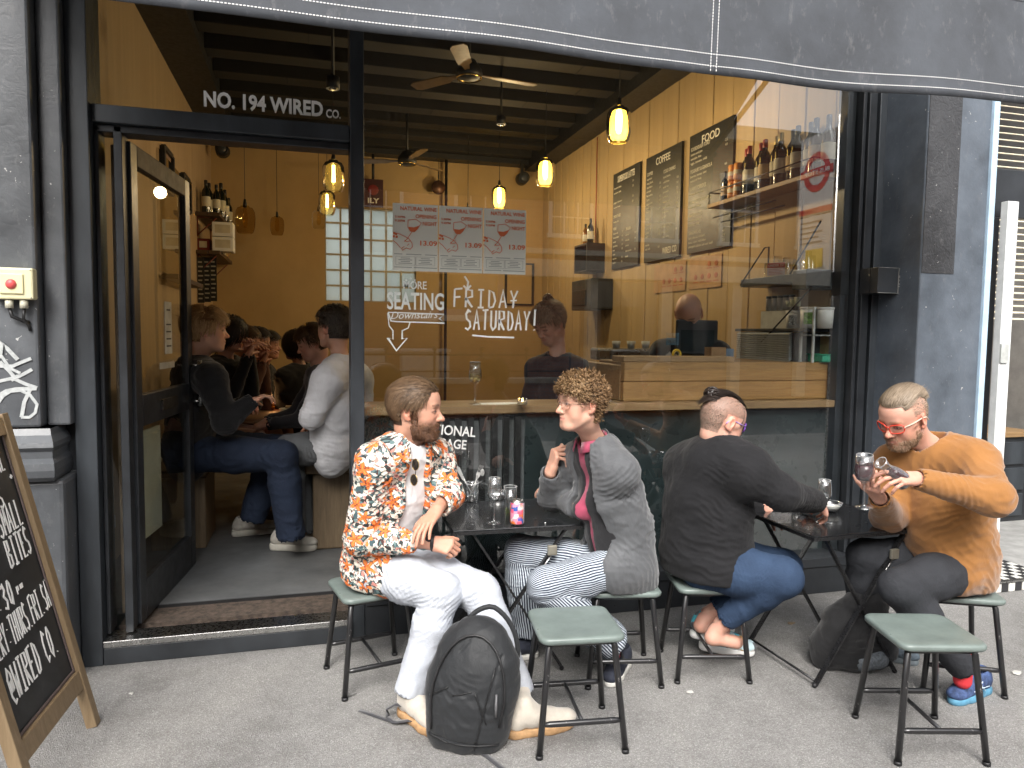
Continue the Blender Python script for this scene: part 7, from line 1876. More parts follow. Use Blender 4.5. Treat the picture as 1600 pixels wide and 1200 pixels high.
    for s, (hx, hy, tx, ty, hz) in (('R', (1094, 1012, 1184, 1026, .03)), ('L', (1082, 996, 1150, 985, .09))):
        hh = PZ(hx, hy, hz); d = (PZ(tx, ty, hz - .01) - hh).normalized()
        o = shoe('clog', p, hh, hh + d * .27, mc, mw, L=.265, sole=.036, high=.05, bulk=1.10, amp=0, rocker=.01)
        st = MB(); xx = d.cross(V(0, 0, 1))
        st.tube([hh + d * .15 - xx * .046 + V(0, 0, .055), hh + d * .05 - xx * .046 + V(0, 0, .060), hh - d * .005 + V(0, 0, .075), hh + d * .05 + xx * .046 + V(0, 0, .060), hh + d * .15 + xx * .046 + V(0, 0, .055)], .007, 6)
        st.build('heel_strap', mat('strap_grey', (.14, .14, .15), .6), o)
        hl = MB()
        for k in range(8): hl.ball(tuple(hh + d * (.16 + .022 * (k % 4)) + xx * (-.022 + .03 * (k // 4)) + V(0, 0, .088 - .009 * (k % 4))), .0055, 8, 5)
        hl.build('vent', M_BLACK, o)
    settle(p)
def clog_mat():
    m, nt, b = _mat('clog_print'); v = coords(nt)
    vo = nt.nodes.new('ShaderNodeTexVoronoi'); vo.inputs['Scale'].default_value = 34; nt.links.new(v, vo.inputs['Vector'])
    s = nt.nodes.new('ShaderNodeSeparateColor'); nt.links.new(vo.outputs['Color'], s.inputs[0])
    c = ramp(nt, s.outputs[0], [(0, (.10, .50, .62)), (.4, (.55, .70, .75)), (.55, (.12, .13, .14)), (.75, (.62, .62, .60)), (.9, (.55, .33, .12))]); 
    for e in c.node.color_ramp.elements: pass
    c.node.color_ramp.interpolation = 'CONSTANT'
    nt.links.new(c, b.inputs['Base Color']); b.inputs['Roughness'].default_value = .55; return m
black_sweater()

# ================================================================ MAN IN ORANGE SWEATER
def orange_man():
    b0 = P(1495, 920, 3.38); p = person('man in orange-brown sweater and red glasses pouring red wine at the second table', (b0.x, b0.y, 0))
    f = D_(-.80, -.60)
    J = dict(pelvis=P(1488, 880, 3.40), chest=P(1478, 780, 3.36), neck=P(1450, 700, 3.34), sL=P(1523, 724, 3.18), eL=P(1552, 778, 2.98), wL=P(1432, 748, 2.98),
             sR=P(1398, 728, 3.46), eR=P(1388, 806, 3.40), wR=P(1374, 778, 3.14), hL=P(1498, 890, 3.32), kL=P(1405, 918, 3.12), aL=P(1505, 1042, 3.20), hR=P(1462, 880, 3.48), kR=P(1352, 868, 3.50), aR=P(1340, 985, 3.62))
    hf = D_(-.83, -.40, -.42)
    sm_ = lambda v: ((((v[:, 2] > -.0) & (v[:, 1] < .030)) | ((v[:, 1] < -.03) & (v[:, 2] > -.05))) & ~((np.abs(v[:, 0]) > .070) & (v[:, 2] < .028) & (v[:, 1] > -.036))).astype(float)
    h = make_head(P(1412, 652, 3.26), hf, D_(.12, 0, 1), J['neck'], (.56, .32, .24), 1.10, ns=1.1, brow=(.38, .22, .13), scalp=((.30, .22, .16), .55, sm_), stubble=((.30, .17, .10), .45), blush=.5, lidlow=.001)
    F1 = Fld(.0028); w = V(*J['wL']); F1.cone(J['eL'], w, .036, .028, .01)
    hand_field(F1, w, P(1384, 745, 2.93) - w, D_(.15, -.55, .8), 1, curls=(28, 38, 22), thumb=(.85, .55, -.45), sc=1.04, spread=.10, perf=[(12, 30, 18), (28, 34, 20), (36, 38, 20), (44, 40, 20)])
    F2 = Fld(.0028); w2 = V(*J['wR']); F2.cone(J['eR'], w2, .036, .028, .01)
    hand_field(F2, w2, P(1346, 748, 3.03) - w2, D_(-.35, -.25, -.9), -1, curls=(35, 45, 30), thumb=(.9, .6, -.3), sc=1.02, spread=.08)
    body_mesh(p, h, trunk(J), (.56, .32, .24), (F1, F2)); eyes(h, p, look=(0, -.35))
    n_ = V(*J['neck']); pv = V(*J['pelvis'])
    mo = cloth('ochre_sweater', (.29, .130, .038), .10, 380, .3, .9, .3, wr=.35)
    G = top_field(J, dict(hip=.180, belly=.178, chest=.178, shoul=.082, arm=.080, elbow=.072, cuff=.044, flat=.86, cuffpos=.93, sh_k=.08, lap=.10, lapr=.13), .006, f)
    G.cone(pv + V(.02, 0, .03), pv + V(.045, 0, -.045), .172, .150, .05, flat=tuple(f), f=.9)
    G.cone(n_ + f * .02 - V(0, 0, .03), n_ + V(0, 0, .12) + f * .02, .080, .085, .012, sub=True)
    sL, eL = V(*J['sL']), V(*J['eL']); wL = V(*J['wL'])
    garment('sweater', G, mo, p, [(eL.lerp(wL, .55), D_(1, 0, .25), .12, .006, .05), (sL + O_(-.06, -.04, -.10), D_(1, 0, .8), .13, .008, .06), (pv + O_(.05, -.14, .06), D_(1, 0, .8), .16, .008, .07), (V(*J['chest']) + O_(-.05, -.15, -.05), D_(.6, 0, -1), .14, .006, .07), (V(*J['eR']), (0, 0, 1), .08, .006, .035)], .007, .0006, 33, None, clipz(.46))
    # knit neckband
    q = MB(); xx = f.cross(V(0, 0, 1))
    q.tube([n_ + f * .018 + (f * cos(a) + xx * sin(a)) * .084 + V(0, 0, -.006 - .022 * cos(a)) for a in np.linspace(0, 2 * pi, 29)[:-1]], .008, 8, closed=True); q.build('neckband', mo, p)
    q = MB(); q.tube([n_ + f * .014 + (f * cos(a) + xx * sin(a)) * .077 + V(0, 0, .004 - .018 * cos(a)) for a in np.linspace(0, 2 * pi, 29)[:-1]], .006, 8, closed=True); q.build('undershirt_band', M_BLACK, p)
    # hair slicked back, shaved sides, fair beard
    ht = lambda v, n: (v[:, 2] > .066 - np.clip(-v[:, 1] - .03, 0, 1) * .3) & (np.abs(v[:, 0]) < .058) & ~((v[:, 1] > .058) & (v[:, 2] < .082)) & (v[:, 1] > -.09)
    hc, hc2 = (.11, .080, .052), (.33, .26, .19)
    shell(h, ht, .003, hc, 'hair_base', p)
    strands(h, ht, lambda p_, n, t: np.stack([-p_[:, 0] * 3, np.full(len(p_), -1.), np.full(len(p_), .1)], 1), 'hair', p, 3000, .08, 6, .0021, .010, hc, hc2, seed=22, jit=.07)
    strands(h, lambda v, n: sm_(v) > .5, lambda p_, n, t: n * .6 + np.array([0, -.5, -.5]), 'shaved_hair', p, 7000, .006, 2, .0013, 0, (.10, .075, .05), (.28, .22, .16), seed=24, jit=.3, stick=False)
    bb = lambda v, n: (v[:, 2] < -.060) & (v[:, 1] > -.0) & (v[:, 2] > -.122) & ~((np.abs(v[:, 0]) < .024) & (v[:, 2] > -.078)) | ((np.abs(v[:, 0]) > .05) & (v[:, 1] > .004) & (v[:, 1] < .026) & (v[:, 2] > -.08) & (v[:, 2] < -.035)) | ((v[:, 2] < -.047) & (v[:, 2] > -.054) & (np.abs(v[:, 0]) < .026) & (v[:, 1] > .08))
    strands(h, bb, lambda p_, n, t: n * .6 + np.array([0, .3, -.9]), 'beard', p, 4200, .011, 3, .0014, 0, (.12, .070, .040), (.32, .20, .12), seed=25, jit=.35, stick=False)
    specs(h, p, 'square', mat('red_frame', (.62, .06, .035), .3, var=.1), mat('cream_arm', (.72, .60, .48), .35))
    Tr = trouser_field(J, .140, .098, .078, .062, .006, .97)
    kL = V(*J['kL'])
    garment('jeans', Tr, M_KDEN, p, [(kL + O_(.07, 0, -.03), D_(.6, 0, .5), .10, .007, .024), (V(*J['hL']), D_(1, 0, .2), .13, .006, .034), (V(*J['aL']) + V(0, 0, .04), (0, 0, 1), .09, .006, .024)], .004, .0006, 39, None, clipseat(.448, V(*J['pelvis'])))
    mt = mat('trainer_blue_mesh', (.05, .085, .20), .85, var=.35, vscale=40, bmp=.6, bscale=260); msl = mat('trainer_sole', (.10, .28, .42), .6, var=.25, vscale=14)
    hh = PZ(1542, 1078, 0); d = (PZ(1462, 1112, 0) - hh).normalized()
    o = shoe('trainer', p, hh, hh + d * .29, mt, msl, L=.30, sole=.032, high=.085, ankle=V(*J['aL']), laces=mat('lace_blue', (.12, .18, .32), .8))
    st = MB(); xx = d.cross(V(0, 0, 1)) 
    for k, (a, b_) in enumerate((((.12, .085), (.17, .045)), ((.145, .078), (.10, .040)), ((.10, .07), (.19, .055)), ((.06, .05), (.17, .062)))):
        for s in (-1, 1): st.tube([hh + d * a[0] + xx * s * .040 + V(0, 0, a[1]), hh + d * b_[0] + xx * s * .044 + V(0, 0, b_[1])], .0022, 5)
    st.build('stripe', plain('stripe_pale', (.55, .65, .75), .5), o)
    hh = PZ(1340, 1014, 0); d = D_(.75, -.66)
    shoe('trainer', p, hh, hh + d * .29, mat('trainer_grey', (.10, .13, .16), .85, var=.3, vscale=30, bmp=.5, bscale=200), mat('trainer_sole_grey', (.16, .19, .21), .7), L=.29, sole=.03, high=.08, ankle=V(*J['aR']))
    F = Fld(.006); F.cone(V(*J['aL']) + V(0, 0, .06), V(*J['aL']) + V(0, 0, -.06), .040, .037, .01); mesh_obj('sock', *F.mesh(), plain('sock_red', (.55, .03, .04), .8), p)
    # ring
    settle(p)
    return J
OJ = orange_man()
# ================================================================ TABLES
M_TBL = mat('table_black_steel', (.020, .021, .023), .22, .0, .25, 6, coat=.3)
M_LEG = mat('leg_black_steel', (.016, .016, .017), .30, var=.3, vscale=40, bmp=.15)
M_LEGW = mat('leg_worn_black', (.016, .016, .017), .28, var=.3, vscale=50, bmp=.2)
def worn_leg():
    m, nt, b = _mat('stool_leg_paint'); v = coords(nt, (1, 1, .6))
    ch = ramp(nt, noise(nt, v, 70, 3, .6, .5), [(.66, (.014, .014, .015)), (.72, (.20, .19, .185))]); nt.links.new(ch, b.inputs['Base Color']); b.inputs['Roughness'].default_value = .28; b.inputs['Coat Weight'].default_value = .3
    return m
M_SLEG = worn_leg()
M_SEAT = mat('seat_green_grey_plastic', (.150, .185, .172), .34, var=.10, vscale=7, bmp=.1, bscale=40)
def fold_table(label, cx, cy, rz, w=.62, d=.55, z=.715):
    t = thing('folding_table', label, 'table', (cx, cy, 0), rz)
    q = MB(); q.bbox((-w / 2, -d / 2, z - .006), (w / 2, d / 2, z), .003); q.build('tabletop', M_TBL, t)
    q = MB()
    for a, b in (((-w / 2, -d / 2), (w / 2, -d / 2)), ((w / 2, -d / 2), (w / 2, d / 2)), ((w / 2, d / 2), (-w / 2, d / 2)), ((-w / 2, d / 2), (-w / 2, -d / 2))):
        q.beam((a[0], a[1], z - .0145), (b[0], b[1], z - .0145), .004, .016)
    q.build('rim', M_LEG, t)
    for sy in (-1, 1):
        yy = sy * (d / 2 - .045)
        q = MB(); q.beam((-w * .36, yy, z - .012), (w * .36, yy, .012), .010, .024, (0, 1, 0)) ; o = q.build('leg', M_LEG, t)
        q = MB(); q.ball((w * .36, yy, .012), .012, 8, 6); q.build('foot', M_BLACK, o)
        yy += sy * .014
        q = MB(); q.beam((w * .38, yy, z - .012), (-w * .40, yy, .012), .010, .024, (0, 1, 0)); o = q.build('leg', M_LEG, t)
        q = MB(); q.ball((-w * .40, yy, .012), .012, 8, 6); q.build('foot', M_BLACK, o)
        q = MB()
        for px_, pz_ in ((-.005 * w, z * .5), (w * .20, z * .75)): q.ball((px_, yy + sy * .008, pz_), (.007, .004, .007), 8, 6)
        q.build('bolt', M_STEEL, t)
    for x_, zz in ((w * .35, .03), (-w * .39, .03)):
        q = MB(); q.tube([(x_, -(d / 2 - .04), zz), (x_, d / 2 - .04, zz)], .006); q.build('crossbar', M_LEG, t)
    q = MB(); q.tube([(w * .255, -d / 2 + .02, z * .80), (w * .19, -d / 2 + .026, z * .72), (w * .10, -d / 2 + .025, z * .62)], .003, 6); q.build('latch_wire', M_STEEL, t)
    q = MB(); q.bbox((w * .22, -d / 2 + .008, z * .80), (w * .29, -d / 2 + .024, z * .865), .003, M=None); q.build('latch', mat('latch_zinc', (.45, .42, .34), .4, .7), t)
    return t
M_LATCH = None
T1 = fold_table('first black folding metal table between the floral shirt and the grey jacket', .93, -.43, R(-2))
T2 = fold_table('second black folding metal table carrying two small glass bowls', 2.45, -.86, R(2))
# ================================================================ STOOLS
def make_stool(label):
    t = thing('stool', label, 'stool', (0, 0, 0), 0, 'lab stools round the tables')
    w = .165; n = 10; z = .44
    # softly dished seat with rounded corners
    def outline(s, r):
        pts = []
        for cx, cy, a0 in ((1, 1, 0), (-1, 1, 90), (-1, -1, 180), (1, -1, 270)):
            for k in range(6):
                a = R(a0 + 90 * k / 5); pts.append((cx * (s - r) + r * cos(a), cy * (s * .97 - r) + r * sin(a)))
        return pts
    rings = [(outline(w * .98, .04), z - .026), (outline(w + .002, .042), z - .020), (outline(w + .003, .042), z - .008), (outline(w - .002, .041), z - .002), (outline(w - .012, .036), z), (outline(w * .62, .03), z - .004), (outline(w * .3, .02), z - .006)]
    vs = []; fs = []; m = 24
    for pts, zz in rings: vs += [(a, b, zz) for a, b in pts]
    for i in range(len(rings) - 1):
        for k in range(m): fs.append((i * m + k, i * m + (k + 1) % m, (i + 1) * m + (k + 1) % m, (i + 1) * m + k))
    fs.append(list(range((len(rings) - 1) * m, len(rings) * m))); fs.append(list(range(m))[::-1])
    q = MB(); q.add(vs, fs, True); q.build('seat', M_SEAT, t)
    tp, ft = .128, .168
    for sx in (-1, 1):
        for sy in (-1, 1):
            q = MB(); q.tube([(sx * (tp - .012), sy * (tp - .018), z - .030), (sx * tp, sy * (tp - .002), z - .045), (sx * ft, sy * ft, .008)], .0125, 12); o = q.build('leg', M_SLEG, t)
            q = MB(); q.tube([(sx * ft, sy * ft, .0), (sx * (ft - .0005), sy * (ft - .0005), .014)], .0145, 12); q.build('ferrule', M_BLACK, o)
    for s in (-1, 1):
        k = .12; x_ = tp + (ft - tp) * (1 - (k - .0) / (z - .04))
        q = MB(); q.tube([(-x_ , s * x_, k), (-x_ * .8, s * x_, k), (x_ * .8, s * x_, k), (x_, s * x_, k)], [.008, .0115, .0115, .008], 10); q.build('stretcher', M_SLEG, t)
        q = MB(); q.tube([(-tp, s * (tp - .004), z - .036), (tp, s * (tp - .004), z - .036)], .009, 8); q.build('seat_rail', M_SLEG, t)
    q = MB(); 
    k = .12; x_ = tp + (ft - tp) * (1 - k / (z - .04)); q.tube([(0, -x_, k), (0, x_, k)], .008, 8); q.build('stretcher', M_SLEG, t)
    return t
st0 = make_stool('empty green-grey stool in front of the first table, nearest the backpack')
def base_of(pts):
    c = sum((PZ(a, b, .458) for a, b in pts), V(0, 0, 0)) / len(pts); return V(c.x, c.y, 0)
b1 = base_of([(820, 945), (935, 943), (982, 995), (858, 1005)]); st0.scale = (1, 1, 1.04); st0.location = b1; st0.rotation_euler = (0, 0, R(-7))
b2 = base_of([(1358, 958), (1475, 960), (1533, 1005), (1408, 1008)]); dup(st0, b2, R(-15), 'empty green-grey stool at the lower right, in front of the second table')
def stool_under(px, py, d, rz, label):
    p = P(px, py, d); r_ = dup(st0, (p.x, p.y, 0), R(rz), label); r_.scale = (1, 1, 1); return r_
stool_under(580, 900, 3.36, 12, 'stool under the man in white jeans')
stool_under(968, 895, 3.44, -12, 'stool under the man in striped trousers')
stool_under(1103, 895, 3.50, -14, 'stool under the person in the black sweatshirt')
stool_under(1490, 910, 3.42, -26, 'stool under the man in the orange sweater')

# ================================================================ TABLEWARE
M_GLS = glass('clear_glass', (.96, .97, .97), 4.5, .0, 1.45, .018)
M_CUT = mat('cutlery_steel', (.62, .62, .60), .3, .45, .1, 20)
M_WATER = glass('water', (.90, .94, .86), 1.2, 0, 1.33)
def wine_glass(name, label, loc, h=.205, bowl=.033, group=None, wine=None, level=.5, tilt=None):
    t = thing(name, label, 'glass', loc, 0, group)
    zb = h * .50; prof = [(.036, 0.0005), (.036, .002), (.012, .005), (.0045, .012), (.0036, .05), (.0042, zb - .012), (.012, zb - .004), (bowl * .72, zb + .008), (bowl * .98, zb + .028), (bowl, zb + .042), (bowl * .93, zb + .070), (bowl * .80, h)]
    q = MB(); q.lathe([(0, .0005)] + prof + [(bowl * .80 - .0012, h), (bowl * .93 - .0012, zb + .070), (bowl - .0012, zb + .042), (bowl * .7, zb + .010), (0, zb + .002)], n=32); q.build('bowl', M_GLS, t)
    q = MB(); q.lathe([(bowl * .80 - .0006, h - .0012), (bowl * .80 + .0008, h), (bowl * .80 - .0006, h + .001), (bowl * .80 - .0016, h), (bowl * .80 - .0006, h - .0012)], n=32); q.build('rim', glass('glass_rim', (.8, .82, .82), 6, .1, 1.5, .35), t)
    if wine:
        zt = zb + .012 + (h - zb) * level * .6
        q = MB(); q.lathe([(0, zb + .003), (bowl * .62, zb + .009), (bowl * .95, zb + .028), (bowl * .965, min(zt, zb + .042)), (bowl * .955 - (zt - zb - .042) * .08, zt), (0, zt)], n=28); q.build('wine', wine, t)
    if tilt is not None: t.rotation_mode = 'QUATERNION'; t.rotation_quaternion = tilt
    return t
M_RED = plain('red_wine', (.035, .002, .008), .05)
def thin_liquid(name, c):
    m, nt, b = _mat(name); b.inputs['Base Color'].default_value = c + (1,); b.inputs['Roughness'].default_value = .03; b.inputs['Transmission Weight'].default_value = .85; b.inputs['IOR'].default_value = 1.2; return m
M_WW = thin_liquid('white_wine', (.80, .66, .22))
TZ = .716
def ontable(px, py): return PZ(px, py, TZ)
wine_glass('wine_glass', 'empty wine glass beside the pink can on the first table', ontable(772, 817), .212, .034)
wine_glass('wine_glass', 'empty wine glass on the second table by the glass bowls', ontable(1286, 816), .205, .034)
# highball
p0 = ontable(797, 808); t = thing('tumbler', 'tall clear glass with a little green drink behind the can', 'glass', p0)
q = MB(); q.lathe([(0, .001), (.026, .001), (.033, .15), (.0318, .15), (.0252, .008), (0, .008)], n=28); q.build('tumbler_glass', M_GLS, t)
q = MB(); q.lathe([(.032, .149), (.0334, .151), (.0316, .151), (.032, .149)], n=28); q.build('rim', MATS['glass_rim'], t)
q = MB(); q.lathe([(0, .009), (.0250, .009), (.0262, .04), (0, .04)], n=20); q.build('drink', thin_liquid('lime_drink', (.55, .62, .25)), t)
# can
p0 = ontable(808, 820); t = thing('drinks_can', 'pink orange and blue drinks can on the first table', 'can', p0)
def can_print():
    m, nt, b = _mat('can_print'); tc = nt.nodes.new('ShaderNodeTexCoord'); s = nt.nodes.new('ShaderNodeSeparateXYZ'); nt.links.new(tc.outputs['Object'], s.inputs[0])
    ang = math_(nt, 'ARCTAN2', s.outputs[1], s.outputs[0]); cm = nt.nodes.new('ShaderNodeCombineXYZ'); nt.links.new(math_(nt, 'MULTIPLY', ang, .033), cm.inputs[0]); nt.links.new(s.outputs[2], cm.inputs[1])
    vo = nt.nodes.new('ShaderNodeTexVoronoi'); vo.inputs['Scale'].default_value = 48; vo.distance = 'CHEBYCHEV'; nt.links.new(cm.outputs[0], vo.inputs['Vector']); sp = nt.nodes.new('ShaderNodeSeparateColor'); nt.links.new(vo.outputs['Color'], sp.inputs[0])
    c = ramp(nt, sp.outputs[0], [(0, (.82, .20, .04)), (.3, (.80, .32, .45)), (.5, (.05, .12, .42)), (.62, (.78, .12, .20)), (.8, (.82, .74, .70))]); c.node.color_ramp.interpolation = 'CONSTANT'
    side = math_(nt, 'GREATER_THAN', math_(nt, 'SINE', math_(nt, 'ADD', ang, 1.1)), .2)
    w2 = mixc(nt, math_(nt, 'GREATER_THAN', noise(nt, cm.outputs[0], 260, 2), .56), (.48, .36, .42), (.85, .80, .80)); nt.links.new(mixc(nt, side, c, w2), b.inputs['Base Color'])
    b.inputs['Metallic'].default_value = .25; b.inputs['Roughness'].default_value = .35; return m
q = MB(); q.lathe([(.0315, .010), (.033, .014), (.033, .100), (.0315, .106)], n=32); q.build('printed_body', can_print(), t)
q = MB(); q.lathe([(0, .003), (.022, .001), (.026, .002), (.0315, .0098)], n=32); q.build('base', M_STEEL, t)
q = MB(); q.lathe([(.0314, .1062), (.0275, .115), (.0275, .118), (.0262, .118), (.0255, .114), (0, .114)], n=32); q.ball((0, -.006, .1155), (.012, .008, .0015), 12, 6); q.build('lid', M_STEEL, t)
for k, (hz, ww) in enumerate(((.078, .034), (.026, .026))):
    q = MB(); 
    for j in range(10):
        a0 = -1.75 - k * .0 + j * .085 * (1 if k == 0 else .8); r = .0334
        q.add([V(r * cos(a0), r * sin(a0), hz), V(r * cos(a0 + .06), r * sin(a0 + .06), hz), V(r * cos(a0 + .06), r * sin(a0 + .06), hz + .010 + .006 * (j % 3)), V(r * cos(a0), r * sin(a0), hz + .010 + .006 * (j % 3))], [(0, 1, 2, 3)])
    q.build('print_mark', plain('can_mark_%d' % k, ((.82, .80, .80), (.05, .09, .4))[k % 2], .4), t)
# cutlery jar
p0 = ontable(737, 783); t = thing('glass_jar', 'glass jar holding cutlery on the first table', 'jar', p0)
q = MB(); q.lathe([(0, .001), (.034, .001), (.037, .005), (.0365, .075), (.034, .080), (.0375, .083), (.0375, .098), (.0345, .098), (.0335, .083), (.0345, .075), (.034, .008), (0, .008)], n=28); q.build('jar_glass', M_GLS, t)
q = MB(); q.lathe([(.0375, .095), (.039, .0975), (.0375, .0995), (.0345, .0985)], n=28); q.build('rim', MATS['glass_rim'], t)
def cut(name, label, base, tip, kind):
    c = thing(name, label, 'cutlery', p0, 0, 'cutlery in the jar'); q = MB(); a, b = V(*base), V(*tip); d = (b - a).normalized(); s = d.cross(V(0, -1, .2)).normalized()
    q.tube([a, a.lerp(b, .35), a.lerp(b, .6)], [.003, .0022, .003], 6)
    if kind == 'knife': q.add([a.lerp(b, .55) - s * .004, a.lerp(b, .62) - s * .010, b - s * .010 - d * .01, b + s * .002, a.lerp(b, .9) + s * .010, a.lerp(b, .55) + s * .004], [(0, 1, 2, 3, 4, 5)])
    elif kind == 'fork':
        q.add([a.lerp(b, .58) - s * .003, a.lerp(b, .72) - s * .011, a.lerp(b, .80) - s * .011, a.lerp(b, .80) + s * .011, a.lerp(b, .72) + s * .011, a.lerp(b, .58) + s * .003], [(0, 1, 2, 3, 4, 5)])
        for k in range(4): o_ = (-.0095 + .0063 * k); q.beam(a.lerp(b, .79) + s * o_, b + s * o_ * .95, .0028, .0012)
    else: q.ball(tuple(a.lerp(b, .86)), (.011, .006, .020), 12, 8)
    o = q.build('steel', M_CUT, c); m_ = o.modifiers.new('s', 'SOLIDIFY'); m_.thickness = .0012; return c
cut('knife', 'broad knife leaning left in the cutlery jar', (.016, 0, .01), (-.085, -.01, .195), 'knife')
cut('fork', 'fork standing upright in the cutlery jar', (-.018, -.008, .01), (.050, -.012, .190), 'fork')
cut('spoon', 'spoon leaning right in the cutlery jar', (-.02, .010, .01), (.072, .012, .17), 'spoon')
# ashtray
p0 = ontable(778, 778); t = thing('ashtray', 'low round steel ashtray behind the wine glass on the first table', 'ashtray', p0)
q = MB(); q.lathe([(0, .001), (.044, .001), (.046, .004), (.046, .040), (.040, .040), (.038, .012), (0, .010)], n=32); q.build('dish', M_STEEL, t)
# crumbs of ash on the table
for k, (a, b) in enumerate(((853, 796), (852, 818))):
    q = MB(); q.ball((0, 0, .003), (.004, .003, .003), 8, 5); o = q.build('paper_scrap', M_WHITE); o.location = ontable(a, b); tag(o, 'tiny white scrap on the first table, ' + ('farther from' if k == 0 else 'nearer') + ' its front edge', 'scrap')
q = MB(); q.tube([(-.02, .003, .003), (0, 0, .003), (.018, -.004, .003)], .0018, 5); o = q.build('matchstick', mat('match_grey', (.2, .19, .18), .8)); o.location = ontable(866, 799); tag(o, 'thin grey matchstick on the first table', 'matchstick')
# bowls
def bowl(label, px, py, r, fill):
    p0 = ontable(px, py); t = thing('glass_bowl', label, 'bowl', p0, 0, None)
    q = MB(); q.lathe([(0, .001), (r * .45, .001), (r * .72, .012), (r * .95, .034), (r, .050), (r * .965, .050), (r * .9, .034), (r * .66, .014), (0, .006)], n=32); q.build('bowl_glass', M_GLS, t)
    q = MB(); q.lathe([(r * .99, .0495), (r * 1.02, .0515), (r * .96, .0515)], n=32); q.build('rim', MATS['glass_rim'], t)
    return t
bA = bowl('glass bowl of toasted brown crackers on the second table', 1262, 805, .062, 0)
rg = random.Random(3)
for k in range(16):
    q = MB(); M0 = Matrix.Translation((rg.uniform(-.032, .032), rg.uniform(-.032, .032), rg.uniform(.02, .052))) @ Euler((rg.random() * 3, rg.random() * 3, rg.random() * 3)).to_matrix().to_4x4()
    q.bbox((-.013, -.010, -.003), (.013, .010, .003), .002, M=M0, seg=1); q.build('cracker', [mat('toast_red', (.32, .08, .03), .6, var=.4, vscale=60), mat('toast_orange', (.50, .22, .07), .6, var=.3, vscale=60), mat('toast_dark', (.12, .045, .02), .6)][k % 3], bA)
bB = bowl('glass bowl of white cream dip on the second table', 1297, 800, .056, 0)
q = MB(); q.lathe([(0, .007), (.033, .012), (.048, .033), (.030, .036), (0, .034)], n=24); q.build('dip', mat('cream_dip', (.72, .71, .66), .5, var=.05), bB)
p0 = ontable(1228, 796); t = thing('phone', 'dark phone propped on a silver stand on the second table', 'phone', p0, R(-20))
q = MB(); q.bbox((-.075, -.035, .001), (.075, .035, .010), .004); q.build('body', M_BLACK, t)
q = MB(); q.bbox((-.07, .03, .012), (.04, .038, .075), .003); q.build('silver_back', M_STEEL, t)
q = MB(); q.tube([(.055, .0, .012), (.055, .0, .045)], .016, 14); q.build('knob', M_STEEL, t)

# glasses held by the man in orange
wr = V(*OJ['wR'])
g1 = P(1357, 752, 3.03); ax1 = (P(1352, 718, 3.0) - P(1351, 790, 3.04)).normalized()
q1 = ax1.to_track_quat('Z', 'Y')
wine_glass('wine_glass', 'glass of dark red wine held up by the man in the orange sweater', P(1350, 792, 3.035), .225, .040, None, M_RED, .95, q1)
ax2 = (P(1366, 712, 2.93) - P(1420, 757, 2.98)).normalized()
t = thing('wine_carafe', 'small carafe of red wine tipped over the held glass', 'carafe', P(1416, 756, 2.985)); t.rotation_mode = 'QUATERNION'; t.rotation_quaternion = ax2.to_track_quat('Z', 'Y')
q = MB(); q.lathe([(0, 0), (.028, 0), (.036, .012), (.038, .04), (.030, .085), (.019, .115), (.019, .13), (.026, .158), (.0248, .158), (.0178, .13), (.0178, .115), (.0288, .085), (.0365, .04), (.034, .012), (0, .004)], n=28); q.build('carafe_glass', M_GLS, t)
q = MB(); q.lathe([(0, .005), (.033, .012), (.036, .04), (.0283, .085), (.020, .100), (0, .100)], n=24); q.build('wine', M_RED, t)
q = MB(); q.lathe([(.0258, .157), (.0272, .159), (.0245, .159)], n=24); q.build('rim', MATS['glass_rim'], t)

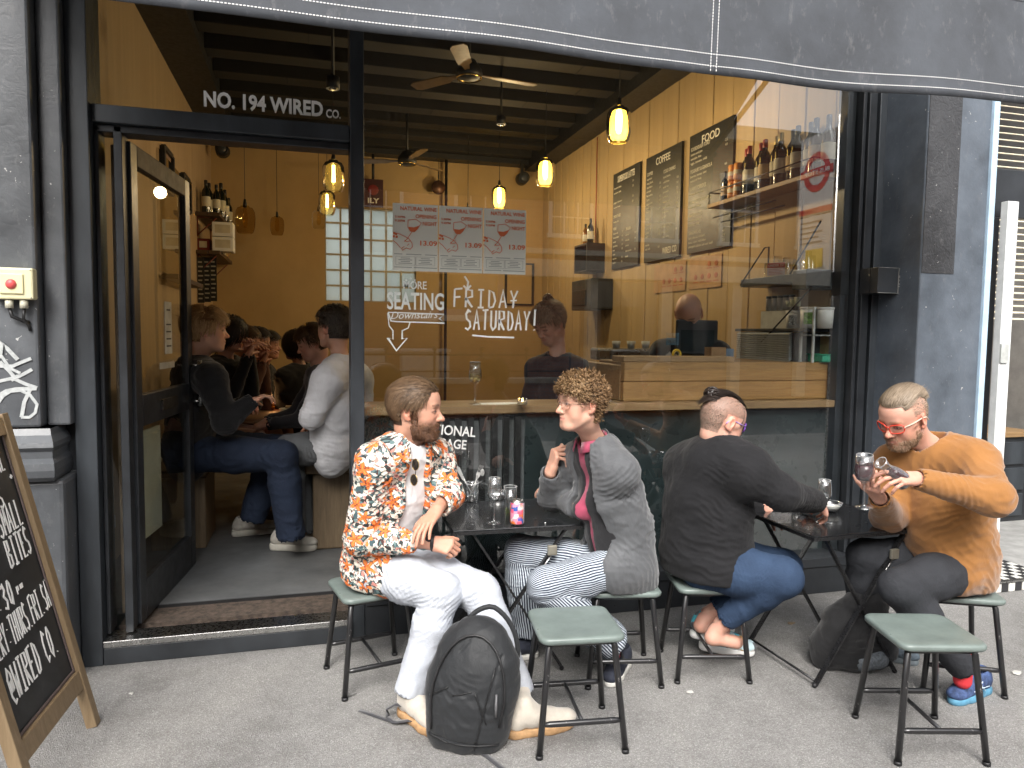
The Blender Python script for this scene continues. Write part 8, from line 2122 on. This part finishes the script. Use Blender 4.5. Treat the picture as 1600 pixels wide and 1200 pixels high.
# ================================================================ BACKPACKS
M_PACK = cloth('pack_nylon', (.020, .0215, .0235), .12, 900, .15, .55, .1, wr=.5)
M_ZIP = mat('zip_black', (.012, .012, .013), .45, var=.2)
def backpack():
    base = PZ(730, 1158, 0.0); t = thing('backpack', 'black nylon backpack standing on the pavement between the white jeans and the stool', 'backpack', (base.x, base.y, 0))
    # local frame: x right in the picture, y toward camera, z up, leaning a little
    X = D_(1, -.16); Y = D_(.16, 1) * -1; lean = .10
    M0 = Matrix(((X.x, Y.x, X.x * .08 - Y.x * lean, 0), (X.y, Y.y, X.y * .08 - Y.y * lean, 0), (0, 0, 1, 0), (0, 0, 0, 1)))
    F = Fld(.006); 
    pts = [(0, .02, .10, .145), (0, .02, .20, .162), (0.0, .01, .30, .150), (-.01, .0, .365, .112)]
    for a, b in zip(pts[:-1], pts[1:]): F.cone((a[0], a[1], a[2]), (b[0], b[1], b[2]), a[3], b[3], .05, flat=(0, 1, 0), f=.62)
    F.cone((-.075, .01, .06), (.075, .01, .06), .070, .070, .06, flat=(0, 1, 0), f=1.0)
    F.cone((0, .03, .12), (0, .025, .33), .115, .085, .04, flat=(0, 1, 0), f=.72)
    def post(D, X_, Y_, Z_): return np.maximum(D, .004 - Z_)
    v, q = F.mesh(post); v = relax(v, q, 2, .5); n = normals(v, q)
    v2 = folds(v, n, [((0.02, .10, .20), (.5, 0, 1), .11, .005, .07), ((-.08, .08, .22), (1, 0, .8), .07, .004, .05)], .006, .0006, 44)
    # panel seams pressed into the front
    def seam(pa, pb, dpt=.006, w=.0045):
        nonlocal v2
        a = np.array(pa); b = np.array(pb); w2 = v[:, [0, 2]]; ab = b - a; tt = np.clip(((w2 - a) @ ab) / (ab @ ab), 0, 1); dd = np.linalg.norm(w2 - a - tt[:, None] * ab, axis=1)
        v2 = v2 - n * (np.exp(-(dd / w) ** 2) * (v[:, 1] > .02) * dpt)[:, None]
    seam((-.155, .21), (-.085, .25)); seam((.035, .235), (.075, .15)); seam((.11, .37), (.045, .02)); seam((-.13, .065), (.13, .045)); seam((-.02, .42), (-.05, .385)); seam((.13, .30), (.15, .10), .004)
    mesh_obj('pack_body', v2 @ np.array(M0)[:3, :3].T, q, M_PACK, t)
    def onsurf(x, z, out=.0):
        dd = (v[:, 0] - x) ** 2 + (v[:, 2] - z) ** 2; m_ = dd < .0004
        return V(x, v2[m_][:, 1].max() + out if m_.any() else .03, z)
    qz = MB(); arc = [(.165 * cos(a), .08, .22 + .235 * sin(a) if a > 0 and a < 3.14 else .22) for a in np.linspace(3.13, .01, 15)] + [(.150, .08, .10)]; arc = [(-.150, .08, .10)] + arc
    arc2 = []
    for a, b in zip(arc[:-1], arc[1:]): arc2 += [tuple(V(*a).lerp(V(*b), k / 4)) for k in range(4)]
    qz.tube([M0 @ onsurf(a[0] * .86, a[2] - .01, -.001) for a in arc2], .005, 6); qz.build('zip', M_ZIP, t)
    sm_ = MB()
    for pa, pb in (((-.150, .215), (-.075, .262)), ((.030, .255), (.085, .135)), ((.095, .34), (.050, .035)), ((-.140, .070), (-.05, .050)), ((-.05, .050), (.135, .052)), ((.02, .255), (-.055, .235))):
        sm_.tube([M0 @ onsurf(pa[0] + (pb[0] - pa[0]) * k / 6, pa[1] + (pb[1] - pa[1]) * k / 6, -.0012) for k in range(7)], .0022, 5)
    sm_.build('seam', M_ZIP, t)
    q_ = MB(); q_.tube([M0 @ onsurf(.112, .25, .008), M0 @ onsurf(.116, .20, .009), M0 @ onsurf(.118, .165, .009)], [.004, .006, .005], 6); q_.build('zip_pull', mat('zip_pull_grey', (.10, .10, .105), .5), t)
    q_ = MB(); q_.tube([M0 @ V(.03 + .108 * cos(a) + .02 * (1 - a / pi), -.022 - .02 * cos(a), .385 + .135 * sin(a) - .05 * max(0, cos(a))) for a in np.linspace(pi * .93, -.1, 18)], .0105, 8); q_.build('handle', M_PACK, t)
    # straps lying on the ground
    def strap(name, pts, w=.022, th=.002):
        q_ = MB(); pts = [V(*p) for p in pts]; up = V(0, 0, 1); prev = None; vs = []
        for i, p_ in enumerate(pts):
            d = (pts[min(i + 1, len(pts) - 1)] - pts[max(i - 1, 0)]).normalized(); s_ = d.cross(up)
            s_ = s_.normalized() if s_.length > .2 else (prev or V(1, 0, 0)); prev = s_
            vs += [p_ - s_ * w / 2, p_ + s_ * w / 2]
        q_.add(vs, [(2 * i, 2 * i + 1, 2 * i + 3, 2 * i + 2) for i in range(len(pts) - 1)], True)
        o = q_.build(name, cloth('webbing', (.045, .045, .05), weave=300), t); m_ = o.modifiers.new('s', 'SOLIDIFY'); m_.thickness = th
    B = t.location
    G = lambda px, py, z=.006: PZ(px, py, z) - B
    strap('strap', [G(562, 1109), G(582, 1116), G(605, 1124), G(620, 1128, .015), G(648, 1124, .03), G(662, 1110, .05)])
    strap('strap', [G(606, 1122, .01), G(603, 1108, .04), G(618, 1100, .07), G(640, 1103, .06), G(648, 1115, .03), G(636, 1126, .012), G(615, 1128, .008), G(606, 1120, .02)], .024)
    strap('strap', [G(636, 1106, .06), G(655, 1104, .07), G(672, 1102, .08)], .03)
    strap('strap', [G(742, 1168), G(760, 1180), G(785, 1200), G(800, 1214)])
    q_ = MB(); q_.bbox((-.012, -.008, 0), (.012, .008, .022), .003); o = q_.build('buckle', M_ZIP, t); o.location = G(782, 1160, .0)
backpack()
def backpack2():
    base = P(1330, 960, 3.55); t = thing('backpack', 'slumped black backpack with grey mesh pocket under the second table', 'backpack', (base.x, base.y, 0))
    X = D_(1, 0); Y = D_(0, -1); M0 = Matrix(((X.x, Y.x, 0, 0), (X.y, Y.y, 0, 0), (0, 0, 1, 0), (0, 0, 0, 1)))
    F = Fld(.008); F.cone((-.10, 0, .09), (.12, 0, .10), .09, .10, .05); F.cone((-.04, .03, .20), (.06, .02, .30), .12, .10, .06, flat=(0, 1, 0), f=.8); F.cone((-.13, .02, .05), (.0, .06, .05), .05, .05, .04)
    v, q = F.mesh(lambda D, a, b, c: np.maximum(D, .004 - c)); n = normals(v, q); v = folds(v, n, [((0, .1, .15), (.2, 0, 1), .15, .006, .06)], .010, .0008, 50)
    mesh_obj('pack_body', v @ np.array(M0)[:3, :3].T, q, cloth('old_pack_cloth', (.014, .014, .015), .2, 500), t)
    F = Fld(.006); F.cone((.02, .085, .055), (.10, .075, .07), .045, .05, .03); v, q = F.mesh(); mesh_obj('mesh_pocket', v @ np.array(M0)[:3, :3].T, q, mat('mesh_grey', (.12, .135, .15), .8, var=.3, vscale=90, bmp=.6, bscale=300), t)
    B = t.location; q_ = MB(); q_.tube([PZ(1285, 985, .01) - B, PZ(1310, 1008, .01) - B, PZ(1345, 1035, .008) - B, PZ(1368, 1045, .008) - B], .004, 6); q_.build('cord', M_BLACK, t)
backpack2()

# ================================================================ A-BOARD
def a_board():
    far, near = V(-.85, -.64, 0), V(-.885, -1.25, 0)
    t = thing('chalkboard_sign', 'wooden A-board with black chalkboard lettered in white at the lower left', 'sign', near)
    ux = (far - near).normalized(); nrm = V(ux.y, -ux.x, 0); lean = R(13.2); up = (V(0, 0, 1) * cos(lean) - nrm * sin(lean)).normalized(); nz = ux.cross(up)
    M0 = Matrix(((ux.x, up.x, nz.x, 0), (ux.y, up.y, nz.y, 0), (ux.z, up.z, nz.z, 0), (0, 0, 0, 1)))
    W = (far - near).length - .05; H = 1.20
    mw = wood('sign_timber', (.30, .215, .125), (.17, .115, .06), 2, 1.2, bmp=.4)
    def bar(name, a, b, m_=mw):
        q = MB(); q.box(a, b); return q.build(name, m_, t, .003, M=M0)
    bar('upright', (0, 0, -.02), (.048, H + .1, .02)); bar('upright', (W, 0, -.02), (W + .048, H + .1, .02))
    bar('bottom_rail', (.049, .17, -.016), (W - .001, .245, .016)); bar('top_rail', (.049, H + .02, -.016), (W - .001, H + .09, .016))
    q = MB(); q.box((.045, .24, -.012), (W + .004, H + .03, -.004))
    cb, nt, b = _mat('chalkboard'); b.inputs['Roughness'].default_value = .5
    nt.links.new(ramp(nt, noise(nt, coords(nt, (1, 1, 1)), 4.5, 6, .7, 1.0), [(.35, (.010, .011, .012)), (.62, (.026, .028, .030)), (.8, (.06, .06, .062))]), b.inputs['Base Color'])
    board = q.build('blackboard', cb, t, M=M0)
    bar('inner_bead', (.048, .246, -.003), (.060, H + .02, .004), plain('bead_dark', (.09, .065, .06), .6)); bar('inner_bead', (W - .012, .246, -.003), (W - .0005, H + .02, .004), MATS['bead_dark']); bar('inner_bead', (.061, .246, -.003), (W - .013, .258, .004), MATS['bead_dark'])
    ow = wood('sign_timber_back', (.52, .29, .13), (.34, .17, .07), 2, 1.2, bmp=.3)
    for xx in (.0, W):
        q = MB(); tp = M0 @ V(xx + .024, H + .06, -.045); q.beam(tp, V(tp.x, tp.y, 0) - nrm * .30, .03, .045, (1, 0, 0)); q.build('back_leg', ow, t, .003)
    q = MB(); a = M0 @ V(.024, H + .06, -.045); z_ = lambda tp, k: tp.lerp(V(tp.x, tp.y, 0) - nrm * .30, k); b2 = M0 @ V(W + .024, H + .06, -.045); q.beam(z_(a, .82), z_(b2, .82), .02, .05); q.build('back_rail', ow, t)
    O0 = t.location + M0 @ V(0, 0, -.003); Mi = M0.inverted()
    def hit(px, py):
        r = ray(px, py); d = (O0 - CAM).dot(nz) / r.dot(nz); l = Mi @ (CAM + r * d - t.location); return V(l.x, l.y)
    q = MB(); cnt = [0]
    def row(s, pa, pb, ptop, w):
        """s runs along the board between two picked baseline points, ptop gives the letter height"""
        A, B, T = hit(*pa), hit(*pb), hit(*ptop); n_ = len(s); step = (B - A) / n_; h = max(.03, (T - B).y); wd = step.length * .80; gap = step.length * .20
        def draw(pts, w_):
            cnt[0] = (cnt[0] + 1) % 50; tmp = MB(); ribbon(tmp, pts, w_, 0); sl = step.y / step.x
            q.add([M0 @ V(v[0], v[2] + (v[0] - A.x) * sl * 0, -.0030 - v[1]) for v in tmp.v], tmp.f)
        x = A.x; y = A.y
        for ch in s:
            stroke_text(draw, ch, x, y, h, wd, 0, w, .04) if ch != ' ' else None
            x += step.length; y += step.y
    W8 = .0085
    row('NATURAL', (-38, 762), (10, 732), (8, 693), .008); row('WINES', (-36, 815), (10, 790), (9, 755), .008); row('+', (16, 752), (22, 748), (21, 738), .008)
    row('SMALL', (2, 842), (38, 816), (37, 772), W8); row('BITES', (17, 888), (52, 860), (50, 815), W8)
    row('4:30', (-8, 972), (26, 938), (24, 896), W8); row('pm', (27, 925), (38, 915), (37, 902), .006)
    row('EVERY:THURS.FRI.SAT', (-12, 1046), (85, 940), (82, 896), .0065); row('@WIRED CO.', (22, 1100), (95, 1012), (92, 958), W8)
    q.build('chalk_lettering', plain('chalk_white', (.80, .80, .78), .8), board)
a_board()

# litter
rg = random.Random(11)
for k, (a, b, s) in enumerate(((205, 1085, .012), (1078, 1082, .022), (716, 1040, .010), (1236, 975, .03), (1165, 998, .012), (1588, 1052, .03), (1275, 1030, .008))):
    q = MB(); p0 = PZ(a, b, .002); pts = [(s * (.6 + .5 * rg.random()) * cos(t), s * (.35 + .4 * rg.random()) * sin(t)) for t in np.linspace(0, 2 * pi, 8)[:-1]]
    q.add([V(x, y, rg.random() * .006) for x, y in pts] + [V(x * .9, y * .9, .008) for x, y in pts], [list(range(7))[::-1], list(range(7, 14))] + [(i, (i + 1) % 7, 7 + (i + 1) % 7, 7 + i) for i in range(7)])
    leaf = k in (1, 3); o = q.build('dead_leaf' if leaf else 'litter', mat('leaf_brown', (.22, .16, .10), .8) if k == 3 else mat('litter_grey', (.50, .49, .46), .8)); o.location = p0
    tag(o, kind='thing'); tag(o, ['white speck of litter on the pavement below the door step', 'curled pale leaf on the pavement left of the folding table foot', 'white speck beside the heel behind the backpack', 'brown dead leaf under the second table', 'pale crumb of litter behind the clogs', 'pale litter by the tiled step at the right edge', 'small white speck beside the second table leg'][k], 'leaf' if leaf else 'litter')
# ================================================================ PEOPLE INSIDE
def simple_person(label, head, hd, hf, hu, neck, chest, pelvis, sh, top, hair, arms=None, legs=None, skin=SK, scale=1.0, f=None, res=.009, topk=None, hairlen=.05, long=False, bun=False, group=None, bald=False, brow=(.05, .03, .02), hands=True, base=None, cuffpos=.95, handdir=None):
    """a seated or standing customer; head/neck/chest/pelvis are points"""
    pv = V(*pelvis); p = person(label, (pv.x, pv.y, .131 if base is None else base), group)
    J = dict(pelvis=pelvis, chest=chest, neck=neck, sL=sh[0], sR=sh[1]); n_ = V(*neck)
    for i, s in enumerate('LR'):
        a = arms[i] if arms else (V(*sh[i]) + V(0, 0, -.28) + f * .05, V(*sh[i]) + V(0, 0, -.30) + f * .28)
        J['e' + s], J['w' + s] = a
        l = legs[i] if legs else (pv + f * .42 + f.cross(V(0, 0, 1)) * (-.1 if s == 'L' else .1), pv + f * .42 + f.cross(V(0, 0, 1)) * (-.1 if s == 'L' else .1) + V(0, 0, -.42))
        J['h' + s] = pv + f.cross(V(0, 0, 1)) * (-.08 if s == 'L' else .08) + f * .04; J['k' + s], J['a' + s] = l
    h = make_head(head, hf, hu, neck, skin, scale, res=.0035, brow=brow, scalp=None)
    Fs = []
    if hands:
        for i, s in enumerate('LR'):
            F = Fld(.005); w = V(*J['w' + s]); F.cone(J['e' + s], w, .036, .028, .01)
            d = (handdir[i] if handdir else (w - V(*J['e' + s])).normalized() * .8 + V(0, 0, -.2)); hand_field(F, w, d, V(0, 0, 1) - f * .3, 1 if s == 'L' else -1, curls=(35, 40, 25), sc=1.03); Fs.append(F)
    body_mesh(p, h, trunk(J), skin, Fs); eyes(h, p)
    G = top_field(J, topk or {}, res, f); G.cone(n_, n_ + V(0, 0, .12), .068, .07, .008, sub=True)
    G.cone(pv, pv + V(0, 0, -.06), (topk or {}).get('hip', .155), .13, .04, flat=tuple(f), f=.8)
    garment('top', G, top, p, [(J['eL'], (0, 0, 1), .1, .007, .035), (J['eR'], (0, 0, 1), .1, .007, .035), (V(*pelvis) + V(0, 0, .08), (.2, 0, 1), .2, .007, .05)], .008, .001, 61)
    if not bald:
        m = lambda v, n: ((v[:, 2] > .060) | ((v[:, 1] < .040) & (v[:, 2] > .015)) | ((v[:, 1] < -.025) & (v[:, 2] > -.062))) & ~((v[:, 1] > .066) & (v[:, 2] < .078)) & ~((np.abs(v[:, 0]) > .070) & (v[:, 2] < .026) & (v[:, 1] > -.036))
        hc, hc2 = hair
        shell(h, m, .010, hc, 'hair_base', p)
        def comb(p_, n, t):
            d = np.zeros_like(p_); top_ = p_[:, 2] > .06; fr = p_[:, 1] > .0
            d[:, 1] = np.where(top_ & fr, .9, np.where(top_, -.5, -.15)); d[:, 2] = np.where(top_, -.25, -1.); d[:, 0] = np.sign(p_[:, 0]) * .2; return d
        if long:
            strands(h, m, lambda p_, n, t: np.stack([np.sign(p_[:, 0]) * .10, np.full(len(p_), -.25), np.full(len(p_), -1.)], 1) + n * (.5 if t < .3 else 0), 'hair', p, 3000, .22, 8, .004, .016, hc, hc2, seed=41, jit=.10, stick=True, lenf=lambda v: np.clip(.5 + v[:, 2] * 5, .5, 1.2))
        else: strands(h, m, comb, 'hair', p, 3200, hairlen, 5, .0036, .016, hc, hc2, seed=42, jit=.22, lenf=lambda v: np.clip((v[:, 2] + .09) / .13, .35, 1))
        if bun:
            q = MB(); bc = h['M'] @ V(0, -.07, .125); rg = random.Random(9)
            for k in range(50):
                ax = V(rg.uniform(-1, 1), rg.uniform(-1, 1), rg.uniform(-1, 1)).normalized(); a = ax.orthogonal().normalized(); b = ax.cross(a); r = rg.uniform(.018, .040); a0 = rg.random() * 6
                q.tube([bc + (a * cos(a0 + t) + b * sin(a0 + t)) * r for t in np.linspace(0, 3.6, 8)], [.001, .003, .004, .004, .004, .004, .003, .001], 5)
            q.build('bun', mat('bun_%d' % int(hc[0] * 1000), tuple(c * 1.3 for c in hc), .5, var=.4, vscale=80), p)
    return p, J, h
M_TBLK = cloth('knit_black', (.010, .010, .011)); M_WSH = cloth('white_shirt', (.60, .60, .62), weave=800, wr=.7, sheen=.1); M_NVT = cloth('navy_top', (.018, .026, .042)); M_GRT = denim('grey_trousers', (.11, .115, .12), (.07, .073, .077)); M_CRM = cloth('cream_top', (.38, .30, .22)); M_DKG = cloth('dark_grey_top', (.03, .03, .034))
DK = ((.012, .008, .006), (.04, .027, .02)); BR = ((.05, .028, .015), (.13, .075, .04)); BL = ((.22, .12, .05), (.62, .40, .19)); GR = ((.10, .075, .05), (.34, .26, .17))
UPV = V(0, 0, 1)

# blond man, back turned, at the left bench
f = D_(.95, .25)
p, J, h = simple_person('blond man in black knit and navy trousers on the left bench', P(322, 516, 4.62), 0, D_(.92, .38, -.02), UPV, P(306, 568, 4.68), P(300, 630, 4.72), P(292, 706, 4.78), (P(292, 588, 4.95), P(330, 592, 4.50)), M_TBLK, BL,
    arms=((P(340, 650, 4.95), P(375, 632, 4.85)), (P(352, 660, 4.45), P(392, 628, 4.55))), legs=((P(430, 700, 4.9), P(395, 808, 4.95)), (P(440, 712, 4.52), P(455, 836, 4.62))), scale=1.18, f=f, topk=dict(hip=.19, belly=.19, chest=.19, shoul=.085, arm=.085, elbow=.070, cuff=.048), hairlen=.065, skin=(.60, .36, .25), res=.008)
Tr = trouser_field(J, .15, .115, .092, .085, .009, .98); garment('trousers', Tr, M_NAVY, p, [(J['kR'], (1, 0, -1), .15, .008, .04), (V(*J['aR']) + V(0, 0, .08), (0, 0, 1), .15, .009, .035)], .008, .0008, 71)
for s, (hx_, tx_) in (('R', ((422, 858), (502, 860))), ('L', ((362, 838), (420, 832)))):
    hh = PZ(hx_[0], hx_[1], .133); d = (PZ(tx_[0], tx_[1], .133) - hh).normalized(); shoe('trainer', p, hh, hh + d * .31, M_SHOEW, mat('trainer_sole_cream', (.50, .48, .42), .7), L=.33, sole=.045, high=.09, bulk=1.15, ankle=V(*J['a' + s]), amp=.002, laces=mat('lace_cream', (.5, .48, .44), .8))
settle(p)
# man in white shirt on the right bench
f = D_(-.92, .30)
p, J, h = simple_person('dark haired man in white shirt and grey trousers beside the window post', P(522, 512, 4.75), 0, D_(-.86, .50, .0), UPV, P(532, 566, 4.72), P(530, 630, 4.72), P(520, 700, 4.75), (P(512, 596, 4.50), P(560, 592, 4.98)), M_WSH, ((.03, .022, .018), (.10, .08, .06)),
    arms=((P(486, 652, 4.48), P(488, 640, 4.75)), (P(570, 660, 5.0), P(500, 660, 5.0))), legs=((P(452, 700, 4.75), P(460, 830, 4.8)), (P(465, 700, 5.0), P(475, 830, 5.0))), scale=1.12, f=f, topk=dict(hip=.165, belly=.165, chest=.185, shoul=.085, arm=.082, elbow=.070, cuff=.052, cuffpos=.5), hairlen=.035, skin=(.52, .30, .21), res=.008)
Tr = trouser_field(J, .115, .105, .085, .07, .009, .98); garment('trousers', Tr, M_GRT, p, [(J['hL'], (1, 0, 0), .15, .008, .04)], .007, .0008, 72)
q = MB(); pv = V(*J['pelvis']) + V(0, 0, .035); sd = f.cross(V(0, 0, 1)); q.tube([pv + f * .115 * cos(a) + sd * .155 * sin(a) for a in np.linspace(0, 2 * pi, 25)[:-1]], .014, 6, closed=True); q.build('belt', M_BLACK, p)
settle(p)
def diner(label, px, py, d, fa, fb, top, hair, lean=0.0, sc=1.05, skin=SK, long=False, arms=None, tilt=0.0, hands=True, bun=False):
    f = D_(fa, fb); H = P(px, py, d); c = V(*H) - f * (.03 + lean * .3); nk = c + V(0, 0, -.19 * sc) - f * .02; ch = nk + V(0, 0, -.22) - f * (.02 + lean * .2); pe = ch + V(0, 0, -.30) - f * (.05 + lean * .25); sd = f.cross(V(0, 0, 1))
    sl, sr = nk - sd * .17 + V(0, 0, -.07), nk + sd * .17 + V(0, 0, -.07)
    p, J, h = simple_person(label, H, 0, (f + V(0, 0, tilt)).normalized(), UPV, nk, ch, pe, (sl, sr), top, hair, arms=arms(sl, sr, f, sd, H) if arms else None, scale=sc, f=f, skin=skin, long=long, hands=hands, res=.011, bun=bun)
    settle(p); return p
up_hand = lambda sl, sr, f, sd, H: ((sl + f * .12 + V(0, 0, -.26), H + f * .12 + V(0, 0, -.14) - sd * .05), (sr + f * .14 + V(0, 0, -.28), H + f * .16 + V(0, 0, -.16) + sd * .03))
flat = lambda sl, sr, f, sd, H: ((sl + f * .16 + V(0, 0, -.27), sl + f * .36 + V(0, 0, -.30) + sd * .08), (sr + f * .16 + V(0, 0, -.27), sr + f * .36 + V(0, 0, -.30) - sd * .08))
diner('woman with sleek dark hair raising a glass, beyond the blond man', 360, 522, 5.3, .9, -.25, M_TBLK, DK, skin=(.60, .38, .30), long=True, arms=up_hand, tilt=-.15)
diner('bald looking man leaning his chin on his hands, third along the left bench', 385, 536, 5.9, .9, -.2, cloth('rust_top', (.10, .045, .03)), BR, arms=up_hand, tilt=-.1, skin=(.5, .28, .2))
diner('dark haired diner half hidden behind the man leaning on his hands', 403, 536, 6.4, .9, -.1, M_DKG, DK, skin=(.5, .3, .22))
diner('woman with pinned up dark hair looking right at the far end of the left bench', 418, 540, 6.6, 1, .05, M_TBLK, DK, skin=(.48, .28, .2), bun=True)
diner('dark haired diner facing away at the far right of the inside table', 462, 540, 6.3, -.8, .5, M_TBLK, DK, long=True, skin=(.5, .3, .22))
diner('young brown haired man looking down beside the man in white', 488, 536, 5.3, -.85, -.35, M_DKG, BR, tilt=-.35, skin=(.60, .36, .27), arms=flat)
# woman with a messy bun standing beyond the ledge
f = D_(-.55, -.80)
H = P(858, 505, 4.95); nk = P(872, 562, 5.0); ch = P(872, 630, 5.05); pe = P(875, 735, 5.1); sd = f.cross(V(0, 0, 1))
p, J, h = simple_person('woman in navy top with a messy grey-blonde bun standing behind the ledge', H, 0, D_(-.60, -.62, -.55), D_(.0, 0, 1), nk, ch, pe, (nk - sd * .17 + V(0, 0, -.08), nk + sd * .17 + V(0, 0, -.08)), M_NVT, GR, scale=1.12, f=f, skin=(.55, .33, .25), bun=True, topk=dict(hip=.17, belly=.165, chest=.175, shoul=.08), res=.009,
    arms=((nk - sd * .22 + V(0, 0, -.36) + f * .05, nk - sd * .12 + V(0, 0, -.5) + f * .24), (nk + sd * .22 + V(0, 0, -.36) + f * .05, nk + sd * .12 + V(0, 0, -.5) + f * .24)), legs=((pe - sd * .1 + V(0, 0, -.28), pe - sd * .1 + V(0, 0, -.62)), (pe + sd * .1 + V(0, 0, -.28), pe + sd * .1 + V(0, 0, -.62))))
q = MB(); q.tube([nk + (f * cos(a) + sd * sin(a)) * .078 + V(0, 0, .012 - .02 * cos(a)) for a in np.linspace(0, 2 * pi, 25)[:-1]], .006, 6, closed=True); q.build('collar_edge', plain('piping_pale', (.45, .47, .5), .7), p)
settle(p)
# bald barista
f = D_(-.30, -.95)
H = P(1076, 490, 5.15); nk = P(1078, 545, 5.25); ch = P(1075, 600, 5.3); pe = P(1075, 690, 5.35); sd = f.cross(V(0, 0, 1))
p, J, h = simple_person('bald man in dark top with a pale towel over his shoulder behind the till', H, 0, D_(-.28, -.72, -.62), D_(.0, 0, 1), nk, ch, pe, (nk - sd * .19 + V(0, 0, -.03), nk + sd * .19 + V(0, 0, -.03)), M_DKG, DK, scale=1.16, f=f, skin=(.56, .34, .25), bald=True, topk=dict(hip=.17, belly=.17, chest=.18, shoul=.085), res=.009, hands=False,
    arms=((nk - sd * .26 + V(0, 0, -.30), nk - sd * .15 + V(0, 0, -.42) + f * .22), (nk + sd * .26 + V(0, 0, -.30), nk + sd * .15 + V(0, 0, -.42) + f * .22)), legs=((pe - sd * .1 + V(0, 0, -.35), pe - sd * .1 + V(0, 0, -.72)), (pe + sd * .1 + V(0, 0, -.35), pe + sd * .1 + V(0, 0, -.72))))
settle(p)
t = thing('towel', 'pale grey towel hanging over the bald man\'s right shoulder', 'towel', (nk.x, nk.y, nk.z)); g = []
for i in range(8):
    w_ = (i / 7 - .5) * .10; row_ = []
    for j in range(12):
        a = j / 11; row_.append(sd * (.11 + w_) + f * (.02 + .125 * sin(min(a * 2.4, 1.5)) - (.0)) + V(0, 0, .045 - .5 * max(0, a - .15) - .02 * abs(w_) * 8) + f * .006 * sin(i * 2.1 + j))
    g.append(row_)
sheet_mesh('cloth', g, cloth('towel_grey', (.42, .42, .40)), t, .006)
q = MB(); 
for k in range(10): q.box((-.004, -.001, -.10 - .03 * k), (.004, .001, -.115 - .03 * k))
for v_ in range(len(q.v)): a = V(*q.v[v_]); q.v[v_] = tuple(sd * (.12 + a.x) + f * .158 + V(0, 0, a.z))
q.build('print', M_BLACK, t)

# things on the inside table
def tabt(px, py): return PZ(px, py, TB.z + .001)
for k, (px, py, lab) in enumerate(((400, 632, 'leftmost wine glass on the inside table, by the blond man'), (415, 628, 'second wine glass from the left on the inside table'), (432, 634, 'wine glass in front of the burning candle'), (446, 628, 'right hand wine glass on the inside table'))):
    wine_glass('wine_glass', lab, tabt(px, py), .22, .036) if 'wine_glass' in globals() else None
t = thing('candle', 'small burning candle in a glass on the inside table', 'candle', tabt(424, 640))
q = MB(); q.lathe([(0, .001), (.03, .001), (.036, .06), (.034, .06), (.028, .008), (0, .006)], n=18); q.build('holder', glass('candle_amber', (.95, .6, .25), 2), t)
q = MB(); q.lathe([(0, .008), (.026, .009), (.028, .03), (0, .03)], n=16); q.build('wax', MATS['wax'], t); q = MB(); q.ball((0, 0, .045), (.006, .006, .014), 8, 6); q.build('flame', MATS['flame'], t)
ld = bpy.data.lights.new('flame_light', 'POINT'); ld.energy = 1.2; ld.color = (1, .5, .18); ld.shadow_soft_size = .02; lo = bpy.data.objects.new('flame_light', ld); C.objects.link(lo); lo.parent = t; lo.location = (0, 0, .09)
for k in range(3):
    t = thing('plate', ['bottom', 'middle', 'top'][k] + ' white plate of the small stack at the right of the inside table', 'plate', tabt(456, 645) + V(0, 0, .012 * k)); q = MB(); q.lathe([(0, .001), (.06, .001), (.10, .010), (.098, .012), (.06, .004), (0, .004)], n=28); q.build('rim_and_well', M_GREYW, t)
q = MB(); q.bbox((-.05, -.035, 0), (.05, .035, .02), .006); o = q.build('bread_slice', mat('bread', (.42, .28, .15), .8, var=.3, vscale=40)); o.location = tabt(456, 645) + V(0, 0, .038); tag(o, 'slice of bread on the top plate inside', 'bread')
# steel band in the mat

c = PZ(742, 632, ZL + .002); wine_glass('wine_glass', 'tall glass of white wine standing on the napkin on the window ledge', (c.x, c.y, ZL + .004), .235, .036, None, M_WW, .55)
c = P(860, 600, 4.2)
